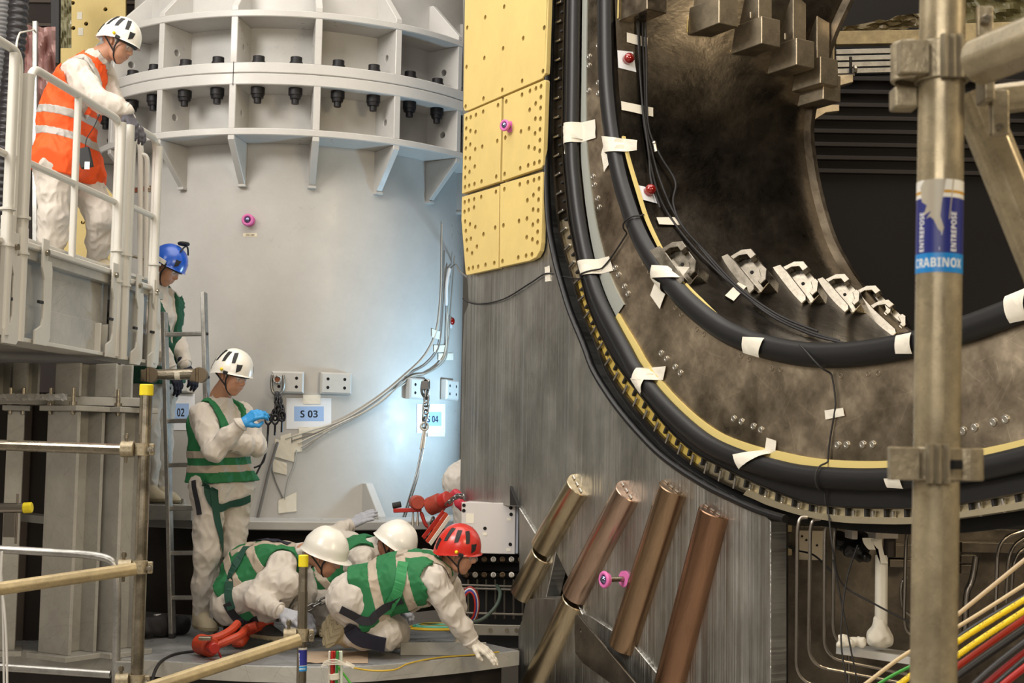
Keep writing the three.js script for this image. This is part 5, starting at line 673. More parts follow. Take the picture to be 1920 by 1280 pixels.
  hp('hair', netMesh((x, y, z) => Math.max(hf(x, y, z) - 0.006, -(y - 0.0 + (z - 0.02) * 1.5) * 0.6, z - 0.045 + Math.max(0, 0.03 - y)), V(-0.11, -0.12, -0.13), V(0.11, 0.13, 0.12), 0.006), o.hair || PM.hair);
  hp('eyes', merge([1, -1].map(s => new THREE.SphereGeometry(0.0115, 12, 8).translate(s * 0.031, 0.004, 0.0765))), PM.eye); hp('irises', merge([1, -1].map(s => new THREE.SphereGeometry(0.006, 10, 6).translate(s * 0.031, 0.001, 0.0833))), PM.hair);
  hp('eyebrows', merge([1, -1].map(s => wire([V(s * 0.014, 0.022, 0.085), V(s * 0.032, 0.028, 0.083), V(s * 0.048, 0.02, 0.070)], 0.0035, 6, 8))), o.hair || PM.hair);
  if (o.beard) hp('beard', netMesh((x, y, z) => Math.max(hf(x, y, z) - 0.0035, y + 0.038 + Math.max(0, 0.05 - z) * -0.6, -z + 0.0, -(Math.hypot(x * 0.6, (y + 0.056), z - 0.09) - 0.016)), V(-0.1, -0.125, -0.02), V(0.1, 0.0, 0.11), 0.005), o.beard);
  if (o.capUnder) hp('hair_net', netMesh((x, y, z) => Math.max(hf(x, y, z) - 0.011 - PN.noise(x * 50, y * 50, z * 50) * 0.004, -(y + 0.002 + (z - 0.01) * 1.2) * 0.7, z - 0.02), V(-0.11, -0.12, -0.13), V(0.11, 0.13, 0.12), 0.006), PM.cap);
  const hel = helmet(body, o.helmet, o.kind || 'climb'); hel.applyMatrix4(q.clone().multiply(new THREE.Matrix4().makeTranslation(0, 0.046, -0.006)).multiply(new THREE.Matrix4().makeRotationX(o.tip || 0)).multiply(new THREE.Matrix4().makeScale(0.93, 0.95, 0.92)));
  const cs = [1, -1].flatMap(s => [wire([V(s * 0.098, 0.012, 0.045), V(s * 0.082, -0.03, 0.03), V(s * 0.062, -0.075, 0.035), V(s * 0.02, -0.108, 0.045), V(0, -0.112, 0.046)], 0.0055, 6, 20), wire([V(s * 0.1, 0.0, -0.05), V(s * 0.084, -0.03, -0.01), V(s * 0.07, -0.06, 0.03)], 0.005, 6, 12)]); hp('chin_strap', merge(cs), PM.dark);
  if (o.glasses !== false) { const lg = [1, -1].map(s => sheet((u, v) => { const a = lerp(0.05, 0.95, u) * s; return [V(Math.sin(a) * 0.072, 0.022 - 0.04 * v, 0.032 + Math.cos(a) * 0.072), V(Math.sin(a), 0, Math.cos(a))]; }, 8, 3, 0.0012)); hp('safety_glasses', merge(lg), PM.lens); hp('glasses_arm', merge([1, -1].map(s => wire([V(s * 0.066, 0.018, 0.075), V(s * 0.083, 0.016, 0.03), V(s * 0.083, 0.012, -0.02)], 0.0025, 6, 10))), PM.lens); }
  if (o.extra) o.extra(body, hp, mv, { clothBase, vest, hel });
  return body;
}
const VX = (x, y, z) => V(x, y, z).normalize();
// ---------- the crew ----------
const JP = o => { const r = {}; for (const k in o) r[k] = P(...o[k]); return r; };
person('man in an orange reflective vest and white helmet leaning on the white rail', { seed: 1, bulk: 1.08, base: 2.17, fwd: VX(0.86, -0.48, 0.10), up: VX(0.42, 0.90, 0.02), helmet: PM.hWhite, hair: PM.hairGrey, capUnder: 1, cell: 0.0105,
  J: JP({ head: [221, 82, 8.62], neck: [184, 108, 8.66], shR: [142, 136, 8.5], shL: [188, 128, 8.82], hipR: [104, 306, 8.52], hipL: [140, 304, 8.78], mid: [128, 222, 8.66], elR: [186, 190, 8.40], wrR: [236, 207, 8.44], elL: [212, 196, 8.72], wrL: [238, 222, 8.56], knR: [100, 405, 8.52], anR: [98, 488, 8.60], toeR: [140, 496, 8.58], knL: [190, 408, 8.72], anL: [182, 488, 8.85], toeL: [222, 496, 8.8] }),
  hands: { R: { dir: VX(0.45, -0.85, 0.1), back: VX(0.75, 0.4, 0.6), curl: 0.55, mat: PM.gloveDark }, L: { dir: VX(0.55, -0.55, 0.2), back: VX(0.4, 0.7, 0.5), curl: 0.7, mat: PM.gloveDark, mirror: 1 } },
  vest: { mat: PM.orange, band: PM.silver, bottom: -0.10, half: 0.26, rows: [[0.145, 0.026], [0.275, 0.026]], cols: [0.115, 0.024, 0.32] },
  extra: (b, hp, mv) => { const p = P(160, 296, 8.34); part(b, 'pouch', mv(box(0.07, 0.12, 0.04).rotateZ(0.25).translate(p.x, p.y, p.z)), PM.dark); part(b, 'badge', mv(box(0.03, 0.045, 0.004).translate(p.x + 0.02, p.y - 0.05, p.z + 0.024)), M.paper); part(b, 'cord', mv(wire([P(190, 206, 8.42), P(176, 238, 8.36), P(162, 262, 8.33), P(160, 285, 8.33)], 0.003, 5)), PM.dark); } });
person('man in a blue climbing helmet and dark green vest looking down beside the platform', { seed: 2, base: 0.79, fwd: VX(0.72, -0.62, 0.18), up: VX(0.5, 0.86, 0.05), helmet: PM.hBlue, kind: 'plain', skin: PM.skin, glasses: true, cell: 0.012,
  J: JP({ head: [311, 502, 9.5], neck: [290, 528, 9.55], shR: [268, 560, 9.42], shL: [318, 562, 9.66], hipR: [274, 712, 9.5], hipL: [304, 712, 9.66], elR: [290, 640, 9.3], wrR: [318, 690, 9.3], elL: [328, 628, 9.62], wrL: [346, 682, 9.5], knR: [276, 830, 9.5], anR: [278, 915, 9.55], toeR: [310, 925, 9.45], knL: [300, 828, 9.66], anL: [298, 918, 9.7], toeL: [330, 925, 9.6] }),
  hands: { R: { dir: VX(0.5, -0.8, 0.1), back: VX(0.6, 0.5, 0.6), curl: 0.7, mat: PM.navy }, L: { dir: VX(0.5, -0.8, 0.1), back: VX(0.5, 0.6, 0.5), curl: 0.7, mat: PM.navy, mirror: 1 } },
  vest: { mat: PM.greenDark, band: PM.band, bottom: -0.02, half: 0.22, rows: [] }, extra: (b, hp) => { hp('goggles', merge([new THREE.TorusGeometry(0.03, 0.011, 10, 24).rotateX(Math.PI / 2 - 0.5).translate(0, 0.20, 0.02), wire([V(-0.06, 0.15, 0.06), V(-0.02, 0.19, 0.05), V(0.02, 0.19, 0.05), V(0.06, 0.15, 0.06)], 0.006, 6)]), PM.dark); hp('headlamp_band', merge([box(0.012, 0.03, 0.09, -0.132, 0.035, 0.0), box(0.012, 0.03, 0.09, 0.132, 0.035, 0)]), PM.cream); } });
person('standing man in a white helmet and green vest with crossed arms and a blue glove', { seed: 3, base: 0, fwd: VX(0.80, -0.36, 0.40), up: VX(0.28, 0.94, 0.12), helmet: PM.hWhite, skin: PM.skin, cell: 0.0095, capUnder: 1,
  J: JP({ head: [434, 704, 8.82], neck: [412, 744, 8.92], shR: [378, 778, 8.80], shL: [452, 776, 9.06], hipR: [392, 912, 8.86], hipL: [440, 912, 9.02], mid: [410, 846, 8.95], elR: [400, 846, 8.62], wrR: [450, 796, 8.60], elL: [482, 836, 8.88], wrL: [436, 832, 8.70], knR: [388, 1040, 8.84], anR: [380, 1152, 8.92], toeR: [398, 1168, 8.78], knL: [436, 1036, 9.0], anL: [412, 1146, 9.04], toeL: [440, 1158, 8.94] }),
  hands: { R: { dir: VX(0.75, 0.5, 0.1), back: VX(-0.3, 0.5, 0.8), curl: 0.9, mat: PM.gloveBlue }, L: { dir: VX(-0.85, 0.1, 0.3), back: VX(0.1, 0.3, 0.9), curl: 0.6, mat: PM.glove, mirror: 1 } },
  vest: { mat: PM.green, band: PM.band, bottom: 0.03, half: 0.21, rows: [[0.115, 0.024], [0.205, 0.024]] },
  boot: PM.boot, straps: [[[P(375, 905, 8.7), P(405, 950, 8.66), P(440, 960, 8.75), P(472, 935, 8.95)], 0.05, PM.strapDG], [[P(398, 925, 8.6), P(420, 965, 8.66), P(428, 1000, 8.78), P(424, 1060, 8.9)], 0.045, PM.strapDG], [[P(362, 900, 8.75), P(366, 950, 8.72), P(372, 965, 8.74)], 0.035, PM.strap]] });
person('crouching man in a white work helmet and green vest, left of the kneeling crew', { seed: 4, base: 0, fwd: VX(0.88, -0.40, 0.14), up: VX(0.36, 0.92, 0.16), helmet: PM.hWhite, kind: 'work', skin: PM.skin, cell: 0.0095,
  J: JP({ head: [608, 1042, 8.52], neck: [574, 1036, 8.62], shR: [530, 1058, 8.50], shL: [556, 1052, 8.88], hipR: [436, 1132, 8.60], hipL: [450, 1130, 8.86], mid: [468, 1070, 8.74], elR: [478, 1120, 8.36], wrR: [522, 1144, 8.28], elL: [575, 1110, 8.84], wrL: [560, 1142, 8.62], knR: [538, 1094, 8.42], anR: [488, 1168, 8.56], toeR: [528, 1186, 8.46], knL: [556, 1120, 8.86], anL: [440, 1166, 8.94], toeL: [474, 1180, 8.94] }),
  hands: { R: { dir: VX(0.85, -0.3, 0.2), back: VX(0.1, 0.7, 0.6), curl: 0.75, mat: PM.glove }, L: { dir: VX(0.5, -0.6, 0.5), back: VX(0.2, 0.6, 0.6), curl: 0.7, mat: PM.glove, mirror: 1 } },
  vest: { mat: PM.green, band: PM.band, bottom: 0.0, half: 0.23, rows: [[0.14, 0.03], [0.30, 0.03]], cols: [0.12, 0.026, 0.18] }, boot: PM.bootDark,
  straps: [[[P(470, 1040, 8.62), P(440, 1070, 8.55), P(430, 1110, 8.5), P(436, 1140, 8.48)], 0.05, PM.strapDG], [[P(430, 1130, 8.5), P(452, 1165, 8.5), P(490, 1158, 8.5)], 0.05, PM.strap], [[P(540, 1026, 8.6), P(500, 1024, 8.65), P(470, 1036, 8.7)], 0.045, PM.navy]] });
person('man in a white helmet crouching behind, one grey glove on the ledge', { seed: 5, base: 0, fwd: VX(0.74, -0.62, 0.16), up: VX(0.60, 0.80, 0.05), helmet: PM.hWhite, kind: 'work', skin: PM.skinDark, beard: PM.hair, cell: 0.011, glasses: false,
  J: JP({ head: [736, 1026, 9.02], neck: [708, 1024, 9.08], shR: [680, 1046, 8.95], shL: [690, 1030, 9.30], hipR: [600, 1120, 9.08], hipL: [612, 1112, 9.32], mid: [640, 1072, 9.2], elR: [690, 1110, 8.86], wrR: [730, 1130, 8.80], elL: [622, 1006, 9.40], wrL: [655, 986, 9.52], knR: [690, 1130, 9.0], anR: [590, 1162, 9.1], toeR: [640, 1172, 9.1], knL: [690, 1120, 9.3], anL: [600, 1158, 9.36], toeL: [650, 1166, 9.36] }),
  hands: { R: { dir: VX(0.8, -0.3, 0.2), back: VX(0.1, 0.8, 0.4), curl: 0.7, mat: PM.glove }, L: { dir: VX(0.75, 0.45, 0.1), back: VX(-0.2, 0.6, 0.8), curl: 0.35, mat: PM.glove, mirror: 1 } },
  vest: { mat: PM.green, band: PM.band, bottom: 0.0, half: 0.22, rows: [[0.14, 0.026]] } });
person('kneeling man in a red helmet leaning forward with one hand on the platform edge', { seed: 6, base: 0, fwd: VX(0.93, -0.24, 0.10), up: VX(0.22, 0.95, 0.18), helmet: PM.hRed, skin: PM.skin, hair: PM.hairGrey, cell: 0.009, bulk: 1.06,
  J: JP({ head: [858, 1036, 8.22], neck: [838, 1062, 8.30], shR: [812, 1086, 8.14], shL: [826, 1072, 8.48], hipR: [660, 1122, 8.20], hipL: [672, 1116, 8.46], mid: [740, 1092, 8.30], elR: [846, 1146, 8.18], wrR: [882, 1200, 8.22], elL: [850, 1118, 8.62], wrL: [858, 1160, 8.70], knR: [724, 1190, 8.22], anR: [640, 1188, 8.24], toeR: [578, 1222, 8.10], knL: [740, 1186, 8.5], anL: [634, 1172, 8.46], toeL: [568, 1202, 8.32] }),
  hands: { R: { dir: VX(0.78, -0.5, 0.15), back: VX(0.4, 0.8, 0.3), curl: 0.25, mat: PM.gloveW, nocuff: 0 }, L: { dir: VX(0.2, -0.8, 0.1), back: VX(0.3, 0.3, 0.7), curl: 0.8, mat: PM.gloveW, mirror: 1 } }, footDown: { R: VX(-0.55, 0.35, 0.75), L: VX(-0.6, 0.4, 0.7) }, hip: 0.125,
  vest: { mat: PM.green, band: PM.band, bottom: 0.02, half: 0.24, rows: [[0.16, 0.028], [0.33, 0.030]], cols: [0.115, 0.026, 0.30] },
  straps: [[[P(756, 1052, 8.12), P(746, 1092, 8.02), P(738, 1140, 8.03), P(740, 1166, 8.05)], 0.06, PM.strapG], [[P(628, 1152, 8.0), P(672, 1170, 8.0), P(720, 1158, 8.02), P(752, 1138, 8.04)], 0.05, PM.strap]],
  extra: (b, hp, mv, k) => { part(b, 'knee_pad', mv(strapOn(k.clothBase, [P(640, 1186, 8.1), P(680, 1205, 8.1), P(722, 1214, 8.1)], 0.09, 0.006, 0.01)), PM.navy); } });
person('person in white coveralls bending behind the edge of the steel side, only the back visible', { seed: 7, base: 0.6, fwd: VX(0.7, -0.7, 0), up: VX(0.6, 0.75, 0), helmet: PM.hWhite, cell: 0.014, noBoots: false,
  J: JP({ head: [945, 880, 9.9], neck: [925, 880, 9.9], shR: [900, 890, 9.8], shL: [905, 884, 10.1], hipR: [866, 905, 9.85], hipL: [870, 900, 10.1], elR: [930, 930, 9.8], wrR: [960, 950, 9.8], elL: [930, 925, 10.1], wrL: [960, 945, 10.1], knR: [876, 980, 9.85], anR: [868, 1030, 9.85], toeR: [890, 1036, 9.85], knL: [880, 975, 10.1], anL: [872, 1026, 10.1], toeL: [895, 1032, 10.1] }) });
// ---------- things on the grey column ----------
const colTurn = a => a;
for (const [label, px, py, hook] of [['grey mounting plate on the column behind the ladder', 340, 716], ['grey mounting plate carrying the shackle, above the S 03 sign', 540, 717], ['grey mounting plate with four holes, right of the shackle', 627, 719], ['grey mounting plate with the chain in front, above the 04 sign', 779, 729], ['rightmost grey mounting plate on the column', 837, 731]]) {
  const h = colHit(px, py, CB), o = thing('mounting_plate', label, 'plate', colP(h.a, h.y - 0.078, CB - 0.004), h.a, 'mounting plates on the grey column');
  part(o, 'plate', boxUV(extr([[-0.115, 0], [0.115, 0], [0.115, 0.156], [-0.115, 0.156]], 0.062, [], 0.012)), M.plate); for (const x of [-0.062, 0.062]) for (const y of [0.046, 0.108]) part(o, 'bolt_hole', cyl(0.0115, 0.004, 0, 0, 0, 16).rotateX(Math.PI / 2).translate(x, y, 0.0605), M.hole);
}
function colSheet(px0, px1, py0, py1, R, nu = 10, nv = 4, k = 0, dr = [0, 0, 0, 0]) { const q = [colHit(px0, py0 + dr[0], CB), colHit(px1, py0 + dr[1], CB), colHit(px1, py1 + dr[2], CB), colHit(px0, py1 + dr[3], CB)]; return sheet((u, v) => { const a = lerp(lerp(q[0].a, q[1].a, u), lerp(q[3].a, q[2].a, u), v), y = lerp(lerp(q[0].y, q[1].y, u), lerp(q[3].y, q[2].y, u), v); return [colP(a, y, R + (k ? Math.abs(PN.noise(a * 30, y * 30, k)) * 0.006 : 0)), V(Math.sin(a), 0, Math.cos(a))]; }, nu, nv, 0.0009); }
for (const [label, x0, x1, y0, y1, text] of [['white paper sign reading S 03 on a blue field', 537, 621, 746, 804, 'S 03'], ['white paper sign reading S 04, partly behind the chain', 781, 834, 757, 812, 'S 04'], ['white paper sign reading S 02 behind the ladder', 306, 366, 738, 806, 'S 02']]) {
  const t = canvasTex(512, 352, (x, w, h) => { x.fillStyle = '#e6e9ee'; x.fillRect(0, 0, w, h); x.fillStyle = '#9dbbe6'; x.fillRect(w * 0.17, h * 0.27, w * 0.66, h * 0.48); x.fillStyle = '#161a26'; x.font = 'bold 110px sans-serif'; x.textAlign = 'center'; x.textBaseline = 'middle'; x.fillText(text, w / 2, h * 0.52); });
  const g = colSheet(x0, x1, y0, y1, CB + 0.004); const uv = g.attributes.uv; for (let i = 0; i < uv.count; i++) uv.setXY(i, uv.getX(i) / 0.1, 1 - uv.getY(i) / 0.1); solo('paper_sign', g, S(0xffffff, 0.85, 0, { map: t }), label, 'sign', 'paper signs on the grey column');
}
const cTape = (label, a, b, c, d, k, dr) => solo('tape_piece', colSheet(a, b, c, d, CB + 0.008, 8, 6, k, dr), M.tape, label, 'tape', 'tape on the grey column');
cTape('white tape along the top of the S 03 sign', 568, 601, 740, 757, 1); cTape('white tape along the bottom of the S 03 sign', 560, 618, 800, 812, 2); cTape('pale tape along the bottom of the S 04 sign', 800, 832, 808, 818, 3);
{ const t = canvasTex(256, 56, (x, w, h) => { x.fillStyle = '#e6ddc4'; x.fillRect(0, 0, w, h); x.fillStyle = '#3a3428'; x.font = 'bold 42px sans-serif'; x.textAlign = 'center'; x.textBaseline = 'middle'; x.fillText('CSC-540', w / 2, h / 2 + 2); }); const g = colSheet(456, 482, 437, 443.5, CB + 0.002); const uv = g.attributes.uv; for (let i = 0; i < uv.count; i++) uv.setXY(i, uv.getX(i) / 0.1, 1 - uv.getY(i) / 0.1); solo('name_strip', g, S(0xffffff, 0.7, 0, { map: t }), 'tiny cream label strip under the magenta target on the grey column', 'label'); }
{ const h = colHit(845, 602, CB + 0.01), o = thing('survey_target', 'small red reflector on a white card beside the cables on the grey column', 'reflector', h.p, h.a, null); part(o, 'white_card', box(0.06, 0.09, 0.002, 0, -0.01, 0), M.paper); part(o, 'ruby_ball', new THREE.SphereGeometry(0.03, 16, 10).scale(1, 1, 0.6).translate(0, 0, 0.014), M.ruby); }
const cw = (pts, off = 0.012) => pts.map(([x, y, o]) => colHit(x, y, CB + (o ?? off)).p);
const cables = [[[829, 420], [826, 560], [818, 622], [800, 662], [757, 706], [700, 752], [640, 788], [580, 808], [536, 822]], [[833, 470], [829, 600], [822, 652], [800, 682], [765, 703], [706, 752], [650, 786], [590, 812], [548, 826]], [[842, 520], [838, 600], [834, 662], [815, 692], [780, 706], [735, 735], [690, 768], [640, 792], [560, 830]], [[846, 505], [840, 560], [840, 640], [836, 672], [806, 698], [770, 706], [730, 740], [680, 776], [620, 806], [566, 838]], [[852, 480], [846, 560], [838, 655], [828, 678], [796, 702], [760, 712], [720, 750], [672, 780], [610, 812], [570, 842]]];
const cm = [S(0xb9b3a8, 0.5), S(0x77726c, 0.5), S(0xcac4b8, 0.5), S(0xa8a49c, 0.5), S(0x8d8880, 0.5)];
cables.forEach((c, i) => solo('sensor_cable', wire(cw(c, 0.010 + i * 0.004), 0.0055, 6, 60), cm[i], ['pale cable slanting over the grey column, topmost of the bundle', 'dark grey cable in the slanting bundle on the grey column', 'white cable in the middle of the slanting bundle on the grey column', 'light grey cable low in the slanting bundle on the grey column', 'mid grey cable, lowest of the slanting bundle on the grey column'][i], 'cable'));
solo('sensor_cable', wire(cw([[843, 505], [838, 530], [837, 570]], 0.03), 0.014, 8), S(0xcfd2d4, 0.5), 'thick white sleeve of cable near the right edge of the grey column', 'cable');
solo('sensor_cable', wire([...cw([[835, 560], [842, 508], [850, 498]], 0.02), ...[[862, 508, 10.0], [876, 520, 9.6]].map(p => P(...p))], 0.006, 6), cm[1], 'grey cable arching from the column to the edge of the steel side', 'cable');
for (const [l, a, b, c, d, k, dr] of [['white tape on the cables, topmost of three near the right edge of the column', 808, 826, 616, 634, 5, [0, 6, 4, -2]], ['white tape on the cables, middle of three near the right edge of the column', 812, 834, 647, 660, 6], ['white tape on the cables, lowest of three near the right edge of the column', 820, 848, 662, 675, 7], ['white tape at the left end of the slanting cables, topmost of the cluster', 526, 546, 813, 832, 8, [4, -2, 0, 6]], ['white tape strip standing across the left end of the slanting cables', 548, 566, 814, 842, 9, [2, -4, 4, 6]], ['broad white tape below the S 03 sign over the cable ends', 516, 552, 828, 860, 10, [-6, 4, 6, -4]], ['slanted white tape hanging below the cable ends', 512, 538, 864, 886, 11, [-4, 4, 4, -2]], ['crumpled white tape just above the ledge of the grey column', 522, 556, 930, 958, 12, [8, -8, 0, 4]]]) cTape(l, a, b, c, d, k, dr);
solo('sensor_cable', wire(cw([[556, 844], [550, 875], [540, 900], [534, 935]]), 0.005, 6), cm[3], 'pale cable curving down from the tape cluster to the crumpled tape', 'cable');
solo('sensor_cable', wire(cw([[508, 872], [518, 905], [530, 932]]), 0.005, 6), cm[1], 'dark cable curving from the slanted tape down to the crumpled tape', 'cable');
solo('sensor_cable', wire(cw([[520, 830], [505, 880], [493, 930], [482, 975]], 0.05), 0.011, 8), S(0x6f6a66, 0.6), 'thick grey sling running down from the hooks to the ledge', 'sling');
// chain of separate links
const linkG = (L, r) => { const a = L / 2 - r * 2.2, w = r * 2.1, pts = []; for (let i = 0; i <= 10; i++) { const t = -Math.PI / 2 + i / 10 * Math.PI; pts.push(V(Math.sin(t) * 0 + Math.cos(t + Math.PI / 2) * -w, a + Math.cos(t) * w, 0)); } for (let i = 0; i <= 10; i++) { const t = Math.PI / 2 + i / 10 * Math.PI; pts.push(V(Math.cos(t + Math.PI / 2) * -w, -a + Math.cos(t) * w, 0)); } return new THREE.TubeGeometry(new THREE.CatmullRomCurve3(pts, true), 28, r, 7, true); };
function chain(label, pts, L, r, mat, name = 'chain', group) { const c = new THREE.CatmullRomCurve3(pts), len = c.getLength(), st = L - r * 3.4, n = Math.max(2, Math.round(len / st)); const o = thing(name, label, 'chain', pts[pts.length - 1].clone(), 0, group); const g = linkG(L, r); const q = new THREE.Quaternion(), e = new THREE.Quaternion(); for (let i = 0; i < n; i++) { const p = c.getPointAt((i + 0.5) / n), t = c.getTangentAt((i + 0.5) / n); const m = part(o, 'link', g, mat); m.position.copy(p).sub(o.position); q.setFromUnitVectors(UP, t); e.setFromAxisAngle(UP, (i % 2) * Math.PI / 2 + 0.6); m.quaternion.copy(q.multiply(e)); } return o; }
{ const h = colHit(521, 712, CB + 0.075), o = thing('shackle', 'steel bow shackle with a brass pin on the left mounting plate', 'shackle', h.p, h.a); part(o, 'pin', cyl(0.022, 0.09, 0, 0, 0, 20).rotateX(Math.PI / 2).translate(0, 0, 0.0), S(0x7a4a34, 0.5, 0.7)); part(o, 'pin_head', new THREE.TorusGeometry(0.024, 0.007, 8, 20).translate(0, 0, 0.046), M.steel); part(o, 'bow', wire([V(-0.04, 0.03, 0.01), V(-0.044, -0.03, 0.01), V(-0.03, -0.09, 0.01), V(0, -0.11, 0.01), V(0.03, -0.09, 0.01), V(0.044, -0.03, 0.01), V(0.04, 0.03, 0.01)], 0.010, 8), M.chain);
  for (const [i, x] of [-0.045, -0.015, 0.012, 0.045].entries()) chain(['short dark chain under the shackle, leftmost of four', 'short dark chain under the shackle, second of four', 'short dark chain under the shackle, third of four', 'short dark chain under the shackle, rightmost of four'][i], [P(519 + i, 738, 10.02), P(516 + i * 4, 765, 10.0), P(508 + i * 8, 785, 10.0)], 0.055, 0.007, S(0x4a4a4c, 0.4, 0.9), 'chain');
  for (const [i, [x, y]] of [[503, 786], [516, 786], [529, 780]].entries()) solo('snap_hook', merge([new THREE.TorusGeometry(0.022, 0.006, 8, 20).scale(1, 1.5, 1).translate(...P(x, y, 9.98).toArray()), rod(P(x, y + 8, 9.98), P(x - 1, y + 30, 9.99), 0.008, 8)]), S(0x3c3c40, 0.4, 0.9), ['dark snap hook left of the S 03 sign, leftmost of three', 'dark snap hook left of the S 03 sign, middle of three', 'dark snap hook left of the S 03 sign, nearest the sign'][i], 'hook', 'snap hooks');
  for (const [i, pts] of [[[502, 815], [498, 850], [480, 890]], [[500, 830], [492, 868], [466, 880]]].entries()) solo('lanyard', wire(pts.map(p => P(p[0], p[1], 9.7)), 0.007, 6), PM.strap, ['dark lanyard curving from the hooks towards the standing man, upper one', 'dark lanyard curving from the hooks towards the standing man, lower one'][i], 'lanyard'); }
chain('steel chain hanging from the right mounting plate in front of the S 04 sign', [P(800, 716, 10.0), P(799, 760, 9.98), P(795, 800, 9.97)], 0.085, 0.0085, M.chain);
{ const o = thing('sling_hook', 'steel shackle and hook block at the head of the right chain', 'shackle', P(797, 728, 10.0)); part(o, 'bow', new THREE.TorusGeometry(0.032, 0.009, 8, 22).scale(1, 1.7, 1).rotateY(0.7), M.chain); part(o, 'block', box(0.05, 0.06, 0.04, 0.0, 0.02, 0.02), S(0x6b6a68, 0.4, 0.9)); }
solo('snap_hook', merge([new THREE.TorusGeometry(0.026, 0.008, 8, 22).translate(...P(796, 799, 9.96).toArray()), rod(P(795, 808, 9.96), P(789, 842, 9.95), 0.010, 8), rod(P(798, 808, 9.96), P(794, 840, 9.95), 0.008, 8)]), S(0xc9c4ba, 0.5, 0.4), 'pale sleeved snap hook below the right chain', 'hook', 'snap hooks');
for (const [i, x] of [0, 4].entries()) solo('wire_rope', wire([P(790 + x, 842, 9.95), P(780 + x, 890, 9.85), P(768 + x, 930, 9.7), P(756 + x, 968, 9.5)], 0.006, 6), M.chain, ['wire rope running down from the right chain to the red hoist, left strand', 'wire rope running down from the right chain to the red hoist, right strand'][i], 'wire rope');
// ledge box at the left and the dark space under the platform
solo('steel_ledge', box(0.62, 0.10, 0.55).translate(...P(290, 957, 9.62).toArray()), M.frame, 'grey steel ledge under the feet of the man in the blue helmet', 'ledge');
solo('anchor_bolt', merge([cyl(0.032, 0.012, 0, 0.006, 0, 20), cyl(0.024, 0.03, 0, 0.026, 0, 6), cyl(0.014, 0.03, 0, 0.05, 0, 14)]).translate(...P(343, 953, 9.55).toArray()), M.pin, 'stubby shiny bolt standing on the ledge behind the ladder', 'bolt');
// ---------- red hoist, strap and clutter by the ledge ----------
{
  const d = 9.25, Q = (x, y, k = d) => P(x, y, k); const o = thing('chain_hoist', 'worn red lever chain hoist lying on the ledge behind the red helmet', 'hoist', Q(800, 975)); const b = o.position.clone(), q = (x, y, k) => Q(x, y, k).sub(b);
  const hm = S(0xa8402f, 0.5, 0, { map: rep(T.grime, 4) }); part(o, 'body', rod(q(804, 950, 9.25), q(828, 940, 9.2), 0.060, 28, 0.16), hm); part(o, 'wheel', rod(q(779, 941, 9.3), q(784, 942, 9.2), 0.046, 24, 0.14), hm); part(o, 'gear_cover', rod(q(828, 940, 9.16), q(842, 934, 9.12), 0.050, 24, 0.15), M.red); part(o, 'lever', bar(q(738, 957, 9.3), q(790, 955, 9.25), 0.028, 0.022, 0.006), M.red); part(o, 'hook', wire([q(790, 962), q(800, 985), q(815, 990), q(822, 978)], 0.012, 8), M.red); part(o, 'grip', rod(q(736, 948, 9.3), q(752, 945, 9.3), 0.02, 14), M.black);
}
chain('shiny chain looping from the red hoist up to the steel edge', [P(838, 945, 9.1), P(848, 936, 9.08), P(858, 930, 9.05), P(868, 930, 9.0)], 0.05, 0.006, M.chain); chain('dark hanging chain between the red hoist and the red strap', [P(812, 972, 9.1), P(806, 990, 9.08), P(798, 1008, 9.05)], 0.05, 0.006, S(0x55534f, 0.4, 0.9));
for (const [i, [a, b, m]] of [[[838, 962], [800, 1016], M.orange], [[843, 968], [806, 1020], S(0xd9cfc4, 0.7)], [[832, 958], [793, 1008], M.red]].entries()) solo('ratchet_strap', boxUV(bar(P(a[0], a[1], 9.05), P(b[0], b[1], 8.95), 0.026, 0.006)), m, ['orange strap end slanting down beside the red helmet', 'white edged strap slanting down nearest to the red helmet', 'red strap slanting down behind the orange one'][i], 'strap');
solo('spike_pair', merge([cyl(0.010, 0.14, 0, 0.07, 0, 12, 0.003), cyl(0.010, 0.13, 0.03, 0.065, 0, 12, 0.003)]).translate(...P(774, 985, 9.3).toArray()), M.pin, 'pair of pointed steel drift pins standing beside the red hoist', 'drift pin');
solo('plastic_bag', (() => { const f = field([bone(P(852, 925, 9.35), P(870, 950, 9.3), 0.03, 0.035)], 0.05); const [a, b] = span([bone(P(852, 925, 9.35), P(870, 950, 9.3), 0.05, 0.06)], 0.05); return netMesh((x, y, z) => f(x, y, z) - PN.noise(x * 20, y * 20, z * 20) * 0.02, a, b, 0.01); })(), S(0xb02a3a, 0.5), 'crumpled red cloth hanging at the steel edge behind the hoist', 'cloth');
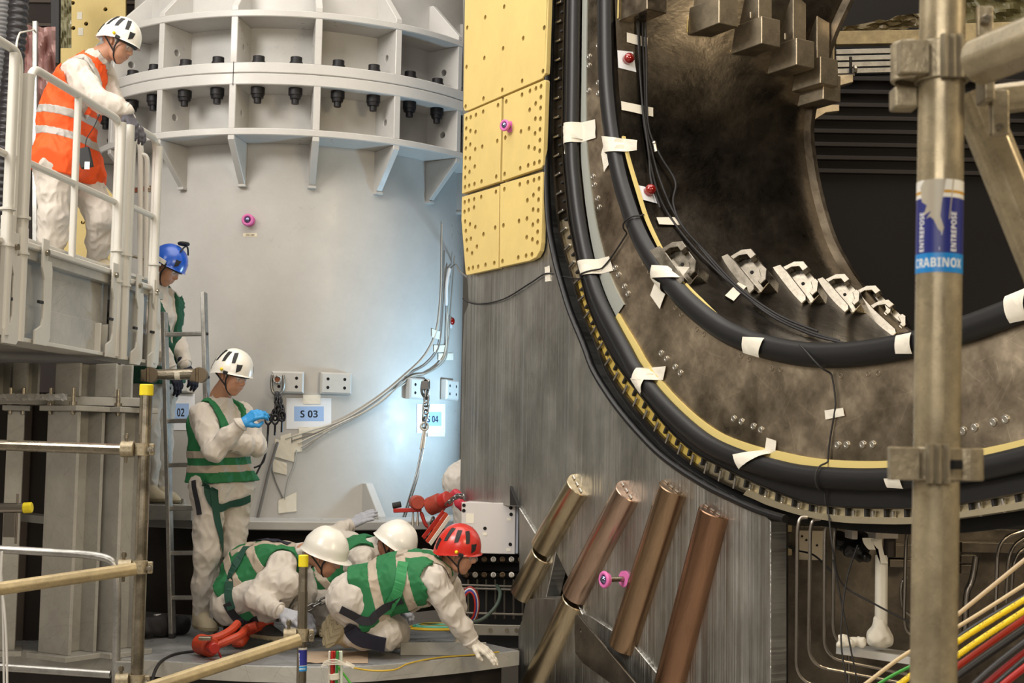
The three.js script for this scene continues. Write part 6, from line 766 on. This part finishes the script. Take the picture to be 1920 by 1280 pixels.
// orange lifting clamp on the platform
{
  const o = thing('lifting_clamp', 'big orange lifting clamp lying on the platform in front of the crouching man', 'lifting clamp', flat(420, 1222, 0)); const b = o.position.clone(), q = (x, y, h) => { const p = flat(x, y + h / 8.7 * 2667, 0); p.y = h; return p.sub(b); };
  part(o, 'drum', rod(q(374, 1208, 0.06), q(396, 1214, 0.06), 0.058, 26, 0.25), M.orange); part(o, 'boss', rod(q(394, 1214, 0.065), q(402, 1218, 0.065), 0.032, 24, 0.2), M.red);
  const arm = pts => sweepRound(new THREE.CatmullRomCurve3(pts.map(p => q(...p))).getPoints(16), 0.024, 10);
  part(o, 'arm', arm([[380, 1204, 0.09], [410, 1196, 0.11], [432, 1184, 0.14], [444, 1172, 0.17]]), M.orange); part(o, 'arm', arm([[404, 1212, 0.06], [430, 1202, 0.09], [448, 1194, 0.11], [462, 1180, 0.13], [480, 1174, 0.15]]), M.orange); part(o, 'arm', arm([[440, 1206, 0.03], [452, 1206, 0.035], [462, 1192, 0.07], [478, 1180, 0.12]]), M.orange); part(o, 'socket', rod(q(474, 1178, 0.13), q(508, 1166, 0.16), 0.034, 8, 0.2), M.orange); part(o, 'latch', box(0.07, 0.02, 0.05, ...q(384, 1200, 0.115).toArray(), 0.004), M.galv); part(o, 'release_pin', rod(q(410, 1224, 0.04), q(414, 1232, 0.01), 0.006, 8), M.red);
}
chain('steel chain leading from the orange clamp to the crouching man', [P(504, 1166, 8.6), P(514, 1160, 8.55), P(524, 1158, 8.45), P(538, 1150, 8.4)], 0.05, 0.0065, M.chain); chain('steel chain between the short capped post and the kneeling man', [P(576, 1142, 8.5), P(592, 1133, 8.52), P(610, 1124, 8.55)], 0.06, 0.007, M.chain);
solo('power_cord', wire([[372, 1222, 0.006], [340, 1226, 0.006], [318, 1232, 0.006], [300, 1244, -0.02], [286, 1268, -0.2]].map(([x, y, h]) => { const p = flat(x, y, 0); p.y = h; if (h < 0) p.z += 0.1; return p; }), 0.009, 6), M.black, 'black cord running from the orange clamp over the platform edge', 'cord');
// kneeling area: toe plate, coil of wires, edge cable, tied cable bundle
solo('edge_plate', box(0.50, 0.075, 0.02).rotateY(0.12).translate(...flat(815, 1228, 0).add(V(0.05, 0.038, 0)).toArray()), M.floorEdge, 'low grey upstand plate on the platform under the kneeling man', 'plate');
solo('paper_sheet', sheet((u, v) => { const a = flat(lerp(560, 690, u), lerp(1222, 1244, v), 0); return [V(a.x, 0.004 + Math.abs(PN.noise(u * 4, v * 4, 5)) * 0.012, a.z), UP]; }, 12, 6, 0.001), S(0xb49e86, 0.8), 'brown paper sheet lying on the platform edge below the boots', 'paper');
for (const [i, c] of [0xd8b21c, 0xcaa418, 0x49a884, 0x6fb7a4, 0x8a7a20].entries()) { const cx = flat(812 + i * 3, 1196 - i * 2, 0.02 + i * 0.006); const pts = []; for (let k = 0; k < 14; k++) { const a = k / 14 * Math.PI * 2; pts.push(V(cx.x + Math.cos(a) * (0.17 - i * 0.012), 0.082 + i * 0.005, cx.z + Math.sin(a) * (0.10 - i * 0.006))); } solo('wire_coil', wire(pts, 0.0055, 6, 60, true), S(c, 0.5), ['outer yellow wire of the coil beside the kneeling man', 'inner yellow wire of the coil beside the kneeling man', 'green wire in the coil beside the kneeling man', 'pale green wire in the coil beside the kneeling man', 'olive wire in the coil beside the kneeling man'][i], 'wire'); }
solo('wire', wire([[664, 1252], [700, 1257], [735, 1256], [765, 1244], [800, 1236], [835, 1231], [880, 1228], [935, 1222]].map(([x, y]) => flat(x, y, 0.006)), 0.005, 6, 60), S(0xc9a83a, 0.5), 'yellow wire trailing along the platform edge to the gloved hand', 'wire');
{ const d = 7.55, o = thing('cable_bundle', 'upright bundle of white, red and green cables tied with white tape at the platform edge', 'cable bundle', P(624, 1290, d)); const b = o.position.clone(), q = (x, y, k = 0) => P(x, y, d + k).sub(b); for (const [x0, x1, c, k] of [[618, 617, 0xd8d0c0, 0], [623, 622, 0xb3231a, -0.01], [627, 625, 0xb3231a, 0.01], [633, 630, 0x2f8a3c, 0], [637, 634, 0xd8d0c0, 0.01], [640, 641, 0xcdd6c4, -0.01]]) part(o, 'cable', wire([q(x0, 1222, k), q((x0 + x1) / 2, 1250, k), q(x1, 1320, k)], 0.0075, 6), S(c, 0.5)); part(o, 'tape_wrap', rod(q(626, 1262), q(627, 1274), 0.03, 14).scale(1, 1, 0.7), M.tape); for (let k = 0; k < 4; k++) part(o, 'tie', wire([q(608 - k * 2, 1240 + k * 3, -0.03), q(628, 1236 + k * 3, -0.05), q(652 + k * 2, 1246 + k, -0.03)], 0.003, 5), M.tape); part(o, 'loose_tape', bar(q(648, 1242, -0.03), q(664, 1250, -0.02), 0.02, 0.003), M.tape); part(o, 'green_tail', wire([q(634, 1250), q(648, 1268), q(664, 1290)], 0.006, 6), S(0x4fae3a, 0.5)); }
// ---------- grey box under the steel edge and the valve block below it ----------
{
  const p = P(916, 990, 8.95), o = thing('junction_box', 'light grey steel box with black holes hung under the corner of the steel side', 'box', p.clone().add(V(0, -0.155, 0)), -0.10); part(o, 'front_panel', boxUV(box(0.34, 0.315, 0.02, 0, 0.157, 0.01)), M.boxGrey); part(o, 'body', boxUV(box(0.335, 0.31, 0.42, 0, 0.157, -0.21)), M.boxGrey); part(o, 'side_panel', box(0.02, 0.31, 0.36, 0.178, 0.157, -0.17), S(0xa3a7b2, 0.5)); for (const [x, y] of [[-0.155, 0.295], [-0.155, 0.262], [0.14, 0.285], [0.142, 0.245], [-0.02, 0.155], [0.14, 0.06]]) part(o, 'hole', cyl(0.011, 0.004, 0, 0, 0, 16).rotateX(Math.PI / 2).translate(x, y, 0.021), M.hole); part(o, 'tape_tag', box(0.05, 0.06, 0.002, -0.115, 0.215, 0.021), M.tape); for (const [x, y] of [[-0.02, 0.12], [0.13, 0.215], [0.13, 0.025]]) part(o, 'tape_tag', box(0.028, 0.018, 0.002, x, y, 0.021), M.tape);
  const v = thing('valve_block', 'dark block of small pipes and shiny valve stems under the grey box', 'valve block', P(945, 1190, 9.0)); const b = v.position.clone(), q = (x, y, d) => P(x, y, d).sub(b); const bx = (x0, x1, y0, y1, d, t, m, n) => { const a = q(x0, y0, d), c = q(x1, y1, d); part(v, n, boxUV(box(Math.abs(c.x - a.x), Math.abs(a.y - c.y), t, (a.x + c.x) / 2, (a.y + c.y) / 2, a.z - t / 2)), m); };
  bx(855, 1005, 1036, 1215, 9.35, 0.05, S(0x141211, 0.6), 'back_plate'); bx(862, 1000, 1038, 1056, 9.2, 0.12, S(0x1d1a18, 0.5, 0.5), 'manifold'); bx(862, 1000, 1072, 1084, 9.22, 0.12, S(0x1d1a18, 0.5, 0.5), 'manifold'); bx(880, 976, 1170, 1192, 9.02, 0.02, S(0xa9a498, 0.4, 0.7), 'mount_strip');
  for (let k = 0; k < 7; k++) { for (const y of [1048, 1077]) part(v, 'valve_stem', merge([rod(q(874 + k * 17, y, 9.2), q(874 + k * 17, y, 9.1), 0.019, 14), rod(q(874 + k * 17, y, 9.1), q(874 + k * 17, y + 1, 9.04), 0.010, 10)]), k % 2 ? M.pin : S(0x6a5a48, 0.35, 1)); part(v, 'riser', rod(q(878 + k * 17, 1086, 9.12), q(878 + k * 17, 1160, 9.12), 0.0075, 8), S(0x8a857c, 0.35, 1)); }
  for (const y of [1096, 1102, 1148]) part(v, 'pipe', rod(q(862, y, 9.08), q(1002, y + 4, 9.08), 0.008, 8), M.tube); for (const x of [920, 950, 968]) part(v, 'bolt', cyl(0.014, 0.014, 0, 0, 0, 6).rotateX(Math.PI / 2).translate(...q(x, 1181, 9.005).toArray()), M.galv);
  solo('rubber_hose', wire([[880, 1168, 8.7], [905, 1160, 8.75], [930, 1136, 8.8], [938, 1112, 8.9], [932, 1098, 9.0]].map(p => P(...p)), 0.012, 8), S(0x3d4a40, 0.5), 'dark green hose curling in front of the valve block', 'hose');
  for (const [i, c] of [0xa8231a, 0x2b3f9a, 0xc9c7c4, 0x8f1d16].entries()) { const pts = [], cc = P(880, 1136, 8.75); for (let k = 0; k < 12; k++) { const a = k / 12 * Math.PI * 2; pts.push(V(cc.x + Math.cos(a) * (0.035 + i * 0.007), cc.y + Math.sin(a) * (0.085 + i * 0.008), cc.z - 0.02 * i)); } solo('wire_coil', wire(pts, 0.0065, 6, 50, true), S(c, 0.45), ['red wire coil hanging beside the kneeling man’s arm, innermost', 'blue wire coil hanging beside the kneeling man’s arm', 'white wire coil hanging beside the kneeling man’s arm', 'dark red wire coil hanging beside the kneeling man’s arm, outermost'][i], 'wire'); }
}
// ---------- recess under the big opening, right of the steel side ----------
{
  const o = thing('recess_panel', 'brown steel panel at the back of the recess under the vessel opening', 'panel', P(1650, 1330, 7.5)); const b = o.position.clone(); const q = (x, y, d) => P(x, y, d).sub(b);
  const bx = (n, x0, x1, y0, y1, d, t, m) => { const a = q(x0, y0, d), c = q(x1, y1, d); return part(o, n, boxUV(box(Math.abs(c.x - a.x), Math.abs(a.y - c.y), t, (a.x + c.x) / 2, (a.y + c.y) / 2, a.z - t / 2)), m); };
  bx('back_sheet', 1475, 1960, 985, 1340, 7.55, 0.03, M.panel); bx('dark_post', 1446, 1478, 975, 1340, 7.3, 0.06, M.brownDark); bx('head_beam', 1440, 1990, 900, 1000, 7.7, 0.2, S(0x151210, 0.7)); bx('mount_plate', 1497, 1545, 994, 1050, 7.35, 0.012, S(0xb0a592, 0.5, 0.3)); bx('box', 1802, 1832, 1040, 1056, 7.3, 0.08, M.panel); bx('box', 1802, 1830, 1058, 1076, 7.3, 0.08, M.panel); bx('shelf_beam', 1803, 1960, 1016, 1038, 7.4, 0.1, M.panel); bx('shelf_beam', 1668, 1716, 1020, 1046, 7.4, 0.1, M.panel); bx('shelf_beam', 1668, 1716, 1048, 1064, 7.4, 0.1, M.panel);
  for (const [x, y] of [[1480, 990], [1480, 1034]]) part(o, 'lug', box(0.022, 0.035, 0.03, ...q(x, y, 7.24).toArray()), M.cream); for (const [x, y] of [[1504, 1005], [1512, 1012], [1532, 1022]]) part(o, 'hole', cyl(0.006, 0.004, 0, 0, 0, 10).rotateX(Math.PI / 2).translate(...q(x, y, 7.347).toArray()), M.hole);
}
{
  const c8 = ([x, y]) => [x / 3.692 + 1400, y / 3.692 + 940]; const T_ = (label, pts, d, r) => solo('bent_tube', bent(pts.map(c8).map(p => P(p[0], p[1], d)), r, 0.09, 12), M.tube, label, 'steel tube', 'thin bent tubes in the recess');
  T_('thin bent steel tube in the recess, outermost on the left', [[420, 108], [352, 112], [343, 1240], [760, 1330]], 6.5, 0.0085); T_('thin bent steel tube in the recess, second from the left', [[510, 120], [440, 124], [428, 1130], [1130, 1262]], 6.6, 0.0085); T_('thin bent steel tube in the recess, third from the left', [[600, 142], [540, 146], [535, 1075], [1130, 1198]], 6.7, 0.0085); T_('thin bent steel tube in the recess, innermost of the left four', [[670, 150], [606, 152], [596, 985], [1130, 1085]], 6.8, 0.0085); T_('thin bent steel tube just left of the front scaffold pole', [[1190, 160], [1105, 178], [1086, 900], [1190, 940]], 6.7, 0.0085);
  T_('thin bent steel tube arching at the right edge, outer one', [[1950, 190], [1740, 260], [1722, 760]], 6.6, 0.009); T_('thin bent steel tube arching at the right edge, middle one', [[1960, 230], [1815, 320], [1795, 700]], 6.7, 0.009); T_('thin bent steel tube arching at the right edge, inner one', [[1980, 290], [1850, 370], [1832, 620]], 6.8, 0.009); T_('short bent tube right of the front scaffold pole', [[1590, 380], [1560, 560], [1520, 620], [1510, 900]], 6.9, 0.016); T_('pale loop of tube behind the front scaffold pole', [[1110, 520], [1065, 560], [1070, 740], [1150, 800]], 6.9, 0.007);
  // taped strut with its head block
  const d = 6.7, o = thing('taped_strut', 'upright strut wrapped in white tape, standing on a tray in the recess', 'strut', P(1650, 1204, d)); const b = o.position.clone(), q = (x, y, k = d) => P(x, y, k).sub(b);
  part(o, 'tape_sleeve', rod(q(1652, 1170), q(1653, 1040), 0.029, 24, 0.05), M.tape); part(o, 'tape_foot', (() => { const bb = [bone(q(1650, 1165), q(1648, 1190), 0.03, 0.052), bone(q(1640, 1198), q(1660, 1198), 0.035)]; const f = field(bb, 0.03), [lo, hi] = span(bb, 0.02); return netMesh((x, y, z) => f(x, y, z) - PN.noise(x * 30, y * 22, z * 30) * 0.008, lo, hi, 0.006); })(), M.tape, 'crumpled tape foot'); part(o, 'tape_flap', sheet((u, v) => { const p = q(lerp(1617, 1653, u) + v * v * 12, lerp(1008, 1030, v) + (u > 0.5 ? v * 26 : 0), d - 0.04); return [p, V(0, 0, 1)]; }, 8, 6, 0.002), M.tape, 'loose tape flap'); part(o, 'head_block', merge([box(0.2, 0.024, 0.14, ...q(1632, 984).toArray()), box(0.028, 0.075, 0.14, ...q(1596, 994).toArray()), box(0.028, 0.075, 0.14, ...q(1640, 994).toArray()), box(0.09, 0.07, 0.12, ...q(1660, 994).toArray())]), S(0xa79f95, 0.5, 0.2)); part(o, 'piston', rod(q(1668, 1006), q(1668, 1044), 0.028, 20), S(0x3a332e, 0.5, 0.5));
  const t = thing('tray', 'pale steel tray holding the taped strut in the recess', 'tray', P(1640, 1230, d)); const tb = t.position.clone(); part(t, 'tray_top', boxUV(bar(P(1568, 1212, d + 0.1).sub(tb), P(1718, 1232, d + 0.02).sub(tb), 0.02, 0.22)), M.plate); part(t, 'tray_front', boxUV(bar(P(1568, 1218, d - 0.02).sub(tb), P(1718, 1240, d - 0.1).sub(tb), 0.035, 0.012)), M.plate); part(t, 'leg', rod(P(1592, 1225, d + 0.1).sub(tb), P(1592, 1330, d + 0.1).sub(tb), 0.009, 8), M.tube);
  solo('plastic_wrap', (() => { const bb = [bone(P(1580, 1012, 7.0), P(1608, 1016, 6.95), 0.05, 0.055), bone(P(1598, 1030, 6.95), P(1622, 1044, 6.9), 0.045, 0.03)]; const f = field(bb, 0.04), [lo, hi] = span(bb, 0.04); return netMesh((x, y, z) => f(x, y, z) - PN.noise(x * 18, y * 18, z * 18) * 0.022, lo, hi, 0.008); })(), S(0x171515, 0.3), 'crumpled black plastic behind the taped strut', 'plastic');
  solo('white_rag', (() => { const bb = [bone(P(1578, 1202, 6.6), P(1612, 1203, 6.6), 0.025)]; const f = field(bb, 0.03), [lo, hi] = span(bb, 0.03); return netMesh((x, y, z) => f(x, y, z) - PN.noise(x * 34, y * 34, z * 34) * 0.016, lo, hi, 0.006); })(), M.tape, 'crumpled white rag on the left end of the tray', 'rag');
}
// ---------- cables on the sector ----------
const wc = (pts, up = 0.008) => pts.map(([x, y]) => { const q = wl(x, y, 0); return wp(q.x, q.y, relief(q) + up); });
const densify = (pts, n = 4) => { const o = []; for (let i = 0; i < pts.length - 1; i++) for (let k = 0; k < n; k++) o.push([lerp(pts[i][0], pts[i + 1][0], k / n), lerp(pts[i][1], pts[i + 1][1], k / n)]); o.push(pts[pts.length - 1]); return o; };
const cv = pts => new THREE.SplineCurve(pts.map(p => new THREE.Vector2(...p))).getPoints(pts.length * 5).map(p => [p.x, p.y]);
solo('black_cable', wire(wc(cv([[872, 560], [880, 566], [905, 570], [950, 560], [1000, 530], [1029, 513], [1060, 519], [1093, 521], [1130, 500], [1160, 460], [1185, 420], [1205, 402]]), 0.016), 0.0048, 6, 120), M.black, 'black cable sagging over the steel side and up across both seals', 'cable');
solo('black_cable', wire(wc(cv([[1512, 646], [1535, 668], [1556, 702], [1564, 750], [1562, 775], [1553, 830], [1549, 880], [1548, 925], [1551, 960]]), 0.012).concat([P(1562, 1030, 6.4), P(1580, 1095, 6.5), P(1640, 1132, 6.45), P(1705, 1166, 6.4)]), 0.0045, 6, 140), M.black, 'black cable hanging from the inner seal down the curved steel face into the recess', 'cable');
solo('black_cable', wire([[1608, 1022, 6.5], [1588, 1085, 6.5], [1577, 1200, 6.45], [1592, 1300, 6.4]].map(p => P(...p)), 0.004, 6), M.black, 'thin black cable hanging in front of the tray, left one', 'cable'); solo('black_cable', wire([[1562, 1050, 6.55], [1590, 1190, 6.5], [1612, 1300, 6.45]].map(p => P(...p)), 0.004, 6), M.black, 'thin black cable hanging in front of the tray, right one', 'cable');
solo('black_cable', wire([[1452, 995, 7.1], [1462, 1015, 7.1], [1490, 1030, 7.1], [1525, 1040, 7.0], [1560, 1072, 6.9]].map(p => P(...p)), 0.005, 6), M.black, 'black cable across the small plate in the recess', 'cable');
{ const strands = [[[1196, 28], [1198, 90], [1200, 160], [1204, 220], [1210, 262], [1222, 330], [1240, 385], [1280, 445], [1330, 500], [1390, 555], [1450, 600], [1520, 632], [1580, 648]], [[1202, 30], [1204, 100], [1206, 170], [1208, 230], [1216, 275], [1234, 340], [1262, 405], [1310, 470], [1370, 538], [1440, 592], [1510, 626], [1572, 646]], [[1207, 32], [1209, 110], [1209, 190], [1214, 250], [1236, 300], [1262, 345], [1258, 385], [1276, 430], [1320, 480], [1382, 546], [1455, 598], [1530, 630]], [[1193, 40], [1195, 120], [1200, 200], [1206, 250], [1212, 300], [1216, 345], [1232, 395]]];
  strands.forEach((s, i) => solo('black_cable', wire(cv(s).map(([x, y]) => shellW(x, y, 0.014 + i * 0.006).p), 0.0065, 6, 150), M.black, ['black cable lying along the inner shell below the cleats, lowest strand', 'black cable lying along the inner shell below the cleats, middle strand', 'black cable looping over the inner shell above the first cleat', 'short black cable ending above the tape at the first cleat'][i], 'cable')); 
  const f = shellW(1222, 273, 0.03); solo('cable_plug', merge([rod(f.p, f.p.clone().add(V(0.01, -0.05, 0)), 0.012, 12), ball(0.014, f.p, 12)]), M.pin, 'small shiny cable plug hanging on the inner shell', 'plug'); }
// ---------- aluminium frame and brackets seen through the opening ----------
{
  const d = 9.25, o = thing('aluminium_frame', 'slotted aluminium profile frame behind the vessel opening', 'frame', P(1620, 140, d)); const b = o.position.clone(), q = (x, y, k = d) => P(x, y, k).sub(b); const br = (n, x0, y0, x1, y1, w, t, m) => part(o, n, boxUV(bar(q(x0, y0), q(x1, y1), w, t)), m);
  br('post', 1557, -40, 1558, 140, 0.04, 0.05, M.cream); part(o, 'slot', bar(q(1559, -40, d - 0.03), q(1560, 140, d - 0.03), 0.008, 0.006), M.hole); br('beam', 1566, 73, 1735, 70, 0.09, 0.06, M.cream); for (let k = 0; k < 4; k++) { br('profile', 1566, 99 + k * 12, 1690, 96 + k * 12, 0.034, 0.05, M.alu); br('slot', 1572, 105 + k * 12, 1688, 102 + k * 12, 0.007, 0.052, M.hole); } br('base_plate', 1545, 142, 1600, 144, 0.014, 0.1, M.panel); br('clamp_plate', 1593, 108, 1594, 152, 0.02, 0.06, M.brownDark); part(o, 'bolt', merge([rod(q(1600, 130, d - 0.1), q(1606, 130, d - 0.1), 0.03, 8)]), M.galv);
  const tri = pts => extr(pts.map(p => { const v = q(p[0], p[1]); return [v.x, v.y]; }), 0.06, [], 0.003).translate(0, 0, q(1560, 180).z); part(o, 'bracket', tri([[1530, 148], [1596, 144], [1596, 158], [1560, 168], [1530, 190]]), M.darkCleat); part(o, 'bracket', tri([[1508, 215], [1538, 200], [1570, 200], [1570, 212], [1545, 215], [1512, 236]]), M.darkCleat);
  solo('plastic_sheet', sheet((u, v) => [P(lerp(1580, 1730, u), lerp(52, 22, u) + v * 26 + PN.noise(u * 8, v * 5, 3) * 8, 9.3 + PN.noise(u * 6, v * 4, 1) * 0.08), V(0, 0.3, 1)], 24, 10, 0.002), S(0x6d6248, 0.35), 'crumpled dusty plastic sheet draped over the beam behind the opening', 'plastic'); solo('plastic_sheet', sheet((u, v) => [P(lerp(1800, 1960, u), lerp(-30, 50, v) + PN.noise(u * 8, v * 5, 9) * 6, 9.0 + PN.noise(u * 6, v * 4, 7) * 0.1), V(0, 0.3, 1)], 24, 12, 0.002), S(0x5c5638, 0.4), 'olive plastic sheet at the top right corner behind the pole', 'plastic');
  solo('steel_beam', boxUV(bar(P(1800, 72, 8.6), P(1990, 66, 8.6), 0.16, 0.1)), M.cream, 'pale beam at the top right behind the front pole', 'beam'); }
// ---------- thick cables at the lower right ----------
{
  const C = [['pale thin rod at the lower right, upper one', [[1940, 1034], [1788, 1158]], 0xbda98a, 0.0050, 3.3], ['pale thin rod at the lower right, lower one', [[1940, 1084], [1790, 1178], [1700, 1225], [1620, 1284]], 0xc4b08c, 0.0046, 3.32], ['black cable at the lower right, above the yellow pair', [[1940, 1110], [1800, 1195], [1660, 1310]], 0x1c1a1a, 0.0085, 3.4], ['upper yellow cable with black print at the lower right', [[1940, 1112], [1788, 1208], [1650, 1310]], 0xe8c81a, 0.0068, 3.25, 1], ['lower yellow cable with black print at the lower right', [[1940, 1132], [1786, 1236], [1680, 1330]], 0xe8c81a, 0.0068, 3.2, 1], ['upper dark red cable at the lower right', [[1940, 1146], [1786, 1256], [1690, 1330]], 0xa42a12, 0.0075, 3.25], ['black cable between the red cables at the lower right, upper one', [[1940, 1166], [1790, 1272], [1720, 1330]], 0x232120, 0.0085, 3.2], ['black cable between the red cables at the lower right, lower one', [[1940, 1190], [1850, 1262], [1770, 1340]], 0x2c2a2a, 0.0085, 3.18], ['middle red cable at the lower right', [[1940, 1204], [1860, 1272], [1800, 1330]], 0x8d1712, 0.0078, 3.2], ['lowest red cable at the lower right corner', [[1940, 1236], [1880, 1284], [1840, 1320]], 0xa01a14, 0.0078, 3.15], ['dark cable behind the red cables at the lower right corner', [[1940, 1222], [1850, 1300]], 0x1a1818, 0.0085, 3.3], ['green wire beside the front pole at the bottom right', [[1715, 1245], [1670, 1268], [1620, 1300]], 0x3f9a3a, 0.0040, 3.5]];
  const pt = canvasTex(1024, 64, (x, w, h) => { x.fillStyle = '#e8c81a'; x.fillRect(0, 0, w, h); x.fillStyle = '#1c1a12'; x.font = 'bold 36px monospace'; x.fillText('made in France    3 x 2.5 mm2  IEC', 30, 44); }); pt.wrapS = pt.wrapT = THREE.RepeatWrapping; pt.repeat.set(5, 3); 
  for (const [label, pts, c, r, d, pr] of C) { const v = pts.map(p => P(p[0], p[1], d)); let g; if (pr) { g = new THREE.TubeGeometry(new THREE.CatmullRomCurve3(v), 40, r, 14); } else g = wire(v, r, 10, 40); solo(label.includes('rod') ? 'thin_rod' : 'thick_cable', g, pr ? S(0xffffff, 0.45, 0, { map: pt }) : S(c, 0.45), label, label.includes('rod') ? 'rod' : 'cable'); } }
// ---------- behind the platform at the left ----------
{ const o = thing('yellow_board', 'tall yellow board standing far behind the man in the orange vest', 'board', P(176, 520, 12.6)); const b = o.position.clone(), q = (x, y) => { const p = P(x, y, 12.6).sub(b); return [p.x, p.y]; }; part(o, 'board_sheet', extr([[116, -60], [238, -60], [238, 520], [116, 520]].map(p => q(...p)), 0.04, [[139, 8], [164, 47], [140, 55], [141, 120], [200, 20], [158, 418], [162, 420]].map(p => hole(...q(...p), 0.022, 12)), 0.003), M.board); part(o, 'hole_shade_sheet', extr([[118, -58], [236, -58], [236, 518], [118, 518]].map(p => q(...p)), 0.01, [], 0).translate(0, 0, -0.012), M.holeShade); for (const [x, y] of [[152, 32], [154, 62], [126, 22]]) part(o, 'paper_tag', box(0.045, 0.07, 0.002, ...q(x, y), 0.043), M.tape); }  // black sheet at the back is added to darken the holes
{ const o = thing('hall_dark_backdrop', 'dark brown backdrop added for the dark hall behind the hoses at the far left', 'backdrop', P(-60, 700, 13.4)); const w = 3.4; part(o, 'sheet', box(w, 6, 0.06, 0.2, 1.8, 0), S(0x2e2623, 0.8)); for (let k = 0; k < 9; k++) part(o, 'batten', box(w, 0.03, 0.03, 0.2, 2.2 + k * 0.23, 0.045), S(0x51463d, 0.7)); }  // dark colour stands in for the unlit hall; sheet and battens are added
{ const o = thing('shade_screen', 'dark sheet added for the shade under the work platform', 'shade sheet', V(-3.45, 0.0, -8.75)); part(o, 'sheet', box(2.3, 2.4, 0.05, -0.1, 0.3, 0), S(0x2b2522, 0.85)); part(o, 'strip', box(0.05, 2.3, 0.02, 0.5, 0.3, 0.035), S(0x4a3f36, 0.7)); }  // dark sheet added to paint the shade between the frame columns
function corrugated(pts, r, pitch) { const c = new THREE.CatmullRomCurve3(pts), L = c.getLength(), n = Math.round(L / pitch * 5), m = 20, P_ = c.getSpacedPoints(n), fr = []; const pos = [], idx = [], uv = []; let up = V(0, 0, 1); for (let i = 0; i <= n; i++) { const t = P_[Math.min(n, i + 1)].clone().sub(P_[Math.max(0, i - 1)]).normalize(); const x = up.clone().sub(t.clone().multiplyScalar(up.dot(t))).normalize(), y = t.clone().cross(x); up = x; const R = r * (1 + [0.06, 0.06, -0.02, -0.09, -0.02][i % 5]); for (let k = 0; k <= m; k++) { const a = k / m * Math.PI * 2; const q = P_[i].clone().addScaledVector(x, Math.cos(a) * R).addScaledVector(y, Math.sin(a) * R); pos.push(q.x, q.y, q.z); uv.push(k / m, i / n); } } for (let i = 0; i < n; i++) for (let k = 0; k < m; k++) { const a = i * (m + 1) + k, b = a + m + 1; idx.push(a, a + 1, b, a + 1, b + 1, b); } const g = new THREE.BufferGeometry(); g.setAttribute('position', new THREE.Float32BufferAttribute(pos, 3)); g.setAttribute('uv', new THREE.Float32BufferAttribute(uv, 2)); g.setIndex(idx); return toCreasedNormals(g, 0.9); }
solo('corrugated_hose', corrugated([[38, -40], [33, 40], [27, 110], [17, 190], [8, 270], [0, 340], [-4, 430]].map(p => P(p[0], p[1], 9.6)), 0.066, 0.048), S(0x262426, 0.4), 'thick black ribbed hose at the top left corner', 'hose'); solo('corrugated_hose', corrugated([[6, -40], [3, 40], [-4, 120], [-12, 200]].map(p => P(p[0], p[1], 9.9)), 0.05, 0.03), S(0x6f6d6c, 0.5), 'grey ribbed hose at the very left edge behind the black one', 'hose');
solo('plastic_sheet', sheet((u, v) => [P(lerp(46, 104, u), lerp(50, 300, v) + PN.noise(u * 4, v * 6, 2) * 8, 10.4 + PN.noise(u * 5, v * 7, 4) * 0.12), V(0, 0, 1)], 16, 30, 0.002), M.plastic, 'crumpled pink translucent plastic sheet behind the man in the orange vest', 'plastic');
solo('steel_post', boxUV(bar(P(66, 40, 10.2), P(66, 480, 10.2), 0.035, 0.035)), M.alu, 'thin grey upright post in front of the pink plastic', 'post'); solo('black_post', boxUV(bar(P(105, -50, 11.5), P(104, 120, 11.5), 0.07, 0.05)), M.black, 'black upright bar beside the tall yellow board', 'post'); solo('clear_film', sheet((u, v) => [P(lerp(111, 134, u), lerp(-40, 90, v), 12.0 + PN.noise(u * 6, v * 9, 6) * 0.08), V(0, 0, 1)], 10, 20, 0.002), Ph(0xb9b79c, 0.2, 0, { transmission: 0.5, thickness: 0 }), 'narrow strip of clear film between the black bar and the yellow board', 'film');
solo('string', wire([[64, 56, 10.2], [44, 60, 9.3], [36, 64, 8.4], [31, 92, 7.4], [36, 110, 7.12]].map(p => P(...p)), 0.006, 6), M.tape, 'white string tied to the top of the nearest guard rail', 'string');
solo('white_cable', wire([[4, 1035], [2, 1090], [8, 1140], [12, 1200], [14, 1320]].map(p => P(p[0], p[1], 5.85)), 0.005, 6), S(0xd0cdc8, 0.5), 'white cable hanging at the lower left edge', 'cable'); solo('white_cable', wire([[-1, 1035], [4, 1100], [6, 1160], [8, 1320]].map(p => P(p[0], p[1], 5.85)), 0.005, 6), S(0xc0bdb8, 0.5), 'white cable hanging at the lower left edge, nearest the border', 'cable');
solo('dark_bag', (() => { const bb = [bone(flat(270, 1178, 0.06).setY(0.07), flat(345, 1172, 0.06).setY(0.06), 0.07, 0.05)]; const f = field(bb, 0.05), [lo, hi] = span(bb, 0.05); return netMesh((x, y, z) => Math.max(f(x, y, z) - PN.noise(x * 12, y * 12, z * 12) * 0.03, -y + 0.002), lo, hi, 0.012); })(), S(0x232023, 0.7), 'dark bag lying on the platform behind the ladder foot', 'bag');
solo('face_mask', sheet((u, v) => [P(lerp(288, 302, u), lerp(1150, 1164, v), 8.95).add(V(0, 0, Math.sin(u * 3.1) * 0.03)), V(0, 0, 1)], 6, 4, 0.002), M.paper, 'crumpled white face mask on the dark bag', 'mask');
renderer.render(scene, camera);
